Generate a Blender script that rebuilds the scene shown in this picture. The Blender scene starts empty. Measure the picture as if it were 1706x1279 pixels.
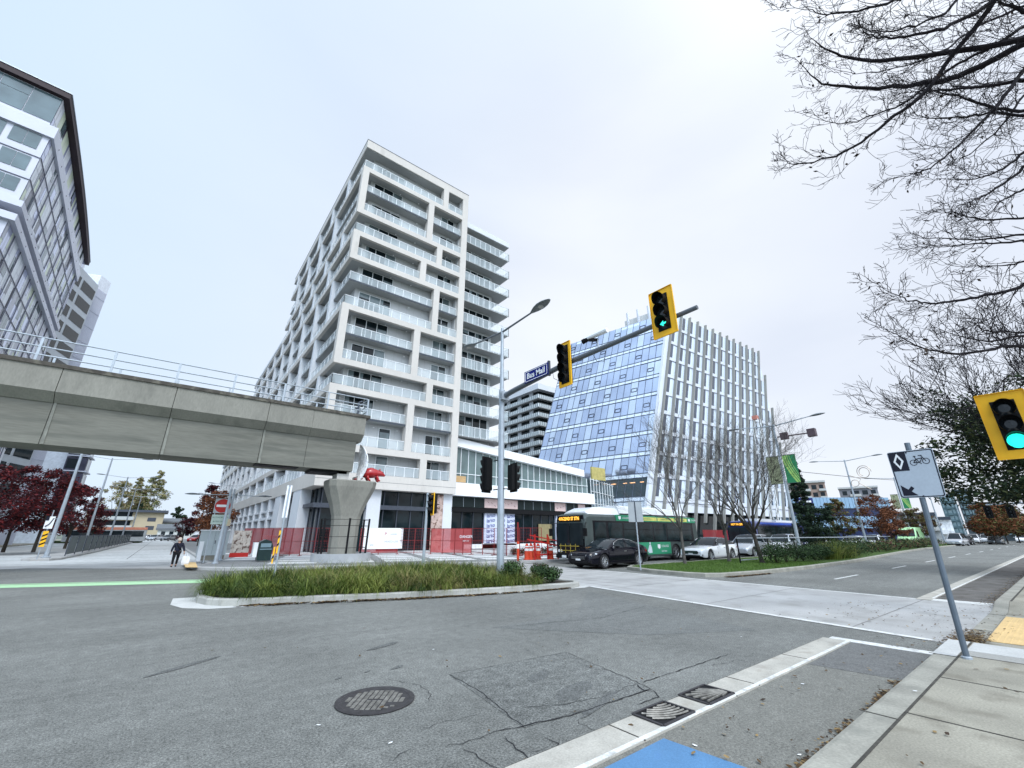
import bpy, bmesh, math, random
from mathutils import Vector, Matrix
R = math.radians
sin, cos, pi = math.sin, math.cos, math.pi
random.seed(7)
sc = bpy.context.scene
col = sc.collection
# ------------------------------------------------------------------ camera
EYE = 1.65; PITCH = math.atan(250.5/695); AZI = R(51.7)
cd = bpy.data.cameras.new('camera'); cam = bpy.data.objects.new('camera', cd); col.objects.link(cam)
cd.sensor_width = 36; cd.lens = 36*695/1706; cd.clip_start = .05; cd.clip_end = 6000
cam.location = (0, 0, EYE); cam.rotation_euler = (R(90)+PITCH, 0, AZI-R(90))
sc.camera = cam
# ------------------------------------------------------------------ view, world, sun
sc.view_settings.view_transform = 'Standard'; sc.view_settings.look = 'None'
sc.view_settings.exposure = 0.24; sc.view_settings.gamma = 1
SUN_EL, SUN_AZ = R(48), R(-108)          # direction towards the veiled sun (behind the camera, to the right)
sd = Vector((cos(SUN_EL)*cos(SUN_AZ), cos(SUN_EL)*sin(SUN_AZ), sin(SUN_EL)))
w = bpy.data.worlds.new("World"); sc.world = w; w.use_nodes = True
nt = w.node_tree; nt.nodes.clear()
N = lambda t, tree=nt: tree.nodes.new(t)
L = nt.links.new
out = N('ShaderNodeOutputWorld'); bg = N('ShaderNodeBackground'); L(bg.outputs[0], out.inputs[0])
sky = N('ShaderNodeTexSky'); sky.sky_type = 'NISHITA'; sky.sun_disc = False
sky.sun_elevation = SUN_EL; sky.sun_rotation = R(90)-SUN_AZ; sky.air_density = 1; sky.dust_density = 2
tc = N('ShaderNodeTexCoord')
mp = N('ShaderNodeMapping'); mp.inputs['Scale'].default_value = (1, 1, 2.6); mp.inputs['Rotation'].default_value = (0, 0, R(20)); L(tc.outputs['Generated'], mp.inputs[0])
ns = N('ShaderNodeTexNoise'); ns.inputs['Scale'].default_value = 1.1; ns.inputs['Detail'].default_value = 7; ns.inputs['Roughness'].default_value = .42; ns.inputs['Distortion'].default_value = .3
L(mp.outputs[0], ns.inputs[0])
cr = N('ShaderNodeValToRGB'); L(ns.outputs[0], cr.inputs[0])
cr.color_ramp.elements[0].position = .33; cr.color_ramp.elements[0].color = (.70, .755, .865, 1)
cr.color_ramp.elements[1].position = .66; cr.color_ramp.elements[1].color = (.89, .93, .985, 1)
# clouds thin out towards -X (left): bluer there
sx = N('ShaderNodeSeparateXYZ'); L(tc.outputs['Generated'], sx.inputs[0])
mr = N('ShaderNodeMapRange'); mr.inputs[1].default_value = -.45; mr.inputs[2].default_value = .55; L(sx.outputs[0], mr.inputs[0])
blue = N('ShaderNodeMixRGB'); blue.inputs[1].default_value = (.615, .775, .965, 1); L(mr.outputs[0], blue.inputs[0]); L(cr.outputs[0], blue.inputs[2])
# brighter, veiled glow around the hidden sun, behind the camera
nrm = N('ShaderNodeVectorMath'); nrm.operation = 'NORMALIZE'; L(tc.outputs['Generated'], nrm.inputs[0])
dt = N('ShaderNodeVectorMath'); dt.operation = 'DOT_PRODUCT'; dt.inputs[1].default_value = sd; L(nrm.outputs[0], dt.inputs[0])
mx = N('ShaderNodeMath'); mx.operation = 'MAXIMUM'; mx.inputs[1].default_value = 0; L(dt.outputs['Value'], mx.inputs[0])
pw = N('ShaderNodeMath'); pw.operation = 'POWER'; pw.inputs[1].default_value = 4.0; L(mx.outputs[0], pw.inputs[0])
ad = N('ShaderNodeMath'); ad.operation = 'MULTIPLY_ADD'; ad.inputs[1].default_value = 3.4; ad.inputs[2].default_value = 1.0; L(pw.outputs[0], ad.inputs[0])
gl = N('ShaderNodeVectorMath'); gl.operation = 'SCALE'; L(blue.outputs[0], gl.inputs[0]); L(ad.outputs[0], gl.inputs['Scale'])
sks = N('ShaderNodeVectorMath'); sks.operation = 'SCALE'; sks.inputs['Scale'].default_value = .10; L(sky.outputs[0], sks.inputs[0])
fin = N('ShaderNodeMixRGB'); fin.inputs[0].default_value = .90; L(sks.outputs[0], fin.inputs[1]); L(gl.outputs[0], fin.inputs[2])
L(fin.outputs[0], bg.inputs[0]); bg.inputs[1].default_value = 1.0
sl = bpy.data.lights.new('sun', 'SUN'); sl.energy = 1.25; sl.angle = R(18); sl.color = (1, .95, .88)
so = bpy.data.objects.new('sun', sl); col.objects.link(so)
so.rotation_euler = sd.to_track_quat('Z', 'Y').to_euler()
# ------------------------------------------------------------------ helpers
def ray(x, y):
    u = x-853; v = 639.5-y
    up = v*cos(PITCH)+695*sin(PITCH); fw = 695*cos(PITCH)-v*sin(PITCH)
    return Vector((fw*cos(AZI)+u*sin(AZI), fw*sin(AZI)-u*cos(AZI), up))
def onX(x, y, X): d = ray(x, y); return Vector((0, 0, EYE))+d*(X/d.x)
def onY(x, y, Y): d = ray(x, y); return Vector((0, 0, EYE))+d*(Y/d.y)
def onZ(x, y, Z): d = ray(x, y); return Vector((0, 0, EYE))+d*((Z-EYE)/d.z)
def at(x, y, D): d = ray(x, y); return Vector((0, 0, EYE))+d*(D/math.hypot(d.x, d.y))
MATS = {}
def pm(name, c, r=.6, m=0., n=(3, .12), bump=None, spec=.28, em=None, alpha=1, coat=0, n2=None, stretch=None, tint=None):
    """procedural material: base colour broken up by noise, optional second noise, optional bump"""
    if name in MATS: return MATS[name]
    ma = bpy.data.materials.new(name); ma.use_nodes = True; t = ma.node_tree; b = t.nodes['Principled BSDF']
    K = t.links.new
    b.inputs['Roughness'].default_value = r; b.inputs['Metallic'].default_value = m
    b.inputs['Specular IOR Level'].default_value = spec; b.inputs['Coat Weight'].default_value = coat
    if alpha < 1: b.inputs['Alpha'].default_value = alpha
    tc = t.nodes.new('ShaderNodeTexCoord'); src = tc.outputs['Object']
    if stretch:
        mp = t.nodes.new('ShaderNodeMapping'); mp.inputs['Scale'].default_value = stretch; K(src, mp.inputs[0]); src = mp.outputs[0]
    last = None
    def layer(scale, amt, prev, detail=5):
        nz = t.nodes.new('ShaderNodeTexNoise'); nz.inputs['Scale'].default_value = scale; nz.inputs['Detail'].default_value = detail; K(src, nz.inputs[0])
        mr = t.nodes.new('ShaderNodeMapRange'); mr.inputs[1].default_value = .28; mr.inputs[2].default_value = .72
        mr.inputs[3].default_value = 1-amt; mr.inputs[4].default_value = 1+amt; K(nz.outputs[0], mr.inputs[0])
        vm = t.nodes.new('ShaderNodeVectorMath'); vm.operation = 'SCALE'
        if prev is None: vm.inputs[0].default_value = c[:3]
        else: K(prev, vm.inputs[0])
        K(mr.outputs[0], vm.inputs['Scale']); return vm.outputs[0]
    last = layer(n[0], n[1], None)
    if n2: last = layer(n2[0], n2[1], last)
    if tint:   # second colour mixed in patches: (colour, scale, lo, hi)
        nz = t.nodes.new('ShaderNodeTexNoise'); nz.inputs['Scale'].default_value = tint[1]; nz.inputs['Detail'].default_value = 6; K(src, nz.inputs[0])
        mr = t.nodes.new('ShaderNodeMapRange'); mr.inputs[1].default_value = tint[2]; mr.inputs[2].default_value = tint[3]; K(nz.outputs[0], mr.inputs[0])
        mi = t.nodes.new('ShaderNodeMixRGB'); K(mr.outputs[0], mi.inputs[0]); K(last, mi.inputs[1]); mi.inputs[2].default_value = (*tint[0], 1); last = mi.outputs[0]
    K(last, b.inputs['Base Color'])
    if bump:
        nz = t.nodes.new('ShaderNodeTexNoise'); nz.inputs['Scale'].default_value = bump[0]; nz.inputs['Detail'].default_value = 4; K(src, nz.inputs[0])
        bp = t.nodes.new('ShaderNodeBump'); bp.inputs['Strength'].default_value = bump[1]; bp.inputs['Distance'].default_value = bump[2] if len(bump) > 2 else .01
        K(nz.outputs[0], bp.inputs['Height']); K(bp.outputs[0], b.inputs['Normal'])
    if em: b.inputs['Emission Color'].default_value = (*em[0], 1); b.inputs['Emission Strength'].default_value = em[1]
    MATS[name] = ma; return ma
def tag(o, label=None, cat=None, group=None, kind=None):
    if label: o['label'] = label
    if cat: o['category'] = cat
    if group: o['group'] = group
    if kind: o['kind'] = kind
    return o
def empty(name, loc, label=None, cat=None, group=None, rz=0):
    o = bpy.data.objects.new(name, None); col.objects.link(o); o.location = loc; o.rotation_euler = (0, 0, rz); o.empty_display_size = .3
    return tag(o, label, cat, group)
def kids(o): return [c for c in col.objects if c.parent == o]
def copy_tree(o, parent=None):
    ch = KID.get(o.name, None)
    c = o.copy(); col.objects.link(c)
    if parent: c.parent = parent; KID.setdefault(parent.name, []).append(c)
    for k in list(ch or []): copy_tree(k, c)
    return c
KID = {}
def copy_thing(o, loc, rz, label=None, group=None):
    c = copy_tree(o); c.location = loc; c.rotation_euler = (0, 0, rz)
    if label: c['label'] = label
    if group: c['group'] = group
    return c
class MB:
    def __init__(s): s.v = []; s.f = []; s.m = []
    def face(s, pts, m=0):
        i = len(s.v); s.v += [tuple(p) for p in pts]; s.f.append(tuple(range(i, i+len(pts)))); s.m.append(m)
    def raw(s, vs, fs, m=0):
        i = len(s.v); s.v += [tuple(p) for p in vs]
        for f in fs: s.f.append(tuple(k+i for k in f)); s.m.append(m)
    def box(s, x0, y0, z0, x1, y1, z1, m=0):
        if x0 > x1: x0, x1 = x1, x0
        if y0 > y1: y0, y1 = y1, y0
        if z0 > z1: z0, z1 = z1, z0
        s.raw([(x0,y0,z0),(x1,y0,z0),(x1,y1,z0),(x0,y1,z0),(x0,y0,z1),(x1,y0,z1),(x1,y1,z1),(x0,y1,z1)],
              [(0,3,2,1),(4,5,6,7),(0,1,5,4),(1,2,6,5),(2,3,7,6),(3,0,4,7)], m); return s
    def prism(s, pts, z0, z1, m=0, mt=None):
        """vertical prism over a CCW polygon"""
        n = len(pts); z0f = z0 if callable(z0) else (lambda p: z0); z1f = z1 if callable(z1) else (lambda p: z1)
        vs = [(p[0], p[1], z0f(p)) for p in pts]+[(p[0], p[1], z1f(p)) for p in pts]
        i = len(s.v); s.raw(vs, [(k, (k+1) % n, n+(k+1) % n, n+k) for k in range(n)]+[tuple(range(n-1, -1, -1))], m)
        s.f.append(tuple(range(i+n, i+2*n))); s.m.append(m if mt is None else mt); return s
    def ext(s, pts, vec, m=0):
        """solid: polygon in space pushed along vec"""
        n = len(pts); a = [Vector(p) for p in pts]; b = [p+Vector(vec) for p in a]
        s.raw(a+b, [tuple(range(n-1, -1, -1)), tuple(range(n, 2*n))]+[(k, (k+1) % n, n+(k+1) % n, n+k) for k in range(n)], m); return s
    def bar(s, p, q, w, h=None, m=0, up=(0, 0, 1)):
        p, q = Vector(p), Vector(q); h = h or w; d = (q-p).normalized(); u = Vector(up)
        if abs(d.dot(u)) > .98: u = Vector((1, 0, 0))
        a = d.cross(u).normalized()*w/2; b = a.cross(d).normalized()*h/2
        vs = [p-a-b, p+a-b, p+a+b, p-a+b, q-a-b, q+a-b, q+a+b, q-a+b]
        s.raw(vs, [(0,3,2,1),(4,5,6,7),(0,1,5,4),(1,2,6,5),(2,3,7,6),(3,0,4,7)], m); return s
    def tube(s, pts, rad, n=8, m=0, cap=True):
        pts = [Vector(p) for p in pts]; k = len(pts)
        if not hasattr(rad, '__len__'): rad = [rad]*k
        vs = []; ref = None
        for i, p in enumerate(pts):
            d = (pts[min(i+1, k-1)]-pts[max(i-1, 0)])
            if d.length < 1e-9: d = Vector((0, 0, 1))
            d.normalize()
            if ref is None: ref = Vector((0, 0, 1)) if abs(d.z) < .9 else Vector((1, 0, 0))
            a = d.cross(ref)
            if a.length < 1e-6: a = d.cross(Vector((0, 1, 0)))
            a.normalize(); b = a.cross(d); ref = b if False else ref
            for j in range(n):
                t = 2*pi*j/n; vs.append(p+(a*cos(t)+b*sin(t))*rad[i])
        fs = [(i*n+j, i*n+(j+1) % n, (i+1)*n+(j+1) % n, (i+1)*n+j) for i in range(k-1) for j in range(n)]
        if cap: fs += [tuple(range(n-1, -1, -1)), tuple(range((k-1)*n, k*n))]
        s.raw(vs, fs, m); return s
    def lathe(s, prof, c=(0, 0, 0), n=20, m=0, ax='z', caps=True):
        vs = []
        for r, h in prof:
            for j in range(n):
                t = 2*pi*j/n; a, b = r*cos(t), r*sin(t)
                q = {'z': (a, b, h), 'x': (h, a, b), 'y': (b, h, a)}[ax]
                vs.append((c[0]+q[0], c[1]+q[1], c[2]+q[2]))
        k = len(prof)
        fs = [(i*n+j, i*n+(j+1) % n, (i+1)*n+(j+1) % n, (i+1)*n+j) for i in range(k-1) for j in range(n)]
        if caps: fs += [tuple(range(n-1, -1, -1)), tuple(range((k-1)*n, k*n))]
        s.raw(vs, fs, m); return s
    def loft(s, rings, m=0, caps=True, closed=True):
        n = len(rings[0]); k = len(rings); vs = [p for r in rings for p in r]
        J = range(n) if closed else range(n-1)
        fs = [(i*n+j, i*n+(j+1) % n, (i+1)*n+(j+1) % n, (i+1)*n+j) for i in range(k-1) for j in J]
        if caps: fs += [tuple(range(n-1, -1, -1)), tuple(range((k-1)*n, k*n))]
        s.raw(vs, fs, m); return s
    def build(s, name, mats, parent=None, org=(0, 0, 0), smooth=False, recalc=False):
        me = bpy.data.meshes.new(name); ox, oy, oz = org
        me.from_pydata([(x-ox, y-oy, z-oz) for x, y, z in s.v], [], s.f)
        mats = mats if isinstance(mats, (list, tuple)) else [mats]
        for q in mats: me.materials.append(q)
        if len(mats) > 1: me.polygons.foreach_set('material_index', s.m)
        if smooth: me.polygons.foreach_set('use_smooth', [True]*len(s.f))
        if recalc:
            b = bmesh.new(); b.from_mesh(me); bmesh.ops.remove_doubles(b, verts=b.verts, dist=1e-5)
            bmesh.ops.recalc_face_normals(b, faces=b.faces); b.to_mesh(me); b.free()
        me.update()
        o = bpy.data.objects.new(name, me); col.objects.link(o)
        if parent: o.parent = parent; KID.setdefault(parent.name, []).append(o)
        else: o.location = org
        return o
def autosmooth(o, ang=40):
    me = o.data; me.polygons.foreach_set('use_smooth', [True]*len(me.polygons)); me.set_sharp_from_angle(angle=R(ang))
def text(body, size, M, mat, parent, name='lettering', ext=.002, align='CENTER', bold=0, sx=1):
    """lettering as a thin mesh; M places text local XY plane"""
    cu = bpy.data.curves.new(name, 'FONT'); cu.body = body; cu.size = size; cu.extrude = ext; cu.align_x = align; cu.align_y = 'CENTER'; cu.offset = bold; cu.resolution_u = 3
    to = bpy.data.objects.new('t', cu); me = bpy.data.meshes.new_from_object(to); bpy.data.objects.remove(to); bpy.data.curves.remove(cu)
    me.transform(M @ Matrix.Diagonal((sx, 1, 1, 1))); me.materials.clear(); me.materials.append(mat); me.name = name
    o = bpy.data.objects.new(name, me); col.objects.link(o)
    if parent: o.parent = parent; KID.setdefault(parent.name, []).append(o)
    return o
def frame(o, x, y):
    """matrix: text x axis -> x, text y axis -> y, at origin o"""
    x = Vector(x).normalized(); y = Vector(y).normalized(); z = x.cross(y)
    return Matrix(((x.x, y.x, z.x, o[0]), (x.y, y.y, z.y, o[1]), (x.z, y.z, z.z, o[2]), (0, 0, 0, 1)))
STR = lambda o: tag(o, kind='structure')
# ------------------------------------------------------------------ materials
def asphalt(name, c, mac=.10, strk=.10, mid=.12, fine=.42, speck=.35):
    """road asphalt: broad patches, tyre-polished streaks along X, coarse aggregate and pale stone chips"""
    ma = bpy.data.materials.new(name); ma.use_nodes = True; t = ma.node_tree; b = t.nodes['Principled BSDF']; K = t.links.new
    b.inputs['Roughness'].default_value = .85; b.inputs['Specular IOR Level'].default_value = .3
    tc = t.nodes.new('ShaderNodeTexCoord'); src = tc.outputs['Object']; last = None
    for sc_, amt, st, det in [((1, 1, 1), mac, .4, 4), ((.12, 1.6, 1), strk, 1.0, 3), ((1, 1, 1), mid, 7, 5), ((1, 1, 1), fine, 48, 3), ((1, 1, 1), fine*.9, 115, 2)]:
        mp = t.nodes.new('ShaderNodeMapping'); mp.inputs['Scale'].default_value = sc_; K(src, mp.inputs[0])
        nz = t.nodes.new('ShaderNodeTexNoise'); nz.inputs['Scale'].default_value = st; nz.inputs['Detail'].default_value = det; K(mp.outputs[0], nz.inputs[0])
        mr = t.nodes.new('ShaderNodeMapRange'); mr.inputs[1].default_value = .30; mr.inputs[2].default_value = .70; mr.inputs[3].default_value = 1-amt; mr.inputs[4].default_value = 1+amt; K(nz.outputs[0], mr.inputs[0])
        vm = t.nodes.new('ShaderNodeVectorMath'); vm.operation = 'SCALE'
        if last is None: vm.inputs[0].default_value = c
        else: K(last, vm.inputs[0])
        K(mr.outputs[0], vm.inputs['Scale']); last = vm.outputs[0]
    vo = t.nodes.new('ShaderNodeTexVoronoi'); vo.inputs['Scale'].default_value = 34; K(src, vo.inputs[0])
    m2 = t.nodes.new('ShaderNodeMapRange'); m2.inputs[1].default_value = .10; m2.inputs[2].default_value = .22; m2.inputs[3].default_value = speck; m2.inputs[4].default_value = 0; K(vo.outputs['Distance'], m2.inputs[0])
    mi = t.nodes.new('ShaderNodeMixRGB'); K(m2.outputs[0], mi.inputs[0]); K(last, mi.inputs[1]); mi.inputs[2].default_value = (c[0]*2.1, c[1]*2.05, c[2]*1.95, 1)
    K(mi.outputs[0], b.inputs['Base Color'])
    nz = t.nodes.new('ShaderNodeTexNoise'); nz.inputs['Scale'].default_value = 85; nz.inputs['Detail'].default_value = 3; K(src, nz.inputs[0])
    bp = t.nodes.new('ShaderNodeBump'); bp.inputs['Strength'].default_value = .8; bp.inputs['Distance'].default_value = .012; K(nz.outputs[0], bp.inputs['Height']); K(bp.outputs[0], b.inputs['Normal'])
    MATS[name] = ma; return ma
ASPH = asphalt('asphalt', (.160, .162, .150), .17, .08, .16, .48)
ASPH2 = asphalt('asphalt_dark', (.125, .13, .128))
ASPH3 = asphalt('asphalt_bike_lane', (.178, .175, .155), .08, .05, .10, .26, .15)
CONC = pm('concrete_pale', (.37, .365, .355), .8, n=(.6, .14), n2=(45, .14), bump=(60, .3, .004), tint=((.27, .265, .25), 1.3, .50, .75))
CONCR = pm('concrete_road', (.42, .43, .425), .8, n=(.25, .16), n2=(4, .10), stretch=(1, .25, 1))
CONCW = pm('concrete_walk', (.29, .272, .222), .85, n=(1.0, .24), n2=(60, .22), bump=(80, .45, .005), tint=((.150, .135, .105), 2.4, .50, .74))
CONCK = pm('concrete_kerb', (.28, .27, .232), .85, n=(2.2, .2), n2=(50, .16), bump=(70, .3, .005), tint=((.19, .19, .165), 3, .55, .8))
CONCG = pm('concrete_gutter', (.40, .38, .335), .85, n=(3, .2), n2=(60, .16), bump=(90, .3, .004), tint=((.27, .24, .20), 3.3, .55, .8))
WHITEP = pm('road_paint_white', (.62, .62, .60), .6, n=(6, .1), n2=(40, .16), tint=((.30, .30, .28), 9, .54, .75))
GREENP = pm('road_paint_green', (.36, .58, .33), .6, n=(6, .1), n2=(40, .12))
BLUEP = pm('road_paint_blue', (.085, .20, .36), .6, n=(2, .10), n2=(90, .16), tint=((.09, .2, .42), 5, .62, .85), bump=(180, .4, .004))
STEEL = pm('galvanised_steel', (.36, .40, .44), .45, .35, n=(6, .10))
DSTEEL = pm('dark_grey_steel', (.07, .08, .10), .4, .4, n=(6, .12))
BLACK = pm('black_plastic', (.005, .005, .006), .6, n=(9, .1), spec=.2)
IRON = pm('cast_iron', (.060, .056, .058), .55, .5, n=(14, .25), bump=(70, .3, .003))
YEL = pm('signal_yellow', (.86, .46, .018), .42, n=(4, .06))
WHT = pm('white_paint', (.78, .79, .80), .5, n=(2, .05))
RUB = pm('tyre_rubber', (.018, .018, .019), .75, n=(20, .15))
CHR = pm('chrome', (.72, .73, .75), .16, 1, n=(5, .03))
GLS = pm('dark_glass', (.012, .018, .022), .04, 0, n=(2, .2), spec=.32)
REDP = pm('red_paint', (.42, .022, .018), .5, n=(5, .1))
# ================================================================== GROUND
def sheet(name, pts, z, mat, label=None):
    b = MB(); b.face([(x, y, z) for x, y in pts]); o = b.build(name, mat); return STR(o)
FARG = pm('distant_ground', (.12, .14, .11), .9, n=(.02, .3))
sheet('ground', [(-1500, -1500), (2500, -1500), (2500, 2500), (-1500, 2500)], -.09, FARG)
# main asphalt sheet
sheet('road', [(-90, -24), (900, -24), (900, 34), (-90, 34)], 0, ASPH)
# bus mall road of pale concrete running away to the north
b = MB()
b.face([(-16.5, 34, .004), (2.35, 34, .004), (2.35, 200, .004), (-16.5, 200, .004)])
STR(b.build('bus_mall_road', CONCR))
b = MB()
for y in (38.4, 44, 50, 57, 66, 78, 92, 110): b.box(-16.4, y, .006, 2.3, y+.05, .0085)
for x in (-1.6,): b.box(x, 42, .006, x+.05, 190, .0085)
STR(b.build('road_joint', pm('joint_dark', (.12, .12, .115), .9)))
# light concrete band where people cross the bus mall
sheet('crosswalk_concrete', [(-30, 33.9), (-5, 33.7), (.6, 29.0), (1.9, 28.2), (2.3, 33.9), (2.35, 36.6), (-30, 38)], .009, CONC)
# the concrete crossing over the main road
XW = [(10.25, 1.62), (11.6, 10.45), (11.75, 20.5), (12.6, 22.2), (16.45, 21.3), (17.4, 20.9), (17.1, 14.8), (16.85, 9.2), (16.4, 1.62)]
sheet('crosswalk', XW[::-1], .005, CONC)
b = MB()
def flat(b, pts, z, m=0): b.face([(x, y, z) for x, y in pts], m)
def strip(b, p, q, wd, z, m=0):
    p, q = Vector((p[0], p[1])), Vector((q[0], q[1])); d = (q-p).normalized(); nn = Vector((-d.y, d.x))*wd/2
    flat(b, [p-nn, q-nn, q+nn, p+nn], z, m)
strip(b, (10.35, 1.9), (11.66, 10.5), .16, .009); strip(b, (16.35, 1.75), (16.8, 9.1), .16, .009)
strip(b, (16.8, 9.15), (17.05, 14.4), .14, .009)
strip(b, (11.70, 12), (11.85, 20.4), .12, .009)
STR(b.build('crosswalk_marking', WHITEP))
b = MB()
for k in range(1, 8):                       # joints between the slabs
    x = 11.2+k*.72
    strip(b, (x-.35, 9.5), (x+.25, 20.9), .03, .0085)
for y in [9.6+1.35*k for k in range(9)]: strip(b, (11.7, y+.15), (17.0, y-.1), .03, .0085)
for y in (3.05, 6.2): strip(b, (10.6, y), (16.5, y-.1), .03, .0085)
STR(b.build('crosswalk_joint', pm('joint_grey', (.23, .225, .215), .9)))
# lane markings on the main road
b = MB()
for x in [21.0, 29.9, 38.2, 46.5, 55, 64, 73, 82, 92, 104, 118, 134, 152]: strip(b, (x, 6.25), (x+3.0, 6.25), .11, .005)
STR(b.build('lane_marking', WHITEP))
# green bike-lane lines at the corner
b = MB()
strip(b, (-22, 30.2), (5.4, 18.9), 1.0, .006); strip(b, (-22, 31.0), (5.4, 19.7), .22, .0065)
STR(b.build('bike_lane_marking', GREENP))
# asphalt patches and seams
def blob(cx, cy, rx, ry, n=18, rng=random, rot=0, j=.18):
    out = []
    for i in range(n):
        a = 2*pi*i/n; r = 1+rng.uniform(-j, j); x, y = rx*r*cos(a), ry*r*sin(a)
        out.append((cx+x*cos(rot)-y*sin(rot), cy+x*sin(rot)+y*cos(rot)))
    return out
b = MB()
flat(b, [(2.9, 4.4), (3.0, 5.35), (5.1, 5.05), (5.0, 4.25)], .004) if False else None
P1 = [onZ(x, y, 0) for x, y in [(748, 1124), (942, 1087), (1084, 1148), (873, 1213)]]
flat(b, [(p.x, p.y) for p in P1], .0035)
STR(b.build('road_patch', ASPH2 if False else asphalt('asphalt_patch', (.140, .143, .134), .18, .06, .24, .55, .35)))
b = MB()
rr = random.Random(3)
P2 = [onZ(x, y, 0) for x, y in [(980, 985), (1260, 1050), (1080, 1058), (820, 1046), (960, 1020)]]
flat(b, [(p.x, p.y) for p in P2], .003)
P2b = [onZ(x, y, 0) for x, y in [(1000, 962+20), (1420, 1050), (1400, 1062), (1290, 1110), (1180, 1060)]]
STR(b.build('road_patch', asphalt('asphalt_seam', (.146, .150, .142))))
def wiggle(pts, rng, j=.012, step=.07):
    o = []
    for a, c in zip(pts, pts[1:]):
        a, c = Vector(a), Vector(c); n = max(1, int((c-a).length/step)); d = (c-a).normalized(); nn = Vector((-d.y, d.x))
        for i in range(n): o.append(a+(c-a)*i/n+nn*rng.uniform(-j, j))
    o.append(Vector(pts[-1])); return o
def crack(b, px, w0=.006, w1=.016, z=.0065, j=.012):
    P = wiggle([tuple(onZ(x, y, 0).xy) for x, y in px], rr, j)
    W = [rr.uniform(w0, w1) for _ in P]; W[0] = W[-1] = .001
    for i in range(len(P)-1):
        d = (P[i+1]-P[i]).normalized(); nn = Vector((-d.y, d.x))
        flat(b, [P[i]-nn*W[i]/2, P[i+1]-nn*W[i+1]/2, P[i+1]+nn*W[i+1]/2, P[i]+nn*W[i]/2], z)
b = MB()
crack(b, [(748, 1124), (942, 1087)], .004, .010); crack(b, [(942, 1087), (1060, 1136), (1088, 1150)], .006, .012)
crack(b, [(748, 1124), (800, 1152), (873, 1213)], .006, .013)
crack(b, [(830, 1219), (873, 1210), (960, 1190), (1084, 1148)], .008, .02); crack(b, [(1070, 1137), (1130, 1118), (1215, 1090)], .006, .022)
crack(b, [(873, 1180), (940, 1174), (1010, 1160), (1060, 1140)], .003, .010, j=.03)
crack(b, [(735, 1246), (800, 1232), (850, 1212)], .004, .010, j=.03)
crack(b, [(770, 1248), (810, 1268), (840, 1290)], .005, .012, j=.03); crack(b, [(838, 1228), (870, 1255), (885, 1272)], .005, .014, j=.02)
crack(b, [(655, 1270), (668, 1258), (690, 1245)], .004, .010, j=.02)
crack(b, [(500, 1066), (570, 1056), (680, 1044)], .003, .008, j=.02)
crack(b, [(785, 1175), (813, 1169)], .003, .007); crack(b, [(640, 1131), (700, 1142), (718, 1158), (715, 1170)], .003, .007, j=.02)
crack(b, [(1085, 1150), (1098, 1162), (1060, 1175)], .006, .016, j=.02); crack(b, [(1060, 1140), (1072, 1150), (1090, 1152)], .01, .03, j=.02)
crack(b, [(905, 1228), (935, 1240), (925, 1260)], .004, .012, j=.03); crack(b, [(960, 1200), (985, 1215), (1010, 1216)], .003, .009, j=.03); crack(b, [(1180, 1110), (1230, 1100), (1262, 1105)], .003, .008, j=.03); crack(b, [(700, 1215), (760, 1200), (800, 1190)], .002, .006, j=.03)
crack(b, [(1260, 1050), (1080, 1006), (1000, 985)], .003, .008, j=.01)
crack(b, [(820, 1046), (1000, 1030), (1075, 1010)], .004, .012, j=.02)
crack(b, [(0, 1062), (200, 1040), (330, 1040)], .002, .006, j=.02)
crack(b, [(1040, 1200), (1000, 1225), (930, 1250), (880, 1255)], .003, .010, j=.03)
STR(b.build('road_crack', pm('crack_black', (.022, .022, .024), .95)))
b = MB()                                    # oil and rubber stains
for px, py, rx, ry, ro in [(565, 1130, .05, .03, .4), (612, 1119, .05, .02, .5), (662, 1112, .11, .035, .45), (880, 1084, .02, .02, 0), (900, 1126, .25, .1, .5), (960, 1150, .35, .14, .4), (640, 1076, .3, .06, .4), (1000, 1172, .4, .06, .3), (300, 1112, .5, .06, .6), (900, 1262, .1, .05, .3)]:
    c = onZ(px, py, 0); flat(b, blob(c.x, c.y, rx, ry, 16, rr, ro, .25), .0055)
STR(b.build('road_stain', asphalt('stain_dark', (.112, .115, .11))))
# ---------------------------------------------------------------- near kerb, sidewalk, ramp
def kerbline(b, pts, h=.15, wd=.16, inner=None):
    pass
b = MB()
# walk: flat part before the ramp, ramp dip, flat part beyond
def walk_z(x):
    if x <= 9.75: return .15
    if x <= 10.6: return .15-.135*(x-9.75)/.85
    if x <= 15.2: return .015
    if x <= 16.1: return .015+.135*(x-15.2)/.9
    return .15
xs = [-30, 0, 2, 4, 6, 8, 9.75, 10.1, 10.6, 12, 13.6, 15.2, 15.65, 16.1, 20, 30, 50, 100, 300]
for i in range(len(xs)-1):
    a, c = xs[i], xs[i+1]
    for (y0, y1, f0, f1) in [(1.36, .2, 0, 0), (.2, -1.0, 0, 1), (-1.0, -12, 1, 1)]:
        z = lambda x, f: walk_z(x)*(1-f)+.15*f
        b.face([(a, y0, z(a, f0)), (c, y0, z(c, f0)), (c, y1, z(c, f1)), (a, y1, z(a, f1))][::-1])
STR(b.build('sidewalk', CONCW))
b = MB()
for x in (-1.2, .5, 2.2, 3.86, 5.55, 7.15, 8.62, 18, 20, 22, 24, 26, 28, 30, 33, 36, 39, 42):
    b.box(x, -12, .151, x+.018, 1.36, .1535)
b.box(-30, 1.343, .151, 9.7, 1.365, .1536); b.box(16.2, 1.33, .151, 200, 1.365, .1536)
b.box(-30, -.62, .151, 9.6, -.60, .1535)
STR(b.build('sidewalk_joint', pm('joint_walk', (.060, .056, .048), .95, n=(12, .4))))
b = MB()                                    # kerb with a rounded nose
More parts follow.
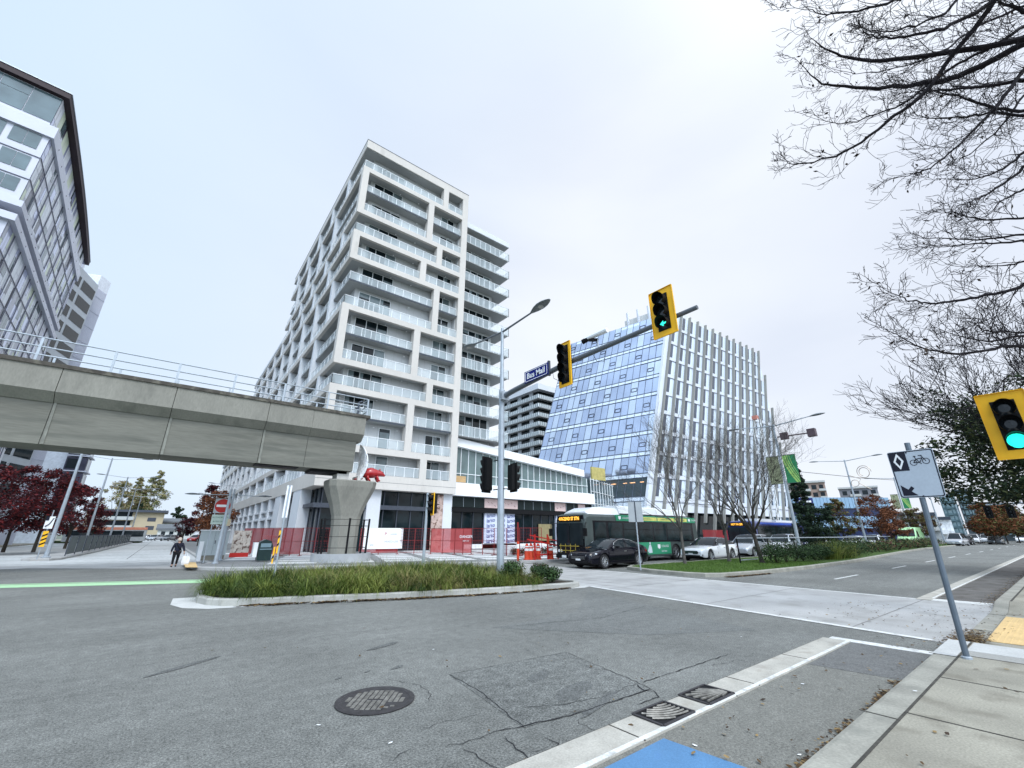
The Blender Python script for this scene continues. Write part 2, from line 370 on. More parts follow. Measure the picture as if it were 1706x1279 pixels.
prof = [(1.366, -.02), (1.366, .150), (1.56, .150), (1.595, .143), (1.615, .12), (1.63, -.02)]
rings = []
for x in [-30]+[.25*k for k in range(0, 39)]+[9.75, 10.1, 10.6, 12, 14, 15.2, 15.6, 16.1, 18, 25, 60, 300]:
    s_ = walk_z(x)/.15; rings.append([(x, y, (z*s_ if z > 0 else z)) for y, z in prof])
b.loft(rings)
STR(b.build('kerb', CONCK))
b = MB(); b.box(8.45, 1.372, .151, 9.72, 1.60, .1545); b.box(9.0, -.4, .1505, 9.7, 1.33, .1535)
STR(b.build('kerb_paint', pm('kerb_white', (.46, .46, .445), .7, n=(3, .1), n2=(50, .12))))
b = MB(); b.face([(8.64, -12, .1512), (9.72, -12, .1512), (9.72, 1.33, .1512), (8.64, 1.33, .1512)]); STR(b.build('sidewalk_new_slab', pm('walk_new', (.30, .295, .275), .85, n=(1, .1), n2=(50, .15), tint=((.27, .26, .235), 2, .52, .8))))
b = MB()
for x in (2.1, 5.3, 8.44, 10.5, 12, 14.5): b.box(x, 1.36, .1512 if x < 9 else .017, x+.014, 1.632, .1545 if x < 9 else .02)
STR(b.build('kerb_joint', pm('joint_walk', (.06, .056, .048), .95)))
# bike lane: surface, blue patch, gutter strip with joints, white lines
sheet('bike_lane', [(-30, 1.61), (9.35, 1.61), (9.35, 2.72), (-30, 2.72)], .004, ASPH3)
sheet('bike_lane_patch', [(7.35, 1.62), (9.2, 1.62), (9.2, 2.70), (7.2, 2.68)], .0065, asphalt('asphalt_dark_lane', (.14, .14, .135), .08, .05, .1, .3, .1))
bp_, bq_ = onZ(1240, 1279, 0), onZ(1100, 1229, 0)
sheet('bike_lane_blue_paint', [(-6, 1.72), (bq_.x+(bp_.x-bq_.x)*(2.64-1.72)/(bq_.y-bp_.y), 1.72), (bq_.x, 2.64), (-6, 2.64)], .0075, BLUEP)
b = MB(); b.box(-30, 2.70, -.02, 9.12, 3.08, .020); b.box(16.3, 2.80, -.02, 240, 3.10, .020)
STR(b.build('gutter_strip', CONCG))
b = MB()
for x in (-1, .9, 2.0, 3.55, 5.2, 5.75, 7.4): b.box(x, 2.695, .015, x+.015, 3.085, .0225)
b.box(-30, 3.08, -.01, 9.12, 3.10, .012)
STR(b.build('gutter_joint', pm('joint_walk', (.06, .056, .048), .95)))
b = MB(); b.box(-30, 2.705, .019, 9.1, 2.752, .0240); b.box(9.14, 1.66, .002, 9.36, 3.02, .0095)
b.box(16.5, 1.7, .002, 16.8, 2.8, .0095); b.box(16.8, 2.81, .019, 240, 2.85, .0235)
STR(b.build('bike_lane_line', WHITEP))
# ---------------------------------------------------------------- planter island (near median) and grass median
def ring_kerb(pts, h=.16, wd=.17, apron=0):
    """kerb following a closed CCW polygon: returns kerb MB and inner polygon"""
    n = len(pts); P = [Vector(p) for p in pts]; inner = []
    for i in range(n):
        a, p, c = P[i-1], P[i], P[(i+1) % n]; d1 = (p-a).normalized(); d2 = (c-p).normalized()
        n1 = Vector((-d1.y, d1.x)); n2 = Vector((-d2.y, d2.x)); m = (n1+n2).normalized(); inner.append((p+m*wd/max(.5, m.dot(n1)), p+m*.03/max(.5, m.dot(n1)), m))
    k = MB(); rings = []
    for i in range(n+1):
        p = P[i % n]; q, r_, m = inner[i % n]
        rings.append([(p.x, p.y, -.02), (p.x, p.y, h-.03), (r_.x, r_.y, h), (q.x, q.y, h), (q.x, q.y, -.02)])
    k.loft(rings, caps=False)
    return k, [tuple(q[0]) for q in inner]
def arc(cx, cy, r, a0, a1, n=8): return [(cx+r*cos(R(a0+(a1-a0)*i/n)), cy+r*sin(R(a0+(a1-a0)*i/n))) for i in range(n+1)]
PL = [(1.22, 13.75), (1.5, 13.35), (2.1, 12.98)]+[(3.2, 12.6), (5.13, 11.85), (8.2, 11.05), (10.6, 10.62)]+arc(10.95, 11.2, .62, -95, 30, 5)+[(11.45, 13.5), (11.2, 16.5), (10.5, 18.3), (8.5, 18.9), (4, 18.9), (2.4, 18.3), (1.45, 16.9), (1.12, 15.6), (1.05, 14.4)]
k, PLI = ring_kerb(PL)
STR(k.build('kerb', pm('planter_kerb', (.36, .355, .325), .8, n=(2, .15), n2=(50, .1), tint=((.27, .265, .23), 4, .56, .75)), recalc=True))
SOIL = pm('soil', (.045, .035, .025), .95, n=(6, .3), bump=(30, .5, .02))
b = MB(); b.face([(x, y, .12) for x, y in PLI]); STR(b.build('planter_soil', SOIL))
# pale concrete apron and painted line round the island
k, _ = ring_kerb([(x+(x-6.2)*.03+(-.28 if x < 2.5 else (.28 if x > 10.8 else 0)), y-.30 if y < 14 else y+.1) for x, y in PL], .006, .3)
b = MB()
O1 = []
for i in range(len(PL)):
    p, q, c = Vector(PL[i-1]), Vector(PL[i]), Vector(PL[(i+1) % len(PL)]); d_ = (c-p).normalized(); nn_ = Vector((d_.y, -d_.x))
    O1.append(tuple(q+nn_*(.10+.42*max(0, min(1, (2.4-q.x)/1.2))+.25*max(0, min(1, (q.x-10.9)/.5)))))
for i in range(len(PL)):
    j = (i+1) % len(PL)
    if PL[i][1] < 15.5 or PL[j][1] < 15.5: b.face([(*O1[i], .006), (*O1[j], .006), (*PL[j], .006), (*PL[i], .006)])
STR(b.build('kerb_apron', pm('apron_white', (.50, .50, .48), .7, n=(3, .08), n2=(40, .1), tint=((.36, .35, .33), 6, .6, .85))))
MD = [(17.75, 9.75), (18.4, 9.3), (21, 8.9), (26, 8.72), (34, 8.9), (44, 9.6), (56, 10.5), (70, 11.2), (110, 11.6), (150, 11.8), (150, 14.6), (70, 14.6), (19.3, 14.6), (18.5, 14.2), (17.8, 12.5), (17.55, 10.6)]
k, MDI = ring_kerb(MD)
STR(k.build('kerb', CONCK, recalc=True))
LAWN = pm('lawn', (.050, .095, .016), .9, n=(.9, .2), n2=(22, .35), bump=(60, .6, .03), tint=((.12, .15, .04), 3, .6, .8))
b = MB(); b.face([(x, y, .14) for x, y in MDI]); 
cx = [(x*.9+.1*24, (y-11.6)*.8+11.6) for x, y in MDI]
STR(b.build('median_lawn', LAWN))
# far strip where the bike lane goes on, under trees: darker, leaf-dirty
sheet('bike_lane', [(16.6, 1.61), (240, 1.61), (240, 2.84), (16.6, 2.84)], .004, pm('asphalt_leafy', (.115, .108, .10), .9, n=(1.5, .25), n2=(60, .3), tint=((.06, .05, .04), 2, .5, .7)))
# ---------------------------------------------------------------- plaza with pale squares and dark bands
PZ = [(2.35, 200), (2.35, 30.2), (1.5, 28.6), (1.7, 27.2), (2.6, 26.0), (3.9, 25.2), (5.9, 24.5), (9.6, 23.2), (13.3, 22.0), (16.3, 21.4), (18.4, 21.0), (60, 21.0), (150, 21.0), (150, 200)]
k, PZI = ring_kerb(PZ, .15, .2)
STR(k.build('kerb', CONC, recalc=True))
b = MB(); b.face([(x, y, .146) for x, y in PZI]); STR(b.build('plaza', pm('plaza_dark', (.20, .205, .205), .8, n=(1, .12), n2=(40, .1))))
b = MB()
def inpoly(x, y, P):
    c = False
    for i in range(len(P)):
        (x1, y1), (x2, y2) = P[i-1], P[i]
        if (y1 > y) != (y2 > y) and x < (x2-x1)*(y-y1)/(y2-y1)+x1: c = not c
    return c
ca, sa = cos(R(-17)), sin(R(-17))
for i in range(-4, 14):
    for j in range(-2, 9):
        u0, v0 = 4+i*3.1, 22.5+j*2.5
        q = [(3+(u-3)*ca-(v-25)*sa, 25+(u-3)*sa+(v-25)*ca) for u, v in [(u0, v0), (u0+2.45, v0), (u0+2.45, v0+1.9), (u0, v0+1.9)]]
        if all(inpoly(x, y, PZI) for x, y in q): b.face([(x, y, .150) for x, y in q])
STR(b.build('plaza_paving', pm('plaza_light', (.55, .555, .55), .7, n=(.6, .1), n2=(30, .08))))
# tactile pads
TAC = pm('tactile_yellow', (.62, .43, .20), .7, n=(3, .1), n2=(40, .1))
def tactile(x0, y0, x1, y1, z, dots=True):
    b = MB(); b.box(x0, y0, z, x1, y1, z+.006)
    n1, n2 = int((x1-x0)/.075), int((y1-y0)/.075)
    if dots:
        for i in range(n1):
            for j in range(n2):
                cx_, cy_ = x0+.04+i*.075, y0+.04+j*.075
                b.raw([(cx_-.016, cy_-.016, z+.006), (cx_+.016, cy_-.016, z+.006), (cx_+.016, cy_+.016, z+.006), (cx_-.016, cy_+.016, z+.006), (cx_, cy_, z+.013)], [(0, 1, 4), (1, 2, 4), (2, 3, 4), (3, 0, 4)])
    return STR(b.build('tactile_paving', TAC))
tactile(10.9, .22, 14.3, 1.34, .018)
b = MB(); b.ext([onZ(x, y, .155) for x, y in [(309, 945), (329, 945), (326, 937), (304, 937)]], (0, 0, .02)); STR(b.build('tactile_paving', TAC))
# bus mall island on the left
IS = [(-6.9, 43.2), (-6.4, 42.6), (-5.5, 42.6), (-5.1, 43.4), (-4.6, 60), (-4.3, 120), (-6.3, 120), (-6.6, 60)]
k, ISI = ring_kerb(IS, .15, .2); STR(k.build('kerb', CONC, recalc=True))
b = MB(); b.face([(x, y, .146) for x, y in ISI]); STR(b.build('island', CONC))
# left-hand pavement beyond the mall
b = MB(); b.prism([(-60, 48), (-16.5, 48), (-16.5, 200), (-60, 200)], -.02, .15); STR(b.build('pavement', CONCW))
b = MB(); b.prism([(-40, 140), (-3.4, 118), (-3.0, 128), (-40, 150)], -.02, .4); STR(b.build('verge', pm('verge_green', (.05, .08, .03), .9, n=(3, .3))))
# ---------------------------------------------------------------- leaves swept against the kerbs
def leaves(name, spots, seed, mat, size=(.011, .026)):
    rg = random.Random(seed); b = MB()
    for (x, y, z, sxx, syy, cnt) in spots:
        for _ in range(int(cnt*2.2)):
            px, py = rg.gauss(x, sxx), rg.gauss(y, syy); s_ = rg.uniform(*size); a = rg.uniform(0, 6.28); tl = rg.uniform(-.5, .5)
            ax = Vector((cos(a), sin(a), tl*.5))*s_; bx = Vector((-sin(a), cos(a), rg.uniform(-.4, .4)))*s_*.55
            c = Vector((px, py, z+abs(tl)*s_*.6+rg.uniform(.003, .02)))
            b.face([c-ax, c-ax*.2-bx, c+ax*.5-bx*.7, c+ax, c+ax*.4+bx*.8, c-ax*.3+bx], rg.choice((0, 0, 1, 2)))
    return tag(b.build(name, mat), kind='stuff')
LF = [pm('leaf_brown', (.085, .050, .022), .8, n=(8, .3)), pm('leaf_tan', (.22, .15, .065), .8, n=(8, .3)), pm('leaf_dark', (.035, .022, .014), .8, n=(8, .3))]
sp = []
for x in [7.9+.1*i for i in range(15)]: sp.append((x, 1.67, .003, .06, .03, 7))
for px, py, cnt in [(1487, 1140, 90), (1468, 1155, 120), (1452, 1163, 110), (1430, 1175, 40), (1345, 1265, 40), (1370, 1240, 40), (1395, 1215, 60), (1408, 1205, 50), (1335, 1278, 30)]:
    c = onZ(px, py, 0); sp.append((c.x, 1.69, .004, .09, .045, cnt))
for x in [10+.13*i for i in range(14)]: sp.append((x, 1.55, .03, .1, .12, 26))
sp.append((10.5, 1.52, .03, .30, .10, 420)); sp.append((10.6, 1.45, .05, .18, .06, 220))
for x in [16.5+.6*i for i in range(40)]: sp.append((x, 1.72, .004, .5, .12, 22))
leaves('fallen_leaves', sp, 5, LF)
sp = []
for i in range(60):
    t = rr.random(); x = 2+t*8.6; y = 13.1-2.4*(1-(1-t)**1.6)-.12
    for (x0, y0), (x1, y1) in zip(PL[:5], PL[1:5]):
        if x0 <= x <= x1: y = y0+(y1-y0)*(x-x0)/(x1-x0)-.07
    sp.append((x, y, .010, .14, .028, 30))
leaves('fallen_leaves', sp, 6, LF, (.02, .045))
sp = [(18.5+i*.12, 9.15-(i*.12)*.11, .008, .1, .07, 26) for i in range(26)]
leaves('fallen_leaves', sp, 8, LF, (.02, .045))
sp = [(rr.uniform(3, 16), rr.uniform(1.7, 2.6), .009, .1, .1, 1) for _ in range(60)]+[(rr.uniform(3, 9.5), rr.uniform(-3, 1.3), .155, .1, .1, 1) for _ in range(60)]+[(rr.uniform(11, 15), rr.uniform(1.2, 4), .02, .3, .3, 2) for _ in range(60)]+[(rr.uniform(1, 12), rr.uniform(2.6, 9), .009, .3, .3, 1) for _ in range(40)]
leaves('fallen_leaves', sp, 9, LF, (.012, .03))
b = MB()                                    # pale scraps of litter
for px, py, z in [(722, 1083, 0), (1235, 1062, 0), (1338, 1141, 0), (1158, 1244, 0), (1332, 1260, 0), (1525, 1153, .15), (530, 1210, 0), (650, 1240, 0)]:
    c = onZ(px, py, z); flat(b, blob(c.x, c.y, .022, .011, 7, rr, rr.random()*3, .3), z+.013)
tag(b.build('litter_scraps', WHT), kind='stuff')
# ---------------------------------------------------------------- manhole cover and drain grates
def manhole():
    c = Vector((2.135, 5.03, .0))
    r = empty('manhole_cover', c, 'round dark iron manhole cover with a worn grid, set in the near asphalt', 'manhole cover')
    b = MB(); b.lathe([(.405, .006), (.405, .012), (.355, .012), (.345, .007)], n=48, caps=False); b.build('rim', IRON, r)
    b = MB(); b.lathe([(.001, .007), (.345, .007)], n=48, caps=False)
    for i in range(-5, 6):
        for j in range(-6, 7):
            x, y = i*.056+(.0), j*.042
            if math.hypot(x, y) < .29 and not (abs(x) < .08 and abs(y) < .03) and not (x > .12 and y < -.08 and rr.random() < .5): b.box(x-.021, y-.0145, .007, x+.021, y+.0145, .0125, 1)
    rot = Matrix.Rotation(R(-38), 3, 'Z'); b.v = [tuple(rot @ Vector(v)) for v in b.v]
    b.build('lid', [IRON, pm('worn_iron', (.20, .19, .17), .5, .3, n=(14, .45))], r)
manhole()
def grate(x, y, curve, label):
    r = empty('drain_grate', (x, y, .021), label, 'drain grate', 'drain grates in the gutter strip')
    b = MB(); W, H = .52, .34
    b.box(-W/2, -H/2, .0, W/2, H/2, .004, 1)
    for (p, q) in [((-W/2, -H/2), (W/2, -H/2)), ((W/2, -H/2), (W/2, H/2)), ((W/2, H/2), (-W/2, H/2)), ((-W/2, H/2), (-W/2, -H/2))]: b.bar((*p, .007), (*q, .007), .026, .012)
    b.build('frame', [IRON, BLACK], r)
    b = MB(); b2 = W/2-.03; h2 = H/2-.03
    runs = []
    for i in range(13):
        if curve > 0: c_, rad = (W*.40, H*.95), .12+.047*i; line = [(c_[0]+rad*1.15*cos(R(175+k*6)), c_[1]+rad*sin(R(175+k*6))) for k in range(22)]
        else:
            a0 = R(128+i*9); line = [(W*.52+cos(a0)*q*1.15, -H*.30+sin(a0)*q*(1 if i < 6 else 1)) for q in [.05+.03*k for k in range(24)]]
            line = [(x_, y_+.35*(W*.5-x_)**2*(.5-(i/12))) for x_, y_ in line]
        cur = []
        for q in line+[(9, 9)]:
            if abs(q[0]) < b2 and abs(q[1]) < h2: cur.append((*q, .010))
            else:
                if len(cur) > 2: runs.append(cur)
                cur = []
    for cur in runs: b.tube(cur, .0105, 5)
    b.build('bars', pm('worn_iron', (.20, .19, .17), .5, .3, n=(14, .45)), r)
grate(4.17, 2.915, 1, 'nearer of two square iron drain grates, slots curving like a fan, beside the blue paint')
grate(4.98, 2.915, -1, 'farther of two iron drain grates in the gutter strip, with rays spreading from one side')
# ---------------------------------------------------------------- planter grass and shrubs
def blades(pts, rng, hmin, hmax, n, spread, m_choices, b, wd=.006, lean=.6, seg=4, wind=(0, 0)):
    """arching grass blades: each leaves its clump near upright and bends over"""
    for (cx, cy, cz, s_) in pts:
        mm = rng.choice(m_choices)
        for _ in range(n):
            a = rng.uniform(0, 2*pi); rad = abs(rng.gauss(0, spread*.35)); h = rng.uniform(hmin, hmax)*s_
            p = Vector((cx+cos(a)*rad, cy+sin(a)*rad, cz)); a2 = a+rng.gauss(0, .6)
            d = Vector((cos(a2)+wind[0], sin(a2)+wind[1], 0)).normalized(); sd_ = Vector((-d.y, d.x, 0))*wd*rng.uniform(.7, 1.4)
            th = rng.uniform(.05, .60); bend = rng.uniform(.4, 1.8)*lean; q = p.copy()
            prev = (p-sd_, p+sd_); m = mm if rng.random() < .7 else rng.choice(m_choices)
            for k in range(1, seg+1):
                t = k/seg; ang = th+bend*t**1.4; q = q+(d*sin(ang)+Vector((0, 0, cos(ang))))*h*1.25/seg; ww = sd_*(1-t*.88)
                cur = (q-ww, q+ww); b.face([prev[0], prev[1], cur[1], cur[0]], m); prev = cur
GR = [pm('grass_dark', (.028, .052, .009), .7, n=(5, .3)), pm('grass_mid', (.070, .108, .016), .7, n=(5, .3)), pm('grass_light', (.20, .235, .048), .7, n=(5, .25)), pm('grass_straw', (.26, .22, .09), .8, n=(5, .25))]
rg = random.Random(11); b = MB(); pts = []
PLG = [((x-6.2)*.99+6.2, (y-14.6)*.985+14.6) for x, y in PLI]
while len(pts) < 300:
    x, y = rg.uniform(1.1, 11), rg.uniform(10.8, 18.2)
    if not inpoly(x, y, PLG): continue
    if y > 14.0 and rg.random() < .45: continue
    if x > 9.9 and y < 13.0+rg.random(): continue
    if any((x-q[0])**2+(y-q[1])**2 < .085 for q in pts): continue
    pts.append((x, y, .12, rg.uniform(.70, 1.18)*(1.05 if 3 < x < 9.6 else .95)))
for q in pts:
    cl = [0, 0, 1, 1, 1, 2] if q[0] < 3.2 else ([1, 1, 2, 2, 3, 0] if 3.6 < q[0] < 7.4 else [0, 1, 1, 2, 1, 3])
    if 6.2 < q[0] < 7.0 and q[1] < 13.4: cl = [3, 3, 1, 2]
    blades([q], rg, .36, .66, 200, .28, cl, b, .0070, 1.6, 5, (-.30, -.25))
tag(b.build('ornamental_grass', GR), kind='stuff')
def leafcloud(b, c, rad, n, size, rng, mats, flatten=1., shell=.35):
    for _ in range(n):
        v = Vector((rng.gauss(0, 1), rng.gauss(0, 1), rng.gauss(0, 1)));
        if v.length < 1e-6: continue
        v.normalize(); rr_ = (shell+(1-shell)*rng.random()**.5)
        p = Vector(c)+Vector((v.x*rad[0], v.y*rad[1], v.z*rad[2]*flatten))*rr_
        a = Vector((rng.gauss(0, 1), rng.gauss(0, 1), rng.gauss(0, .6))).normalized(); q = a.cross(v)
        if q.length < .05: continue
        q.normalize(); s_ = size*rng.uniform(.6, 1.4)
        b.face([p-a*s_, p-q*s_*.45, p+a*s_, p+q*s_*.45], rng.choice(mats))
SHG = [pm('shrub_dark', (.014, .034, .010), .75, n=(6, .3)), pm('shrub_mid', (.036, .070, .020), .75, n=(6, .3)), pm('shrub_red', (.10, .03, .025), .75, n=(6, .3)), pm('shrub_olive', (.10, .11, .035), .75, n=(6, .3))]
def shrub(name, x, y, z, r_, h, label, cat='shrub', group=None, mats=(0, 0, 1, 1), n=900, size=.035, seed=1, cols=None):
    rg = random.Random(seed); root = empty(name, (x, y, z), label, cat, group)
    b = MB()
    for k in range(9):
        a = rg.uniform(0, 6.28); t = rg.uniform(.3, .9); p = Vector((0, 0, 0)); q = Vector((cos(a)*r_*t*.8, sin(a)*r_*t*.8, h*rg.uniform(.6, .95)))
        b.tube([p, p.lerp(q, .5)+Vector((rg.uniform(-.05, .05), rg.uniform(-.05, .05), .04)), q], [.012, .008, .003], 4)
    b.build('stem', LF[2], root)
    b = MB()
    for k in range(7):
        a = rg.uniform(0, 6.28); d = rg.uniform(0, .6)*r_
        leafcloud(b, (cos(a)*d, sin(a)*d, h*rg.uniform(.35, .68)), (r_*.55, r_*.55, h*.36), n//7, size, rg, mats)
    b.build('foliage', cols or SHG, root)
    return root
for i, (x, y, r_, h, ms) in enumerate([(9.5, 12.0, .5, .75, (0, 1, 1)), (10.1, 11.4, .42, .62, (0, 0, 1)), (10.7, 11.35, .38, .5, (0, 1, 1)), (10.9, 12.2, .45, .6, (0, 1, 2)), (10.0, 12.8, .5, .7, (0, 1, 1))]):
    shrub('leafy_shrub', x, y, .12, r_, h, ['tallest dark green shrub beside the base of the mast-arm pole', 'dark green shrub at the front kerb, right end of the grass island', 'low green shrub nearest the concrete crossing in the grass island', 'reddish green shrub at the crossing end of the grass island', 'green shrub behind the others, right of the mast-arm pole'][i], 'shrub', None, ms, 1100, .04, 20+i)
# ================================================================== TOWER (balconied block)
CREAM = pm('cream_panel', (.545, .515, .475), .6, n=(.25, .06), n2=(5, .04), stretch=(1, 1, .35), tint=((.42, .395, .36), .8, .62, .85))
WBLUE = pm('white_panel', (.60, .62, .65), .6, n=(.4, .04), n2=(6, .03))
CLAD = pm('grey_cladding', (.50, .51, .51), .6, n=(.3, .05), stretch=(1, 1, .2))
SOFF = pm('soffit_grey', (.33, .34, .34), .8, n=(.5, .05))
DEDGE = pm('slab_edge_dark', (.055, .065, .08), .6)
RAILF = pm('rail_white', (.74, .77, .78), .4, n=(3, .03))
RGLS = pm('rail_glass', (.58, .66, .69), .08, n=(.6, .05), spec=.5, alpha=.40)
WGL = pm('window_glass', (.008, .015, .018), .05, n=(.7, .5), spec=.26)
WGL2 = pm('window_glass_pale', (.13, .17, .18), .10, n=(.9, .35), spec=.5)
tw = empty('apartment_tower', (9.5, 39.9, 0), 'tall cream apartment block with stacked frames and glass balconies, behind the concrete guideway', 'building')
O = (9.5, 39.9, 0)
X0, X1, Y0, ZT = 9.5, 23.8, 39.9, 46.3
RT = [43.3, 40.15, 37.2, 34.2, 31.1, 28.1, 25.0, 21.9, 19.0, 16.25, 13.45, 10.6, 8.0]
SL = [r-1.0 for r in RT]
THIN = {1, 5, 7, 10}
CORNER = {(0, 2), (3, 4), (6, 8), (9, 11)}
SEG = [(-1, 0, 20.35), (0, 2, 18.4), (2, 3, 19.95), (3, 4, 17.95), (4, 6, 19.95), (6, 8, 17.9), (8, 9, 19.9), (9, 11, 17.9), (11, 12, 19.8)]
def yend(z): return 77 if z > 33.6 else (106 if z > 19.5 else 141)
# core walls (recessed)
b = MB(); b.box(10.9, 41.25, 5.7, 23.0, 76, 45.2); b.box(10.9, 76, 5.7, 23, 105, 33.0); b.box(10.9, 105, 5.7, 23, 140, 19)
b.box(X0+.05, 48, 5.7, 9.9, 48.2, 5.8)
for z in SL:
    pass
b.build('wall', CLAD, tw, O)
b = MB()
for x in [11.3+.93*k for k in range(1, 13)]: b.box(x, 41.242, 5.8, x+.02, 41.25, 45.1)
b.build('cladding_joint', pm('joint_soft', (.36, .37, .37), .8), tw, O)
# roof slab and parapet
b = MB(); b.box(X0, Y0, 45.15, X1, 77, ZT); b.build('roof', CREAM, tw, O)
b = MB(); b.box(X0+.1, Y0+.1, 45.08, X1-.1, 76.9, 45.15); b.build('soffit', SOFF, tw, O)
b = MB(); b.box(X0-.03, Y0-.03, ZT, X1+.03, 77.03, ZT+.06); b.build('roof_flashing', DSTEEL, tw, O)
b = MB(); b.box(11, 78, 33.0, 23, 106, 33.7); b.box(X0, 77.2, 33.0, 23, 106, 33.6); b.build('roof', WBLUE, tw, O)
# right pillar
b = MB(); b.box(22.95, Y0, 5.7, X1, 41.9, 45.15); b.build('pillar', CREAM, tw, O)
b = MB(); b.box(22.90, 40.5, 5.8, 22.949, 41.75, 45.1); b.build('side_panel', CLAD, tw, O)
def rail(b, p, q, z, n, h=1.0, glass=1, fr=0):
    """glass balustrade from p to q standing on z"""
    p, q = Vector((*p, z)), Vector((*q, z)); d = (q-p); U = Vector((0, 0, 1)); nn = Vector((-d.y, d.x, 0)).normalized()
    b.bar(p+U*h, q+U*h, .06, .05, fr)
    for i in range(n+1):
        c = p+d*i/n; b.bar(c, c+U*h, .045, .045, fr)
    a, c = p+U*.08+nn*.002, q+U*.08+nn*.002; b.face([a, c, c+U*(h-.12), a+U*(h-.12)], glass)
for i, (rt, z) in enumerate(zip(RT, SL)):
    ye = yend(z); th = i in THIN
    hb = .24 if th else (.62 if i < 12 else .60)
    b = MB()
    if th:
        b.box(X0+.32, Y0+.22, z-hb, 22.95, 41.75, z, 0); b.box(X0+.32, 41.75, z-hb, 11.3, ye, z, 0)
        b.box(X0+.30, Y0+.19, z-hb+.02, 22.95, Y0+.219, z-.03, 1)
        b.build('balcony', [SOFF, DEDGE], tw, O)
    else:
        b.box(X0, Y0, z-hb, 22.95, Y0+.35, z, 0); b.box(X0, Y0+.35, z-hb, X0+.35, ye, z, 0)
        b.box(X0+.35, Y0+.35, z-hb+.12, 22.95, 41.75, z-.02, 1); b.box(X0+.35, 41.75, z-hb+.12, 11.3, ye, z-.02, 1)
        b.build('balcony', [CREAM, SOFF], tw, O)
    rb = MB(); off = .40 if th else .14
    # front railing between the columns
    segs = [s_ for s_ in SEG if s_[0] < i <= s_[1]] ; cx_ = segs[0][2] if segs else 19.8
    if th or (i, ) : pass
    rail(rb, (X0+off, Y0+off), (22.95, Y0+off), z, 13)
    rb.build('railing', [RAILF, RGLS], tw, O)
    rb = MB()
    rail(rb, (X0+off, ye), (X0+off, Y0+off), z, int((ye-Y0)/1.3))
    o = rb.build('side_railing', [RAILF, RGLS], tw, O)
# frame columns on the front and the corner, with beams turned down
for (a, c, x) in SEG:
    z1 = 45.15 if a < 0 else SL[a]-.62; z0 = SL[c]
    b = MB(); b.box(x-.38, Y0+.003, z0, x+.38, Y0+.8, z1); b.build('column', CREAM, tw, O)
    if (a, c) in CORNER:
        b = MB(); b.box(X0+.003, Y0+.003, z0, X0+.72, Y0+.72, z1); b.build('column', CREAM, tw, O)
# columns on the long side, staggered
allp = [(-1, 0), (0, 2), (2, 3), (3, 4), (4, 6), (6, 8), (8, 9), (9, 11), (11, 12)]
sp_ = [0]*9
for n_, (a, c) in enumerate(allp):
    z1 = 45.15 if a < 0 else SL[a]-.62; z0 = SL[c]; ph = {0: 6.5, 1: 10.5, 2: 5.0, 3: 9.0, 4: 6.0, 5: 10.0, 6: 5.2, 7: 9.6, 8: 6.4}[n_]
    y = Y0+ph; k_ = 0
    while y < yend(z1-1)-.5:
        b = MB(); b.box(X0+.003, y-.4, z0, X0+1.3, y+.4, z1)
        o = b.build('side_column', WBLUE, tw, O)
        y += 6.8
        k_ += 1
# windows on the front wall
rw = random.Random(4)
def win(b, x0, x1, y, z0, z1, n, gm=0, fm=1, top=.62):
    b.box(x0, y, z0, x1, y-.03, z1, gm)
    for i in range(n):
        xa, xb = x0+(x1-x0)*i/n+.04, x0+(x1-x0)*(i+1)/n-.04; u = rw.random()
        if u < .30: b.box(xa, y-.036, z0+.08, xa+(xb-xa)*rw.choice((.3, .5, 1)), y-.031, z1-.06, 2)
        elif u < .45: b.box(xa, y-.036, z1-.06-rw.uniform(.4, 1.3), xb, y-.031, z1-.06, 2)
    for i in range(n+1):
        x = x0+(x1-x0)*i/n; b.box(x-.035, y-.05, z0, x+.035, y-.028, z1, fm)
    b.box(x0, y-.049, z1-.06, x1, y-.029, z1, fm); b.box(x0, y-.049, z0, x1, y-.029, z0+.08, fm)
for i in range(13):
    z = SL[i]; zt = (SL[i-1] if i else 45.15)-.62
    for (x0, x1, n) in [(11.35, 14.9, 3), (20.5, 22.4, 2)] if i < 10 else ([(15.2, 16.4, 1), (20.4, 22.3, 2)] if i > 10 else [(11.35, 14.3, 3), (20.4, 22.3, 2)]):
        b = MB(); win(b, x0, x1, 41.24, z+.02, zt+.08, n)
        xd = x0+(x1-x0)*(n-1)/n; b.box(xd+.1, 41.185, z+.1, x0+(x1-x0)-.1, 41.2, z+1.9, 2)
        b.build('window', [WGL, RAILF, WGL2], tw, O)
    b = MB()
    for y in [44+5.5*k for k in range(6)]: b.box(10.85, y, z+.05, 10.89, y+2.6, zt-.1)
    b.build('side_window', WGL, tw, O)
b = MB()
for i in range(1, 13):
    for x in (14.5, 17.0, 21.5): b.lathe([(.09, SL[i-1]-.63), (.09, SL[i-1]-.68)], (x, 40.9, 0), 8)
b.build('ceiling_light', WHT, tw, O)
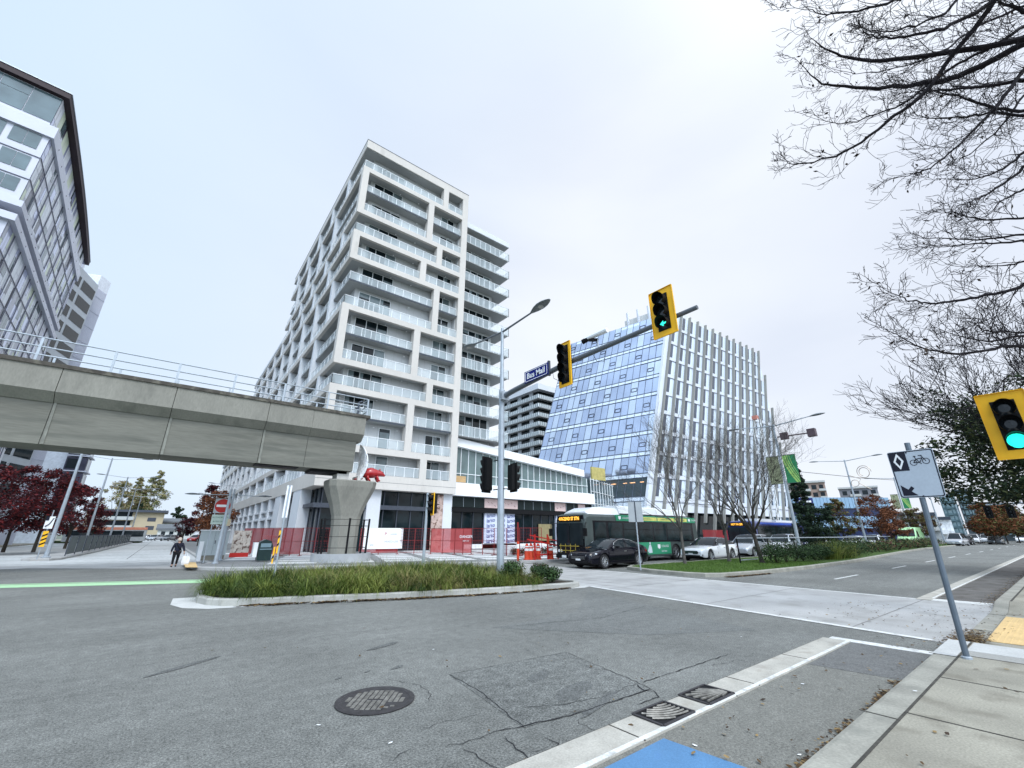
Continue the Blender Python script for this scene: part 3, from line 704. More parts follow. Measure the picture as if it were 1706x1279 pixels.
# base fascia and ground floor
b = MB(); b.box(X0, Y0, 5.7, 22.95, 41.9, 6.4); b.box(X0, 41.9, 5.7, 11.4, 141, 6.4)
b.build('fascia', CREAM, tw, O)
b = MB(); b.box(X0-.004, Y0-.004, 6.34, X1+.004, Y0, 6.37); b.build('fascia_reveal', DEDGE, tw, O)
b = MB(); b.box(10.6, 41.2, .15, 23.6, 44, 5.7); b.box(11.4, 44, .15, 23, 140, 5.7); b.build('shopfront_glass', WGL, tw, O)
b = MB(); b.box(9.9, 40.7, 3.9, 23.7, 41.15, 4.3); b.box(9.9, 41.15, 4.0, 10.5, 52, 4.3); b.build('canopy', DSTEEL, tw, O)
b = MB()
for x in [10.6+1.45*k for k in range(10)]: b.box(x, 41.1, .15, x+.09, 41.19, 5.7)
for y in [41.5+1.4*k for k in range(30)]: b.box(10.5, y, .15, 10.59, y+.09, 5.7)
b.build('mullion', DSTEEL, tw, O)
for (x0, x1, zt_) in [(14.6, 15.9, 5.7), (22.7, 23.78, 5.7)]:
    b = MB(); b.box(x0, 40.55, .15, x1, 41.25, zt_); b.build('pier_column', WBLUE, tw, O)
for y in [44.5, 53.5] : 
    b = MB(); b.box(9.55, y, .15, 10.6, y+3.2, 5.7); b.build('pier_column', WBLUE, tw, O)
b = MB()
for y in [60+5.2*k for k in range(15)]: b.box(9.55, y, .15, 10.3, y+.9, 5.7)
b.box(9.62, 57, 3.3, 9.9, 140, 3.6); b.box(9.62, 57, 4.2, 9.9, 140, 4.4)
b.build('colonnade', WBLUE, tw, O)
# lower block beyond the roof step
b = MB(); b.box(9.3, 106, 18.8, 23, 141, 20.2); b.build('parapet', WBLUE, tw, O)
# ---- glass-balcony wing of the same block
b = MB(); b.box(23.8, 41.85, 11.4, 29.4, 62, 41.6, 0); b.build('wing_wall', CLAD, tw, O)
b = MB(); b.box(23.8, 40.3, 41.35, 31.3, 62, 42.15); b.build('wing_roof', WBLUE, tw, O)
b = MB(); b.box(23.83, 40.35, 41.28, 31.25, 61.9, 41.35); b.build('soffit', SOFF, tw, O)
for i in range(1, 11):
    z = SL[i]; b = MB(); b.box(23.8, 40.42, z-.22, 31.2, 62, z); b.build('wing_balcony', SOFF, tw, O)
    b = MB(); rail(b, (23.82, 40.36), (31.28, 40.36), z-.25, 9, 1.28); rail(b, (31.28, 40.36), (31.28, 52), z-.25, 10, 1.28)
    b.build('wing_railing', [RAILF, RGLS], tw, O)
    b = MB(); win(b, 24.7, 29.0, 41.84, z+.02, z+2.65, 4); b.box(25.9, 41.77, z+.1, 26.7, 41.79, z+2.0, 2)
    b.build('wing_window', [WGL, RAILF, WGL2], tw, O)
# ================================================================== PODIUM between the towers
pd = empty('shop_podium', (24, 41, 0), 'low white two-storey shop podium with ribbon windows and unfinished black shopfronts', 'building'); O = (24, 41, 0)
PAL = pm('podium_white', (.78, .79, .80), .5, n=(.3, .03), n2=(5, .02))
b = MB(); b.prism([(23.82, 41.0), (47.8, 41.3), (47.8, 70), (23.82, 62)], 5.7, 7.1); b.build('sill_band', PAL, pd, O)
zt = lambda p: 11.55-.085*(p[0]-31)
b = MB(); b.prism([(23.82, 41.0), (45.6, 41.05), (46.5, 46), (46, 62), (23.82, 62)], lambda p: zt(p)-.95, zt); b.build('roof_fascia', PAL, pd, O)
b = MB(); b.prism([(23.9, 41.6), (47.0, 41.8), (48.5, 50), (47, 61), (23.9, 61)], 7.1, lambda p: zt(p)-.9); b.build('ribbon_glazing', pm('podium_glass', (.12, .17, .17), .06, n=(.5, .3), spec=.5), pd, O)
b = MB(); k_ = 0; x = 24.3
while x < 47:
    y = 41.6+.2*(x-23.9)/23; b.box(x-.035, y-.07, 7.1, x+.035, y-.005, zt((x, 0))-.95); x += 1.02
b.box(24, 41.54, 8.15, 35, 41.6, 8.22); b.box(35, 41.62, 8.15, 46.8, 41.7, 8.22); b.box(24, 41.54, 7.1, 47, 41.66, 7.18)
b.build('mullion', RAILF, pd, O)
b = MB(); b.box(24.3, 41.45, 7.2, 26.0, 41.52, 7.9); b.build('plywood_panel', pm('plywood', (.48, .32, .16), .7, n=(2, .2), stretch=(1, 1, 8)), pd, O)
b = MB(); b.box(23.85, 42.3, .15, 47.2, 60, 5.7); b.build('shopfront_glass', WGL, pd, O)
b = MB(); b.box(23.85, 42.0, 4.55, 47.2, 42.3, 5.65, 0); b.box(23.85, 41.7, 4.0, 47.2, 42.05, 4.5, 1); b.build('sign_band', [pm('band_green_black', (.010, .020, .020), .5), BLACK], pd, O)
b = MB(); x = 24.6
while x < 47: b.box(x, 42.2, .15, x+.08, 42.3, 4.0); b.box(x, 41.97, 4.6, x+.05, 42.0, 5.6, 1); x += 1.5
b.build('mullion', [DSTEEL, STEEL], pd, O)
b = MB(); b.box(23.85, 41.7, .15, 24.5, 42.3, 5.7); b.build('corner_column', PAL, pd, O)
b = MB()
for a, c in [(29.0, 34.0), (40.6, 42.6)]: b.box(a, 42.1, .15, c, 42.3, .7)
b.box(26.5, 42.1, .15, 40, 42.25, .6); b.build('plinth', PAL, pd, O)
WRAP = pm('wall_wrap', (.56, .60, .72), .6, n=(1, .05)); WRT = pm('wrap_ink', (.03, .05, .20), .6)
PINK = pm('pink_sheathing', (.66, .50, .47), .7, n=(2, .1)); PKI = pm('pink_ink', (.30, .10, .10), .7)
for a, c in ((29.1, 33.6), (40.6, 42.4)): b = MB(); b.box(a, 42.0, .7, c, 42.28, 4.0); b.build('wall_wrap', WRAP, pd, O)
for r_ in range(6):
    for x in (30.0, 31.5, 33.0, 41.5):
        text('larso', .62, frame((x-O[0], 41.99-O[1], .95+r_*.56), (1, 0, .13), (0, 0, 1)), WRT, pd, 'wrap_lettering', .004, bold=.008)
for a, c in ((29.0, 34.0), (40.4, 42.4), (44.9, 46.3)): b = MB(); b.box(a, 41.9, 4.58, c, 41.99, 5.62); b.build('pink_panel', PINK, pd, O)
b = MB()
for x in [29.4+.5*k for k in range(9)]+[40.7, 41.3, 41.9, 45.3, 45.9]:
    zz = rw.uniform(4.9, 5.35); b.bar((x, 41.885, zz), (x+.2, 41.885, zz-.14), .09, .01)
b.build('panel_print', PKI, pd, O)
b = MB(); b.box(37.6, 42.1, .9, 39.9, 42.2, 2.9); b.build('paper_panel', pm('kraft_paper', (.25, .21, .11), .8, n=(2, .15), stretch=(4, 1, 1)), pd, O)
# glass link between podium and office
b = MB(); b.prism([(47.8, 42), (58, 46), (58, 70), (47.8, 70)], .15, 9.4); b.build('glass_link', pm('link_glass', (.07, .10, .11), .06, n=(.5, .3), spec=.9), pd, O)
b = MB()
for k in range(9): x = 47.8+k*1.2; y = 42+(x-47.8)*.392; b.box(x-.04, y-.1, .15, x+.04, y-.02, 9.5)
for z in (3.5, 5.9, 7.6, 9.3): b.bar((47.8, 41.93, z), (58, 45.93, z), .07, .07)
b.build('mullion', RAILF, pd, O)
b = MB(); b.box(49.5, 43, 9.5, 52.6, 43.3, 11.4); b.build('plywood_panel', pm('plywood_yellow', (.42, .36, .13), .7, n=(2, .2)), pd, O)
# mottled pilaster and poster at the tower end of the shops
b = MB(); b.box(21.4, 40.45, .15, 22.68, 40.56, 5.6); b.build('pink_panel', pm('mottled_pink', (.44, .33, .29), .7, n=(2, .3), tint=((.13, .07, .05), 3, .52, .62)), tw, (9.5, 39.9, 0))
# ================================================================== OFFICE with leaning glass front
of = empty('glass_office_building', (62, 42, 0), 'blue glass office block with a leaning front and tall slanted grey fins', 'building'); O = (62, 42, 0)
LEAN = .35
def Pw(t, z):    # west face: t 0 (corner) .. 1 (north end)
    return Vector((62-5.3*t+LEAN*(z-6.9), 42+25*t, z))
def Ps(s_, z):   # south face: s metres along X from the corner line at height z (fins lean)
    x = 62+s_+LEAN*(z-6.9); return Vector((x, 42-(x-62)*.052, z))
XE = 114.2
ZR = [6.9+4.0*k for k in range(10)]   # floor lines up to 42.9, parapet 46.4
BLU = pm('glass_blue', (.50, .56, .70), .05, .9, n=(.18, .16), spec=.5)
BLU2 = pm('glass_blue_light', (.66, .72, .82), .05, .9, n=(.5, .06), spec=1)
SPD = pm('spandrel_pale', (.66, .74, .83), .2, .1, n=(.4, .05), coat=.5)
SPW = pm('spandrel_white', (.62, .65, .70), .35, n=(.4, .04))
LINE = pm('mullion_dark', (.10, .12, .17), .5)
FIN = pm('fin_grey', (.235, .232, .215), .6, n=(.3, .08))
rg = random.Random(9)
# body
b = MB(); ztop = 46.0
def ring(z, x_off=.3): 
    a = Pw(0, z); c = Pw(1, z)
    return [(a.x+x_off, a.y+x_off, z), (XE-.3, 42-(XE-62)*.052+x_off, z), (XE-.3, 68, z), (c.x+x_off, c.y, z)]
b.loft([ring(5.6), ring(20), ring(ztop-.2)]); b.build('core', pm('core_grey', (.2, .22, .25), .6), of, O)
b = MB(); b.prism([(64.5, 45), (XE-4, 43), (XE-4, 66), (60, 66)], .1, 5.7); b.build('ground_floor', WGL, of, O)
NP = 17
for k in range(10):
    z0 = ZR[k]; z1 = z0+4.0
    g0, g1 = z0+.75, z1-.08
    b = MB()
    for i in range(NP):
        t0, t1 = i/NP, (i+1)/NP; m = 1 if ((i*7+k*3) % 9 == 0 or rg.random() < .12) else 0
        if k == 0: m = 2
        j = rg.uniform(-.035, .035)
        q = [Pw(t0, g0), Pw(t1, g0), Pw(t1, g1)+Vector((j, 0, 0)), Pw(t0, g1)+Vector((j, 0, 0))]; b.face(q[::-1], m)
    b.build('glass_ribbon', [BLU, BLU2, pm('glass_lobby', (.05, .07, .08), .05, spec=1)], of, O)
    b = MB(); b.face([Pw(1, z0), Pw(1, g0), Pw(0, g0), Pw(0, z0)]); b.build('spandrel', SPD, of, O)
    b = MB()
    for i in range(NP+1):
        t = i/NP; b.bar(Pw(t, z0)+Vector((-.05, 0, 0)), Pw(t, z1)+Vector((-.05, 0, 0)), .05, .05)
    for z in (z0, g0): b.bar(Pw(0, z)+Vector((-.05, 0, 0)), Pw(1, z)+Vector((-.05, 0, 0)), .09, .09)
    for i in range(NP):
        if (i*5+k*2) % 4 == 1 and k: 
            t0, t1 = (i+.12)/NP, (i+.88)/NP; za, zb = g0+1.0, g0+1.75
            for p, q in [((t0, za), (t1, za)), ((t1, za), (t1, zb)), ((t1, zb), (t0, zb)), ((t0, zb), (t0, za))]:
                b.bar(Pw(*p)+Vector((-.06, 0, 0)), Pw(*q)+Vector((-.06, 0, 0)), .11, .06)
    b.build('mullion', LINE, of, O)
# top parapet of pale glass
b = MB(); b.face([Pw(1, 46.6), Pw(0, 46.6), Pw(0, 46.0-.0), Pw(1, 46.0)]); b.build('parapet_edge', SPD, of, O)
b = MB()
for i in range(NP): b.bar(Pw(i/NP, 43.6)+Vector((-.04, 0, 0)), Pw(i/NP, 46.6)+Vector((-.04, 0, 0)), .05, .05)
b.build('parapet_mullion', LINE, of, O)
# lower skirt below the first floor line
b = MB(); b.face([Pw(1, 5.3), Pw(1, 6.9), Pw(0, 6.9), Pw(0, 5.3)]); a_, c_ = Ps(0, 5.3), Ps(50, 5.3)
b.build('skirt', SPD, of, O)
b = MB()
for i in range(NP+1): b.bar(Pw(i/NP, 5.3)+Vector((-.05, 0, 0)), Pw(i/NP, 6.9)+Vector((-.05, 0, 0)), .06, .05)
b.build('mullion', LINE, of, O)
b = MB()
for _ in range(16):
    t = rg.uniform(.04, .5); p = Pw(t, 10.1); b.bar(p+Vector((-.12, 0, 0)), p+Vector((-.12, .9, .0)), .05, .12)
b.build('lobby_light', pm('lamp_warm', (.9, .5, .25), .5, em=((1, .55, .28), 1.3)), of, O)
# white corner post
b = MB(); b.ext([Ps(-.55, 5.3)+Vector((0, -.1, 0)), Ps(.55, 5.3)+Vector((0, -.1, 0)), Ps(.55, 46.6)+Vector((0, -.1, 0)), Ps(-.55, 46.6)+Vector((0, -.1, 0))], (0, .5, 0)); b.build('corner_post', SPW, of, O)
# south face: spandrels, panels, narrow dark windows between fins
BAY = 3.12
nb = 18
dark_strips = []
for k in range(10):
    z0, z1 = ZR[k], ZR[k]+4.0
    b = MB()
    xe = XE-Ps(0, z1).x
    b.face([Ps(0, z0), Ps(XE-Ps(0, z0).x, z0), Ps(xe, z0+.8), Ps(0, z0+.8)]); b.build('south_spandrel', SPW, of, O)
    b = MB(); b.face([Ps(0, z0+.8)+Vector((0, .02, 0)), Ps(XE-Ps(0, z0).x, z0+.8)+Vector((0, .02, 0)), Ps(xe, z1)+Vector((0, .02, 0)), Ps(0, z1)+Vector((0, .02, 0))]); b.build('south_panel', SPD, of, O)
    b = MB(); b.bar(Ps(0, z0)+Vector((0, -.05, 0)), Ps(xe, z0)+Vector((0, -.05, 0)), .08, .08)
    for i in range(nb):
        s0 = i*BAY
        if Ps(s0+BAY, z1).x > XE: continue
        off = 1.75 if (i % 2) else 1.5
        if i % 3 == 2:
            for zz in (1.5, 2.1, 2.7): b.bar(Ps(s0+.5, z0+zz)+Vector((0, -.03, 0)), Ps(s0+off, z0+zz)+Vector((0, -.03, 0)), .05, .08)
        dark_strips.append((k, i, s0+off))
    b.build('south_line', LINE, of, O)
dark_strips.sort(key=lambda q: (q[1]))
def strip_face(b, k, i, s0):
    z0, z1 = ZR[k]+.8, ZR[k]+4.0; wd = .92
    b.face([Ps(s0, z0)+Vector((0, -.03, 0)), Ps(s0+wd, z0)+Vector((0, -.03, 0)), Ps(s0+wd, z1)+Vector((0, -.03, 0)), Ps(s0, z1)+Vector((0, -.03, 0))])
DKW = pm('window_blueblack', (.035, .05, .085), .06, .1, n=(.4, .4), spec=1)
for q in dark_strips[:100]:
    b = MB(); strip_face(b, *q); b.build('window', DKW, of, O)
b = MB()
for q in dark_strips[100:]: strip_face(b, *q)
tag(b.build('window_strips', DKW, of, O), kind='stuff')
for i in range(nb+1):
    s0 = i*BAY+.75; zt_ = 47.6
    xtop = Ps(s0, zt_).x
    if xtop > XE+1: zt_ = 6.9+(XE+1-62-s0)/LEAN
    if zt_ < 9 : continue
    # column tops step down where they meet the end of the building
    b = MB(); v = Vector((0, -.5, 0)); a0, a1 = Ps(s0-.16, .1 if i % 2 == 0 else 3.6), Ps(s0+.16, .1 if i % 2 == 0 else 3.6); b0, b1 = Ps(s0-.16, zt_), Ps(s0+.16, zt_)
    b.ext([a0, a1, b1, b0], v); b.build('fin', FIN, of, O)
b = MB(); b.ext([Ps(0, 5.3), Ps(XE-62, 5.3), Ps(XE-62, 6.9), Ps(0, 6.9)], (0, .3, 0)); b.build('south_skirt', SPW, of, O)
b = MB(); b.prism([(78.2, 42.5), (100, 42), (100, 53), (76.2, 53)], 46, 49.6); b.build('plant_screen', pm('plant_grey', (.62, .62, .60), .5, n=(.3, .05)), of, O)
b = MB()
for y in (44, 46.5, 49, 51.5): b.box(77.1-(y-43)*.2, y, 46.5, 77.6-(y-43)*.2, y+.35, 51.0)
b.build('screen_post', SPW, of, O)
b = MB()
for y0, y1 in [(60, 66)]:
    for y in (59.5, 61.5, 63.5, 65.5): b.bar((74.5, y, 46), (74.5, y, 48.6), .12)
    b.bar((74.5, 59.5, 48.6), (74.5, 65.5, 48.6), .1)
b.build('roof_rail', STEEL, of, O)
b = MB(); b.box(76, 60.5, 46, 79, 64, 48.0); b.build('roof_unit', WHT, of, O)
# ================================================================== CONDO seen between
cn = empty('balcony_apartment_block', (84, 93, 0), 'distant grey apartment block with slatted balconies, between the cream tower and glass office', 'building'); O = (84, 93, 0)
b = MB(); b.box(85.5, 94.5, 0, 120, 114, 45); b.build('wall', WGL, cn, O)
b = MB(); b.box(83.5, 92.5, 45, 121, 115, 46.8); b.build('roof', WBLUE, cn, O)
for k in range(14):
    z = 42.3-k*2.95
    b = MB(); b.box(84, 93, z-.25, 120, 114, z, 0); b.box(84, 93, z, 120, 93.1, z+1.1, 1); b.box(84, 93.1, z, 84.1, 114, z+1.1, 1)
    for y in [93+.9*j for j in range(24)]: b.box(83.93, y, z, 84, y+.12, z+1.1, 2)
    for x in [84+.9*j for j in range(14)]: b.box(x, 92.93, z, x+.12, 93, z+1.1, 2)
    b.build('balcony', [SOFF, pm('rail_panel', (.30, .34, .35), .3), RAILF], cn, O)
b = MB()
for y in (97, 103, 109): b.box(85.2, y, 3, 85.5, y+1.8, 45)
b.build('wall_panel', WBLUE, cn, O)
# ================================================================== LEFT TOWER
lt = empty('curtain_wall_tower', (-17.7, 54.8, 0), 'angular glass and white tower with dark overhanging roof, at the left edge', 'building'); O = (-17.7, 54.8, 0)
LA = R(93.2); ld = Vector((cos(LA), sin(LA), 0)); ln = Vector((sin(LA), -cos(LA), 0))   # along the mall face, outward normal (+X)
B0 = Vector((-18.55, 55.45, 0))        # wall corner
def Lp(s_, z, o_=0): return B0+ld*s_+ln*o_+Vector((0, 0, z))      # mall face (east)
def Lf(s_, z, o_=0): return B0-ln*s_-ld*o_+Vector((0, 0, z))      # front face (south), s to the left
LEN = 39.5
LWH = pm('panel_white_lilac', (.53, .55, .63), .4, n=(.5, .05)); LGL = pm('glass_teal', (.085, .125, .14), .06, 0, n=(.5, .4), spec=.5)
LPA = [LWH, LGL, pm('panel_lilac_glass', (.48, .52, .72), .12, .2, n=(.5, .15), spec=1), pm('panel_lime', (.62, .70, .55), .3, n=(.5, .1)), pm('panel_dark', (.06, .06, .09), .2, n=(.5, .3)), pm('panel_blue', (.03, .06, .42), .3), pm('panel_pale', (.70, .74, .80), .3)]
ROOFD = pm('roof_maroon', (.030, .018, .022), .6)
# roof with overhang whose mall edge swings out (curved)
pr = []
for i in range(13):
    s_ = -.8+i*(LEN+.2)/12; o_ = .8+.22*sin(pi*i/12)
    pr.append(Lp(s_, 0, o_))
top = [(p.x, p.y) for p in pr]+[tuple(Lp(LEN, 0, -24).xy), tuple((Lf(30, 0, .8)).xy)]
b = MB(); b.prism(top, 45.9, 46.6, 1, 0); b.build('roof', [ROOFD, ROOFD], lt, O)
b = MB()
for i in range(12): b.bar(pr[i]+Vector((0, 0, 46.62)), pr[i+1]+Vector((0, 0, 46.62)), .14, .1)
b.bar(pr[0]+Vector((0, 0, 46.62)), Lf(30, 46.62, .8), .14, .1); b.build('roof_edge', STEEL, lt, O)
core = [Lp(0, 0), Lp(LEN, 0), Lp(LEN, 0, -22), Lf(28, 0)]
def insetp(o_): return [tuple((Lp(o_, 0, -o_)).xy), tuple(Lp(LEN, 0, -o_).xy), tuple(Lp(LEN, 0, -22).xy), tuple((Lf(28, 0, -o_)).xy)]
b = MB(); b.prism(insetp(1.4), .1, 45.9); b.build('core', LPA[1], lt, O)
rg = random.Random(21)
def lface(fn, s0, s1, z0, z1, wide, b, pal, frames=True, o_=0):
    s_ = s0
    while s_ < s1-.05:
        wd = min(rg.choice(wide), s1-s_); zs = [z0, z1] if rg.random() < .35 else ([z0, z0+(z1-z0)*rg.choice((.3, .35, .62)), z1])
        for a, c in zip(zs, zs[1:]):
            m = rg.choice(pal); q = [fn(s_+.03, a+.03, o_), fn(s_+wd-.03, a+.03, o_), fn(s_+wd-.03, c-.03, o_), fn(s_+.03, c-.03, o_)]; b.face(q, m)
        s_ += wd
PAL_E = [0, 2, 6, 1, 6, 3, 6, 0, 6, 4, 2]
levels = []
# upper crown storeys 41.4..45.9, main 31.9..40.2, recess 30.2..31.9, lower block .. 4
for (z0, z1, o_, name) in [(41.5, 45.9, .3, 'crown_storey'), (37.3, 40.1, .9, 'storey'), (34.5, 37.3, .9, 'storey'), (31.9, 34.5, .9, 'storey'),
                           (26.8, 29.6, .9, 'storey'), (24.0, 26.8, .9, 'storey'), (21.2, 24.0, .9, 'storey'), (18.4, 21.2, .9, 'storey'), (15.6, 18.4, .9, 'storey'), (12.8, 15.6, .9, 'storey'), (10.0, 12.8, .9, 'storey')]:
    b = MB(); e = LEN-6 if z0 < 41 else LEN
    b.prism([tuple(Lp(-o_+.05, 0, o_-.06).xy), tuple(Lp(e, 0, o_-.06).xy), tuple(Lp(e, 0, -3).xy), tuple(Lf(28, 0, -3).xy), tuple(Lf(28, 0, o_-.05).xy)], z0, z1, 0)
    lface(lambda s_, z, o2: Lp(s_, z, o_), -o_, e, z0+.25, z1, [.55, .7, .7, 1.05, 1.3], b, PAL_E)
    if z0 > 41: lface(lambda s_, z, o2: Lf(s_, z, o_), 0-o_, 26, z0+.9, z1-.1, [2.1], b, [1, 1, 1]); 
    else:
        s_ = -o_+.55
        while s_ < 24:
            m = 5 if (abs(s_-4.45) < .2 and z0 > 37) else 1
            for q0, q1 in ((0, .95), (1.0, 1.95)):
                b.face([Lf(s_+q0, z0+.95, o_), Lf(s_+q1, z0+.95, o_), Lf(s_+q1, z1-.1, o_), Lf(s_+q0, z1-.1, o_)][::-1], m)
            s_ += 2.4
    b.build(name, LPA, lt, O)
    b = MB(); 
    b.bar(Lp(-o_, z0+.12, o_+.04), Lp(e, z0+.12, o_+.04), .07, .07); b.bar(Lp(-o_, z0+.12, o_+.04), Lf(26, z0+.12, o_+.04), .07, .07)
    if z0 < 41:
        for s_ in [2+k*3.3 for k in range(10)]: b.bar(Lp(s_, z0, o_+.05), Lp(s_, z1, o_+.05), .07, .07)
    b.build('floor_line', pm('line_slate', (.13, .14, .19), .4), lt, O)
# white bands: crown base, slab under the main volume, top of lower block, its base
for (z0, z1, o_) in [(40.1, 41.5, 1.15), (31.2, 31.9, 1.3), (29.6, 30.35, 1.3), (9.3, 10.0, 1.3)]:
    b = MB(); e = LEN-6
    b.prism([tuple(Lp(-o_, 0, o_).xy), tuple(Lp(e, 0, o_).xy), tuple(Lp(e, 0, -3).xy), tuple(Lf(28, 0, -3).xy), tuple(Lf(28, 0, o_).xy)], z0, z1); 
    for s_ in [1.5+2.9*k for k in range(12)]: b.lathe([(.09, 0), (.09, .02)], tuple(Lp(s_, (z0+z1)/2, o_)), 6, 1, 'x')
    b.build('white_band', [LWH, LPA[4]], lt, O)
# recessed joint
b = MB(); b.prism(insetp(.2), 30.35, 31.2); b.build('recess', LPA[4], lt, O)
# end bay with stacked dark windows, then corrugated slab beyond
b = MB(); b.prism([tuple(Lp(LEN-6, 0, 0).xy), tuple(Lp(LEN+1.5, 0, 2.6).xy), tuple(Lp(LEN+1.5, 0, -6).xy), tuple(Lp(LEN-6, 0, -6).xy)], 6, 43.6)
b.build('end_bay', pm('end_bay_grey', (.46, .50, .54), .5, n=(.5, .05)), lt, O)
ea, eb = Lp(LEN-6, 0, .04), Lp(LEN+1.5, 0, 2.64)
for k in range(13):
    z0 = 6.8+2.8*k; b = MB()
    for t0, t1 in ((.1, .38), (.46, .96)):
        p, q = ea.lerp(eb, t0), ea.lerp(eb, t1); b.face([(p.x, p.y, z0), (q.x, q.y, z0), (q.x, q.y, z0+1.8), (p.x, p.y, z0+1.8)])
    b.build('end_window', GLS, lt, O)
# base: dark recess with columns and white canopy
b = MB(); b.prism(insetp(3.2), .1, 9.3); b.build('ground_floor', GLS, lt, O)
b = MB()
for s_ in (1, 9, 17, 25, 33): p = Lp(s_, 0, -.8); b.box(p.x-.5, p.y-.5, .1, p.x+.5, p.y+.5, 9.3)
b.build('column', CONCW, lt, O)
b = MB(); b.ext([Lp(-6, 5.2, 3.2), Lp(8, 5.2, 3.2), Lp(8, 6.0, 3.2), Lp(-6, 6.0, 3.2)], -ln*6); b.build('canopy', LWH, lt, O)
# ---- corrugated slab tower beyond it
cb = empty('corrugated_slab_tower', tuple(Lp(LEN+4, 0, 0)), 'pale corrugated slab tower standing just behind the dark-roofed tower', 'building'); O = tuple(Lp(LEN+4, 0, 0))
c0, c1 = at(170, 456, 100), at(188, 464, 102)
q = [(c0.x, c0.y), (c1.x, c1.y), (c1.x-8, c1.y+6), (c0.x-10, c0.y+4)]
b = MB(); b.prism(q, .1, 46.5); b.build('wall', LPA[6], cb, O)
b = MB(); dv = Vector((c1.x-c0.x, c1.y-c0.y, 0)); L0 = Vector((c0.x, c0.y, 0)); nn = Vector((dv.y, -dv.x, 0)).normalized()
for k in range(14): p = L0+dv*(k+.5)/14+nn*.03; b.bar(p+Vector((0, 0, .2)), p+Vector((0, 0, 44)), .07, .08)
b.build('rib', LWH, cb, O)
b = MB()
for k in range(14): b.bar(L0+nn*.06+Vector((0, 0, 4+k*2.95)), L0+dv+nn*.06+Vector((0, 0, 4+k*2.95)), .06, .06)
b.build('joint', pm('joint_soft2', (.40, .42, .5), .6), cb, O)
# lower wing with window boxes farther on (seen under the guideway)
wb = empty('window_box_block', tuple(at(100, 800, 118).xy)+(0,), 'far apartment block with projecting window boxes, seen beneath the guideway above the red trees', 'building'); p0 = at(92, 800, 118); O = (at(100, 800, 118).x, at(100, 800, 118).y, 0)
b = MB(); b.box(p0.x-8, p0.y, 0, p0.x+1.5, p0.y+10, 30); b.build('wall', LPA[6], wb, O)
for k in range(9):
    z = 4.5+2.9*k; b = MB(); b.box(p0.x+.6, p0.y-1.0, z, p0.x+3.6, p0.y+4, z+2.5, 0); b.box(p0.x+.8, p0.y-1.03, z+.35, p0.x+2.6, p0.y-1.0, z+2.2, 1); b.box(p0.x+3.6, p0.y-.6, z+.3, p0.x+3.63, p0.y+1.2, z+2.2, 1)
    b.box(p0.x+.5, p0.y-1.2, z-.2, p0.x+4.0, p0.y+4.2, z, 2); b.build('window_box', [LPA[4], GLS, LWH], wb, O)
# ================================================================== GUIDEWAY
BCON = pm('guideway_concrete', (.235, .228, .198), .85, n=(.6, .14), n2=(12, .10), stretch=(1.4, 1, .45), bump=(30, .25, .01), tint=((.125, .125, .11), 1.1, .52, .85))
BMOSS = pm('guideway_edge', (.075, .068, .058), .9, n=(2, .4), tint=((.16, .15, .12), 3, .5, .7))
gw = empty('concrete_guideway', (8.6, 27, 5.1), 'massive weathered concrete elevated guideway, a dead-end stub resting on its flared column', 'guideway'); O = (8.6, 27, 5.1)
XA, XB = -75, 8.85
YN, YF = 26.0, 29.0
def extrude_x(b, prof, x0, x1, m=0): b.loft([[(x0, y, z) for y, z in prof], [(x1, y, z) for y, z in prof]], m)
b = MB(); joints = [-75, -60, -45, -30, -22, -14, -9.15, -5.0, -.92, 3.25, 5.6, 8.7]
for a, c in zip(joints, joints[1:]):
    prof = [(26.50, 7.15), (26.05, 7.55), (26.0, 8.62), (29.0, 8.62), (28.95, 7.55), (28.55, 7.15)]
    if a < 4: extrude_x(b, prof, a+.012, c-.012)
    else:
        extrude_x(b, prof, a-.0 if a > 5 else a+.012, c)
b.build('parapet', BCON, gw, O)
b = MB()
for a, c in zip(joints[:-2]+[5.6], joints[1:-1]+[8.45]):
    t_ = 5.32; prof = [(26.62, t_), (26.55, 7.2), (28.75, 7.2), (28.72, t_)]
    extrude_x(b, prof, a+.01, c-.01)
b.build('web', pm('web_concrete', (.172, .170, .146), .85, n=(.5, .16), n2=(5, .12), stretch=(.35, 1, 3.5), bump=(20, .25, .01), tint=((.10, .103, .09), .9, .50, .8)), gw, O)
for a in joints[3:-2]: b = MB(); b.bar((a+.10, 26.60, 5.33), (a+.06, 26.53, 7.18), .10, .02, up=(0, 1, 0)); b.build('joint_mortar', pm('mortar_pale', (.22, .222, .195), .9, n=(3, .3)), gw, O)
b = MB(); b.box(XA, 26.75, 5.40, 8.3, 28.6, 7.3); b.box(XA, 26.15, 7.65, 8.5, 28.8, 8.5); b.build('joint_filler', BMOSS, gw, O)
b = MB(); b.box(XA, 25.93, 8.62, 8.93, 29.05, 8.80); b.build('edge_cap', BMOSS, gw, O)
b = MB(); b.box(6.1, 26.9, 5.15, 8.2, 28.3, 5.31); b.box(3.2, 26.75, 5.27, 5.4, 27.6, 5.315); b.build('bearing_recess', BLACK, gw, O)
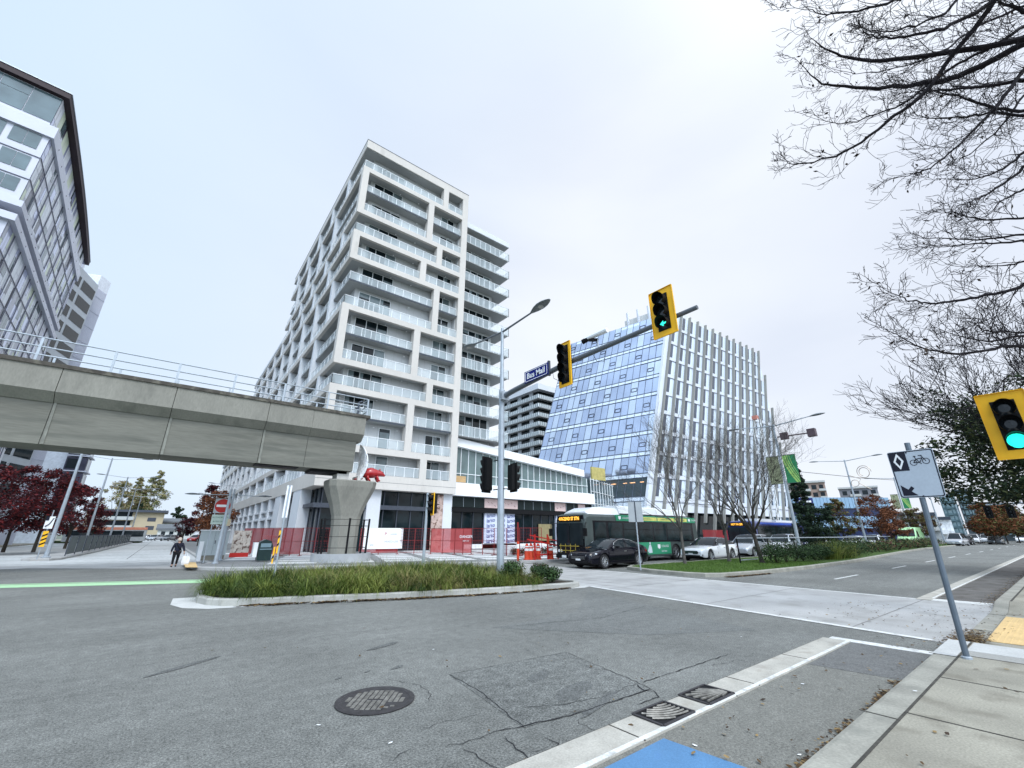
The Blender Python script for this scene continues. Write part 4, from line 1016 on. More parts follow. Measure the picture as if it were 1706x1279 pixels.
# railing
for (x0, x1) in [(-20, 8.8)]:
    b = MB()
    for x in [8.8-2.45*k for k in range(13)]:
        for y in (26.12, 28.9): b = MB(); b.bar((x-.07, y, 8.8), (x-.07, y, 9.92), .05, .09); b.build('rail_post', STEEL, gw, O)
for z in (9.90, 9.48, 9.1):
    b = MB(); b.tube([(-21, 26.12, z), (8.75, 26.12, z)], .032, 6); b.tube([(-21, 28.9, z), (8.75, 28.9, z)], .032, 6); b.tube([(8.75, 26.12, z), (8.75, 28.9, z)], .032, 6); b.build('rail', STEEL, gw, O)
b = MB(); b.tube([(8.3, 26.6, 8.9), (8.3, 26.6, 9.75), (8.5, 26.6, 9.85)], .06, 6); b.tube([(8.1, 26.6, 9.35), (8.6, 26.6, 9.2)], .05, 6); b.build('gate_bracket', DSTEEL, gw, O)
# pier
pr_ = empty('guideway_column', (8.72, 27.6, 0), 'flared octagonal concrete column carrying the end of the guideway', 'column'); O = (8.72, 27.6, 0)
def octo(wx, wy, z, ch=.32, cx_=8.72, cy_=27.6): 
    a, c = wx/2, wy/2; k = ch*min(a, c)
    return [(cx_-a+k, cy_-c, z), (cx_+a-k, cy_-c, z), (cx_+a, cy_-c+k, z), (cx_+a, cy_+c-k, z), (cx_+a-k, cy_+c, z), (cx_-a+k, cy_+c, z), (cx_-a, cy_+c-k, z), (cx_-a, cy_-c+k, z)]
b = MB(); b.loft([octo(1.50, 1.15, .1, .5), octo(1.52, 1.15, 2.1, .5), octo(1.62, 1.2, 2.7, .5), octo(2.0, 1.4, 3.35, .46), octo(2.5, 1.65, 3.95, .42), octo(2.85, 1.85, 4.42, .36), octo(2.9, 1.9, 4.75, .34), octo(2.8, 1.8, 4.82, .34)])
b.build('shaft', BCON, pr_, O)
b = MB(); b.box(7.65, 26.9, 4.8, 8.35, 27.9, 5.31); b.box(8.9, 26.9, 4.8, 9.05, 27.9, 5.1); b.build('bearing_block', pm('bearing_pale', (.50, .48, .45), .7, n=(3, .1)), pr_, O)
b = MB(); b.lathe([(1.68, .1), (1.68, .60), (1.56, .60), (1.53, .5), (.3, .5)], (8.72, 27.6, 0), 40, caps=False); autosmooth(b.build('base_ring', pm('ring_grey', (.34, .35, .36), .8, n=(2, .1)), pr_, O))
fr = empty('guard_rail', (8.72, 27.6, 0), 'black cable guard rail with leaning posts standing round the guideway column', 'guard rail'); 
cs = []
for k in range(6):
    a = R(-98+60*k); p = Vector((8.72+1.42*cos(a), 27.6+1.42*sin(a), .5)); q = p+Vector((cos(a)*.05, sin(a)*.05, 2.05)); b = MB(); b.bar(p, q, .09, .09); b.build('post', BLACK, fr, O); cs.append((p, q))
b = MB()
for f in (.2, .5, .8, .97):
    pts = [p.lerp(q, f) for p, q in cs]; b.tube(pts+[pts[0]], .012, 4)
b.build('cable', BLACK, fr, O)
# white woven sculpture against the end of the beam, red animal on the column head
sc_ = MB(); rg = random.Random(5)
def hull(t, s_): # lens-shaped upright panel bowed outwards, t vertical 0..1, s across
    wdt = .82*sin(pi*min(1, .12+t*.88))**.7
    return Vector((8.95+.34*sin(pi*(t*.85+.1)), 27.35+s_*wdt, 4.86+2.3*t))
for _ in range(120):
    t0 = rg.uniform(0, 1); s0 = rg.uniform(-1, 1); t1 = min(1, max(0, t0+rg.uniform(-.6, .6))); s1 = rg.uniform(-1, 1)
    pts = [hull(t0+(t1-t0)*k/8, (s0+(s1-s0)*k/8)) for k in range(9)]; sc_.tube(pts, .032, 4)
for s0 in (-1, 1): sc_.tube([hull(k/10, s0) for k in range(11)], .04, 5)
tag(sc_.build('woven_sculpture', WHT, None, (9.1, 27.35, 4.8)), 'white woven lattice sculpture like a curved mesh against the end of the guideway', 'sculpture')
# the animal: continuous body from skinned ellipsoid rings
def animal(loc):
    r = empty('animal_sculpture', loc, 'glossy red crouching beaver-like animal sculpture on top of the guideway column', 'sculpture')
    RG = pm('red_gloss', (.34, .012, .014), .25, n=(3, .08), coat=.6)
    bm = MB(); st = [(-.62, .32, .03), (-.58, .34, .16), (-.45, .36, .27), (-.25, .40, .34), (0, .42, .36), (.22, .40, .32), (.38, .40, .25), (.5, .42, .22), (.66, .41, .20), (.80, .37, .15), (.90, .33, .08), (.93, .31, .03)]
    rings = []
    for x, z, r0 in st:
        rings.append([(x, r0*cos(2*pi*j/14)*.92, z+r0*sin(2*pi*j/14)*(.85 if sin(2*pi*j/14) > 0 else .72)) for j in range(14)])
    bm.loft(rings)
    for sx_, x, y in [(1, .32, .2), (1, .36, -.22), (1, -.3, .26), (1, -.26, -.26)]:
        bm.tube([(x, y, .28), (x+.10, y*1.1, .12), (x+.16, y*1.1, .03), (x+.27, y*1.1, .02)], [.12, .075, .055, .04], 8)
    o = bm.build('body', RG, r); o.data.polygons.foreach_set('use_smooth', [True]*len(o.data.polygons))
    md = o.modifiers.new('s', 'SUBSURF'); md.levels = 1; md.render_levels = 1
    for y in (.13, -.13):
        e = MB(); e.lathe([(.001, 0), (.055, .01), (.045, .05), (.001, .07)], (.55, y, .575), 10); o = e.build('ear', RG, r); autosmooth(o, 60)
    for y in (.15, -.15):
        e = MB(); e.lathe([(.001, -.02), (.022, 0), (.001, .02)], (.78, y, .46), 8); e.build('eye', BLACK, r)
    e = MB(); e.lathe([(.001, -.03), (.05, 0), (.001, .03)], (.93, 0, .35), 8); e.build('nose', BLACK, r)
    e = MB(); e.ext([(-.5, -.14, .1), (-.5, .14, .1), (-.95, .17, .05), (-1.05, 0, .05), (-.95, -.17, .05)], (0, 0, .05)); e.build('tail', RG, r)
    r.scale = (.95, 1.15, 1.25); r.rotation_euler = (0, 0, R(-15))
animal((9.75, 27.0, 4.83))
# pads for the animal on the column head
# ================================================================== SIGNALS, POLES, LAMPS, SIGNS
def signal(name, loc, rz, n, label, back='yellow', lit=None, arrow=False, lens=.15, group=None, bw=.12, pole_gap=0):
    """signal head facing local -X, centre at loc"""
    r = empty(name, loc, label, 'traffic signal', group, rz)
    pitch = lens*2+.05; H = n*pitch; W = lens*2+.06
    b = MB(); b.box(-.02, -W/2, -H/2, .16, W/2, H/2)
    for k in range(n): z = H/2-pitch*(k+.5); b.box(-.035, -W/2+.01, z-pitch/2+.012, -.02, W/2-.01, z+pitch/2-.012)
    b.build('housing', BLACK, r)
    b = MB(); w2, h2 = W/2+bw, H/2+bw
    for (y0, z0, y1, z1) in [(-w2, H/2+.0, w2, h2), (-w2, -h2, w2, -H/2), (-w2, -H/2, -W/2, H/2), (W/2, -H/2, w2, H/2)]: b.box(-.005, y0, z0, .004, y1, z1)
    e = .035
    for (y0, z0, y1, z1) in [(-w2, h2-.002, w2, h2+.012), (-w2, -h2-.012, w2, -h2+.002), (-w2-.012, -h2, -w2+.002, h2), (w2-.002, -h2, w2+.012, h2)]: b.box(-.03, y0, z0, .012, y1, z1)
    b.build('backplate', YEL if back == 'yellow' else BLACK, r)
    for k in range(n):
        z = H/2-pitch*(k+.5)
        v = MB(); m_ = 20; rr_ = lens+.012; vs = []
        for j in range(m_+1):
            a = R(-55+290*j/m_); ln_ = .26-.10*abs(j/m_-.5)*0
            vs.append(((-.035), rr_*cos(a), z+rr_*sin(a))); vs.append((-.035-.25*(.62+.38*max(0, sin(a))), rr_*cos(a), z+rr_*sin(a)))
        for j in range(m_):
            a0, a1, b0, b1 = vs[2*j], vs[2*j+1], vs[2*j+2], vs[2*j+3]; v.face([a0, a1, b1, b0])
            q = [(p[0], p[1]*1.03, z+(p[2]-z)*1.03) for p in (a0, a1, b1, b0)]; v.face(q[::-1])
        v.build('visor', BLACK, r)
        on = lit == k
        l = MB(); l.lathe([(.001, -.058), (lens*.6, -.052), (lens, -.036)], (0, 0, z), 18, 0, 'x', caps=False)
        if on and not arrow: mt = pm('lamp_green_lit', (.02, .6, .45), .3, em=((.02, .85, .62), 1.35))
        else: mt = pm('lens_dark', (.012, .016, .02), .15, coat=.5)
        l.build('lens', mt, r)
        if on and arrow:
            l = MB(); s_ = lens
            l.ext([(-.066, y*s_, z+w_*s_) for y, w_ in [(.62, 0), (-.05, .55), (-.05, .17), (-.6, .17), (-.6, -.17), (-.05, -.17), (-.05, -.55)]], (-.004, 0, 0))
            l.build('arrow', pm('lamp_arrow_lit', (.02, .6, .45), .3, em=((.03, .80, .58), 1.3)), r)
    return r
# --- mast-arm pole in the grass island
P0 = (9.6, 12.82)
mp_ = empty('signal_mast', (*P0, .12), 'tall grey pole rising from the grass island, with a long signal arm over the road', 'signal pole'); O = (*P0, .12)
b = MB(); b.tube([(*P0, .12), (*P0, 3), (*P0, 6.9)], [.135, .125, .105], 8); b.tube([(*P0, 6.9), (*P0, 9.95)], [.085, .06], 8); b.tube([(*P0, 6.6), (*P0, 7.15)], .12, 8); b.build('pole', STEEL, mp_, O)
b = MB(); b.tube([(9.6, 12.8, 6.84), (9.6, 12.0, 6.93), (9.6, 9.2, 7.13), (9.6, 4.45, 7.16)], [.115, .108, .092, .062], 10); b.build('arm', pm('arm_grey', (.13, .145, .165), .4, .3), mp_, O)
b = MB(); b.box(9.42, 12.66, 6.65, 9.78, 12.72, 7.05); b.box(9.42, 12.55, 6.68, 9.78, 12.60, 7.02); b.build('flange', STEEL, mp_, O)
b = MB(); b.box(9.47, 12.69, .12, 9.73, 12.95, .5); b.build('base_plate', STEEL, mp_, O)
def lamp_head(b, tip, d, s_=1.0, m=0, ml=0):
    """leaf-shaped street luminaire starting at tip along direction d"""
    d = Vector(d).normalized(); sd_ = d.cross(Vector((0, 0, 1))).normalized(); U = Vector((0, 0, 1)); rings = []
    for t, wd, hh in [(0, .045, .045), (.1, .09, .06), (.25, .15, .085), (.45, .185, .10), (.65, .17, .085), (.82, .11, .05), (.93, .045, .02)]:
        c = Vector(tip)+d*t*s_*1.0; rings.append([c+sd_*wd*s_*cos(2*pi*j/10)+U*hh*s_*(sin(2*pi*j/10) if sin(2*pi*j/10) > 0 else .45*sin(2*pi*j/10)) for j in range(10)])
    b.loft(rings, m)
LAMPG = pm('luminaire_grey', (.16, .18, .19), .4, .2)
LENSG = pm('luminaire_lens', (.42, .43, .42), .2)
tipA, tipB = onX(885, 521, 9.6), onX(800, 572, 9.6)
b = MB(); b.tube([(9.6, 12.82, 9.78), tipA], [.045, .034], 6); b.tube([(9.6, 12.82, 9.78), (9.6, 14.95, 10.0)], [.045, .034], 6); b.build('lamp_arm', pm('arm_grey', (.13, .145, .165)), mp_, O)
for tip, d in ((tipA, (0, -1, .10)), ((9.6, 14.9, 10.0), (0, 1, .10))):
    b = MB(); lamp_head(b, tip, d, 1.15); autosmooth(b.build('luminaire', LAMPG, mp_, O))
    b = MB(); c = Vector(tip)+Vector(d)*.55; b.lathe([(.001, -.062), (.11, -.055), (.12, -.03)], tuple(c), 12, caps=False); b.build('lamp_lens', LENSG, mp_, O)
for z0 in (3.25, 4.35):
    b = MB(); b.tube([(9.98, 12.63, z0), (9.6, 12.72, z0), (9.6, 13.3, z0)], .022, 6); b.build('bracket', BLACK, mp_, O)
# wire loops under the arm
b = MB(); b.tube([(9.5, 9.75, 7.02), (9.5, 9.7, 6.72), (9.5, 9.45, 6.56), (9.5, 9.2, 6.75), (9.5, 9.15, 7.0)], .009, 4); b.tube([(9.5, 7.9, 7.0), (9.5, 7.75, 6.7), (9.5, 7.5, 6.62), (9.5, 7.4, 6.95)], .009, 4); b.build('cable', BLACK, mp_, O)
signal('traffic_signal', (9.42, 9.06, 7.02), 0, 4, 'four-lamp yellow-bordered signal hanging on the mast arm nearest the blue street sign', lens=.145, bw=.10)
signal('traffic_signal', (9.42, 5.31, 7.33), 0, 3, 'three-lamp yellow-bordered signal with green left arrow, near the tip of the mast arm', lit=2, arrow=True, lens=.155, bw=.16)
# blue street name sign on the arm
r = empty('street_name_sign', (9.5, 10.6, 7.15), 'small blue street name sign reading Bus Mall, fixed to the mast arm', 'street sign'); O = (9.5, 10.6, 7.15)
b = MB(); b.box(9.46, 9.93, 6.95, 9.48, 11.22, 7.40); b.build('panel', pm('sign_navy', (.006, .012, .15), .7, spec=.2), r, O)
b = MB(); X = 9.452
for (y0, z0, y1, z1) in [(9.98, 6.98, 11.17, 7.0), (9.98, 7.35, 11.17, 7.37), (9.98, 6.98, 10.0, 7.37), (11.15, 6.98, 11.17, 7.37)]: b.box(X, y0, z0, 9.4595, y1, z1)
b.build('border', WHT, r, O)
text('Bus Mall', .30, frame((X-.003-O[0], 10.575-O[1], 7.17-O[2]), (0, -1, 0), (0, 0, 1)), WHT, r, 'lettering', .002, sx=.98, bold=.006)
b = MB(); b.box(9.48, 9.9, 6.9, 9.56, 9.98, 7.46); b.build('bracket', DSTEEL, r, O)
# cameras on the arm
r = empty('traffic_camera', (9.6, 8.15, 7.14), 'white traffic camera on a short stem on top of the mast arm', 'camera'); O = (9.6, 8.15, 7.14)
b = MB(); b.tube([(9.6, 7.75, 7.1), (9.6, 7.75, 7.5)], .025, 6); b.build('stem', STEEL, r, O)
b = MB(); b.tube([(9.55, 8.2, 7.66), (9.6, 7.35, 7.68)], [.075, .09], 10); b.build('housing', WHT, r, O)
b = MB(); b.tube([(9.53, 8.32, 7.60), (9.56, 8.1, 7.64)], [.085, .08], 10); b.bar((9.56, 8.1, 7.6), (9.6, 7.75, 7.48), .09); b.build('lens_hood', BLACK, r, O)
# signals on the pole shaft
signal('traffic_signal', (9.35, 13.42, 3.82), R(-78), 4, 'black four-lamp signal seen side-on, left of the mast-arm pole', 'black', lens=.125, bw=.07)
signal('traffic_signal', (10.02, 12.6, 3.68), R(175), 3, 'black signal seen from behind, right of the mast-arm pole', 'black', lens=.13, bw=.06)
# small signal pole further back
p = at(705, 940, 19.6); r = empty('signal_post', (p.x, p.y, .12), 'short grey post with a yellow signal, behind the grass island left of the mast-arm pole', 'signal pole'); O = (p.x, p.y, .12)
b = MB(); b.tube([(p.x, p.y, .12), (p.x, p.y, 3.4)], [.07, .055], 8); b.build('pole', STEEL, r, O)
b = MB(); b.tube([(p.x, p.y, 2.9), (p.x+.45, p.y-.3, 2.9)], .018, 5); b.build('bracket', BLACK, r, O)
signal('traffic_signal', (p.x+.22, p.y-.12, 2.92), R(-14), 3, 'small yellow-bordered three-lamp signal on the short post behind the grass island', lens=.11, bw=.07)
# right-hand signal near the frame edge, its pole just outside the picture
r = empty('signal_mast', (13.4, -1.3, .15), 'grey pole under the tree at the right edge carrying the lit green signal', 'signal pole'); O = (13.4, -1.3, .15)
b = MB(); b.tube([(13.4, -1.3, .15), (13.4, -1.3, 5.0)], [.12, .1], 8); b.tube([(13.4, -1.3, 4.0), (13.4, -.1, 4.0)], .03, 6); b.build('pole', STEEL, r, O)
pc = onX(1684, 707, 13.2)
signal('traffic_signal', tuple(pc), R(3), 3, 'large yellow-bordered signal with bright round green light at the right edge', lit=2, lens=.145, bw=.17)
# ---- reserved bicycle lane sign, leaning slightly
r = empty('bicycle_lane_sign', (8.44, 1.27, .15), 'white bicycle lane sign with black diamond and arrow on a leaning kerbside post', 'road sign'); O = (8.44, 1.27, .15)
b = MB(); b.tube([(8.44, 1.27, .15), (8.42, 1.20, 2.2), (8.42, 1.175, 2.93)], .034, 10); b.build('post', pm('post_dark_steel', (.135, .165, .20), .45, .35, n=(5, .15)), r, O)
b = MB(); b.lathe([(.055, 0), (.055, .02), (.042, .03)], (8.44, 1.27, .15), 12); b.build('post_foot', STEEL, r, O)
cs = [Vector((8.385, 1.435, 2.815)), Vector((8.385, .925, 2.815)), Vector((8.385, .945, 2.14)), Vector((8.385, 1.425, 2.145))]
c0, c1, c2, c3 = cs
def sg(u, v, o_=0): # u 0..1 left to right, v 0..1 bottom to top
    return c3.lerp(c2, u).lerp(c0.lerp(c1, u), v)+Vector((-o_, 0, 0))
SGW = pm('sign_face', (.40, .45, .51), .45, n=(3, .05), n2=(30, .04)); INK = pm('sign_ink', (.008, .009, .02), .4)
def rrect(u0, v0, u1, v1, r_, o_, n=5):
    out_ = []
    for cx_, cy_, a0 in [(u1-r_, v1-r_*.77, 0), (u0+r_, v1-r_*.77, 90), (u0+r_, v0+r_*.77, 180), (u1-r_, v0+r_*.77, 270)]:
        for k in range(n+1): a = R(a0+90*k/n); out_.append(sg(cx_+r_*cos(a), cy_+r_*.77*sin(a), o_))
    return out_
b = MB(); b.ext(rrect(0, 0, 1, 1, .06, 0), (.004, 0, 0)); b.build('panel', SGW, r, O)
b = MB()
A_, B_ = rrect(.015, .012, .985, .988, .055, .002), rrect(.04, .030, .96, .970, .045, .002)
for i in range(len(A_)): j = (i+1) % len(A_); b.face([A_[i], A_[j], B_[j], B_[i]])
b.build('border', INK, r, O)
b = MB(); b.face([sg(.02, .575, .0025), sg(.40, .575, .0025), sg(.40, .985, .0025), sg(.02, .985, .0025)]); b.build('black_square', INK, r, O)
b = MB(); q1 = [(.21, .955), (.325, .78), (.21, .605), (.095, .78)]; q2 = [(.21, .885), (.275, .78), (.21, .675), (.145, .78)]
for i in range(4): j = (i+1) % 4; b.face([sg(*q1[i], .0035), sg(*q1[j], .0035), sg(*q2[j], .0035), sg(*q2[i], .0035)])
b.build('diamond', WHT, r, O)
b = MB(); 
def ringuv(cx_, cy_, ro, ri, o_=.003, n=22):
    asp = (c1-c0).length/(c0-c3).length
    for k in range(n):
        a0, a1 = 2*pi*k/n, 2*pi*(k+1)/n
        b.face([sg(cx_+ro*cos(a0), cy_+ro*asp*sin(a0), o_), sg(cx_+ro*cos(a1), cy_+ro*asp*sin(a1), o_), sg(cx_+ri*cos(a1), cy_+ri*asp*sin(a1), o_), sg(cx_+ri*cos(a0), cy_+ri*asp*sin(a0), o_)])
def lineuv(p, q, wd=.016, o_=.003):
    p, q = Vector(p), Vector(q); d = (q-p).normalized(); nn = Vector((-d.y, d.x))*wd/2
    b.face([sg(*(p-nn), o_), sg(*(q-nn), o_), sg(*(q+nn), o_), sg(*(p+nn), o_)])
ringuv(.53, .73, .082, .066); ringuv(.80, .745, .082, .066)
for p, q in [((.53, .73), (.60, .80)), ((.60, .80), (.74, .815)), ((.60, .80), (.665, .725)), ((.665, .725), (.745, .83)), ((.745, .83), (.80, .745)), ((.665, .725), (.53, .73)), ((.60, .80), (.575, .86)), ((.555, .865), (.61, .86)), ((.745, .83), (.715, .87)), ((.665, .872), (.745, .868)), ((.665, .725), (.69, .69))]: lineuv(p, q, .017)
b.build('bicycle_symbol', INK, r, O)
b = MB(); b.face([sg(u, v, .003) for u, v in [(.085, .275), (.085, .05), (.42, .05), (.295, .135), (.375, .20), (.315, .245), (.235, .175)]][::-1])
b.build('arrow_symbol', INK, r, O)
b = MB()
for u, v in ((.43, .955), (.52, .03)): p = sg(u, v); b.lathe([(.001, -.008), (.010, -.006), (.010, 0)], tuple(p), 8, 0, 'x')
b.build('bolt', INK, r, O)
# ---------------------------------------------------------------- street lamps
def street_lamp(loc, rz, label, group, H=9.5, reach=2.55, banner=False):
    r = empty('street_lamp', (0, 0, 0), label, 'street lamp', group)
    b = MB(); b.tube([(0, 0, 0), (0, 0, H*.5), (0, 0, H)], [.125, .10, .065], 8); b.build('pole', STEEL, r)
    b = MB(); b.tube([(0, 0, H-.15), (0, reach, H+.12)], [.045, .03], 6); b.tube([(0, 0, H-.15), (0, -reach, H+.12)], [.045, .03], 6); b.build('arm', STEEL, r)
    for s_ in (1, -1): b = MB(); lamp_head(b, (0, s_*(reach-.05), H+.1), (0, s_, .05), 1.05); autosmooth(b.build('luminaire', LAMPG, r))
    b = MB(); b.lathe([(.26, 0), (.26, .06), (.15, .1), (.14, .35)], n=10); b.build('base', STEEL, r)
    r.location = loc; r.rotation_euler = (0, 0, rz)
    return r
G1 = 'twin-arm street lamps in a row on the bus mall island'
l0 = street_lamp((-5.9, 44, .15), 0, 'closest of the twin-arm lamps on the left island, its head hidden behind the guideway', G1)
nm = ['second lamp from the near end of the left island, head just under the guideway', 'third twin-arm lamp along the left island', 'fourth and farther twin-arm lamp along the left island', 'fifth and farthest twin-arm lamp on the left island']
l0.rotation_euler = (0, 0, R(90)); l0.rotation_euler = (0, 0, 0)
def lampcopy(src, loc, rz, label, group): return copy_thing(src, loc, rz, label, group)
for k, (x, y) in enumerate([(-6.08, 64), (-5.69, 84.4), (-5.5, 105.4), (-5.3, 126)]): lampcopy(l0, (x, y, .15), R(90), nm[k], G1)
l0.rotation_euler = (0, 0, R(90))
for k, (px, D) in enumerate([(322, 88), (300, 112), (340, 128)]):
    p = at(px+45, 900, D); lampcopy(l0, (p.x, p.y, .15), R(90), ['nearest twin-arm lamp rising behind the red tree beside the no-entry sign', 'middle twin-arm lamp behind the orange tree by the no-entry sign', 'farthest twin-arm lamp along the right pavement of the bus mall'][k], 'street lamps on the right pavement of the bus mall')
G2 = 'twin-arm street lamps along the main road median'
nm = ['tall median lamp with green and floral banners beside the glass office', 'second median lamp, in front of the pale blue building', 'third median lamp behind the bicycle sign, with floral and green banners', 'fourth median lamp in the distance left of the far signals', 'farthest median lamp down the main road']
MLOC = [(35.3, 12.15), (59.3, 13.95), (84, 14.4), (110, 14.6), (138, 14.6)]
for k, (x, y) in enumerate(MLOC): lampcopy(l0, (x, y, .15), 0, nm[k], G2)
# banners: pair on the first and third median lamp
BG = pm('banner_green', (.035, .24, .10), .6, n=(2, .1)); BL = pm('banner_lime', (.40, .62, .16), .6); BF = pm('banner_floral', (.34, .36, .22), .7, n=(2.2, .35), n2=(7, .4), tint=((.05, .05, .03), 3, .56, .66))
def banner(x, y, side, kind, label, z0=5.2, z1=7.2):
    r = empty('banner', (x, y+side*.1, z0), label, 'banner', 'banners hung from the median lamps'); O = (x, y+side*.1, z0); y0, y1 = y+side*.14, y+side*1.0
    b = MB(); b.box(x-.004, y0, z0, x+.004, y1, z1); b.build('cloth', BG if kind == 'green' else BF, r, O)
    if kind == 'green':
        b = MB(); W = abs(y1-y0)
        for (u0, u1, ph) in [(-.05, .10, 0), (.16, .27, .2), (.34, .41, .3), (.52, .56, .3)]:
            n = 10; L_, R_ = [], []
            for i in range(n+1):
                v = 1-i/n; c = (1-v)**1.7*.78
                L_.append((x-.006, y0+(y1-y0)*min(1, max(0, u0+c)), z0+(z1-z0)*v)); R_.append((x-.006, y0+(y1-y0)*min(1, max(0, u1+c)), z0+(z1-z0)*v))
            for i in range(n): b.face([L_[i], R_[i], R_[i+1], L_[i+1]])
        b.build('lime_stripes', BL, r, O)
    for z_ in (z1+.02, z0-.02): b = MB(); b.tube([(x, y, z_), (x, y1, z_)], .02, 6); b.build('rod', DSTEEL, r, O)
banner(35.3, 12.15, -1, 'green', 'green banner with lime curves on the near median lamp'); banner(35.3, 12.15, 1, 'floral', 'olive floral banner on the near median lamp beside the glass office')
banner(84, 14.4, 1, 'floral', 'small pale floral banner on the third median lamp, behind the bicycle sign'); banner(84, 14.4, -1, 'green', 'small green banner on the third median lamp, under the bicycle sign')
# spiral winter decoration on the second lamp
b = MB(); pts = []
for k in range(30): a = R(k*21); pts.append((59.2, 13.95-1.45-(.75-.012*k)*cos(a)*.9, 8.1+(.75-.012*k)*sin(a)))
b.tube(pts, .035, 4); b.tube([(59.2, 13.9, 7.9), (59.2, 12.9, 7.4), (59.2, 13.2, 7.0), (59.2, 12.2, 6.2)], .035, 4)
pts = [(59.2, 13.5+.35*cos(R(k*30)), 7.0+.35*sin(R(k*30))) for k in range(13)]; b.tube(pts, .03, 4)
tag(b.build('spiral_decoration', pm('gold_tinsel', (.42, .36, .30), .4, .4)), 'pale spiral winter decoration hung on the second median lamp', 'decoration')
# ---- signs on posts
def post_sign(name, base, label, cat='road sign', H=2.4, lean=(0, 0), rad=.03):
    r = empty(name, base, label, cat)
    b = MB(); b.tube([(0, 0, 0), (lean[0], lean[1], H)], rad, 8); b.build('post', STEEL, r); return r
p = at(1067, 943, 21.2); r = post_sign('sign_back', (p.x, p.y, .14), 'grey back of a sign on a thin post in the lawn, before the bus', H=2.75)
b = MB(); fx = Vector((.62, -.79, 0))
b.ext([Vector((0, 0, 2.05))-fx*.33, Vector((0, 0, 2.05))+fx*.33, Vector((0, 0, 2.95))+fx*.30, Vector((0, 0, 2.95))-fx*.30], Vector((-.04, -.03, 0))*.3); b.build('panel', pm('sign_back_grey', (.36, .38, .39), .5, .3), r)
b = MB(); b.bar((-.03, -.03, 2.05), (-.03, -.03, 2.95), .03); b.build('spine', DSTEEL, r)
# white board seen edge-on with chevron marker in the grass island
p = at(457, 958, 16.4); r = post_sign('island_marker', (p.x, p.y, .12), 'thin post in the grass island with yellow markers and a white board above', H=3.1)
fx = Vector((sin(AZI+R(14)), -cos(AZI+R(14)), 0)); b = MB()
def board(b, c, fx, wd, z0, z1, th=.01, m=0): c = Vector(c); nn = Vector((fx.y, -fx.x, 0))*th; b.ext([c-fx*wd/2+Vector((0, 0, z0)), c+fx*wd/2+Vector((0, 0, z0)), c+fx*wd/2+Vector((0, 0, z1)), c-fx*wd/2+Vector((0, 0, z1))], nn, m)
board(b, (0, 0, 0), fx, .16, 2.05, 3.1); b.build('white_board', WHT, r)
b = MB(); board(b, (-.13, 0, 0), fx, .045, .65, 1.15, .012); b.build('marker', YEL, r)
for side, zz, xx in [(0, .9, -.14), (0, 1.15, -.14), (0, 1.5, 0), (0, 1.75, 0)]:
    pass
b = MB(); board(b, (-.05, 0, 0), fx, .05, .95, 1.65, .012)
for cx_, zz in [(-.13, .78), (-.05, 1.15), (-.05, 1.40)]:
    c = Vector((cx_, 0, 0))+Vector((fx.y, -fx.x, 0))*.014; b.ext([c-fx*.024+Vector((0, 0, zz)), c+fx*.024+Vector((0, 0, zz+.06)), c+fx*.024+Vector((0, 0, zz+.14)), c-fx*.024+Vector((0, 0, zz+.08))], Vector((fx.y, -fx.x, 0))*.003, 1)
b.build('marker', [YEL, BLACK], r)
# keep-right sign with chevron at the island nose on the left
p = at(68, 912, 41.5); r = post_sign('keep_right_sign', (p.x, p.y, .15), 'white keep-right sign above a yellow and black board at the left island', H=3.0)
b = MB(); fx = Vector((.985, -.17, 0)); board(b, (0, -.05, 0), fx, .42, 1.85, 2.6, .02); b.build('panel', WHT, r)
b = MB(); board(b, (0, -.05, 0), fx, .26, .75, 1.7, .02)
for zz in (.82, 1.08, 1.34): c = Vector((0, -.075, 0)); b.ext([c-fx*.13+Vector((0, 0, zz)), c+fx*.13+Vector((0, 0, zz+.14)), c+fx*.13+Vector((0, 0, zz+.24)), c-fx*.13+Vector((0, 0, zz+.10))], (0, -.004, 0), 1)
b.build('marker', [YEL, BLACK], r)
b = MB(); c = Vector((-.12, -.075, 0)); b.ext([c+Vector((-.09, 0, 2.35)), c+Vector((.06, 0, 2.35)), c+Vector((.06, 0, 2.6)), c+Vector((-.09, 0, 2.6))], (0, -.004, 0))
b.bar((-.15, -.08, 1.98), (.02, -.08, 2.12), .05); b.bar((.02, -.08, 2.12), (.15, -.08, 2.5), .05); b.ext([(.05, -.08, 2.48), (.24, -.08, 2.46), (.19, -.08, 2.66)], (0, -.004, 0)); b.build('arrow_symbol', INK, r)
# no-entry sign with tab
p = at(347, 950, 30.2); r = empty('no_entry_sign', (p.x, p.y, .15), 'round red no-entry sign over a pale green notice on two thin posts', 'road sign')
fx = Vector((sin(AZI+R(30)), -cos(AZI+R(30)), 0)); nn = Vector((fx.y, -fx.x, 0))
if nn.dot(Vector((p.x, p.y, 0))) > 0: nn = -nn
b = MB(); b.tube([-fx*.32, Vector((0, 0, 3.35))-fx*.3], .03, 6); b.tube([fx*.34, Vector((0, 0, 2.4))+fx*.34], .03, 6); b.build('post', STEEL, r)
b = MB(); cc = Vector((0, 0, 3.05))+nn*.05
b.ext([cc+fx*.40*u+Vector((0, 0, .40*v)) for u, v in ((-1, -1), (1, -1), (1, 1), (-1, 1))], nn*.01); b.build('panel', pm('sign_back_grey', (.36, .38, .39)), r)
b = MB(); b.ext([cc+nn*.012+fx*.375*cos(2*pi*k/28)+Vector((0, 0, .375*sin(2*pi*k/28))) for k in range(28)], nn*.006); b.build('red_disc', REDP, r)
b = MB(); b.ext([cc+nn*.02+fx*.30*u+Vector((0, 0, .065*v)) for u, v in ((-1, -1), (1, -1), (1, 1), (-1, 1))], nn*.004); b.build('white_bar', WHT, r)
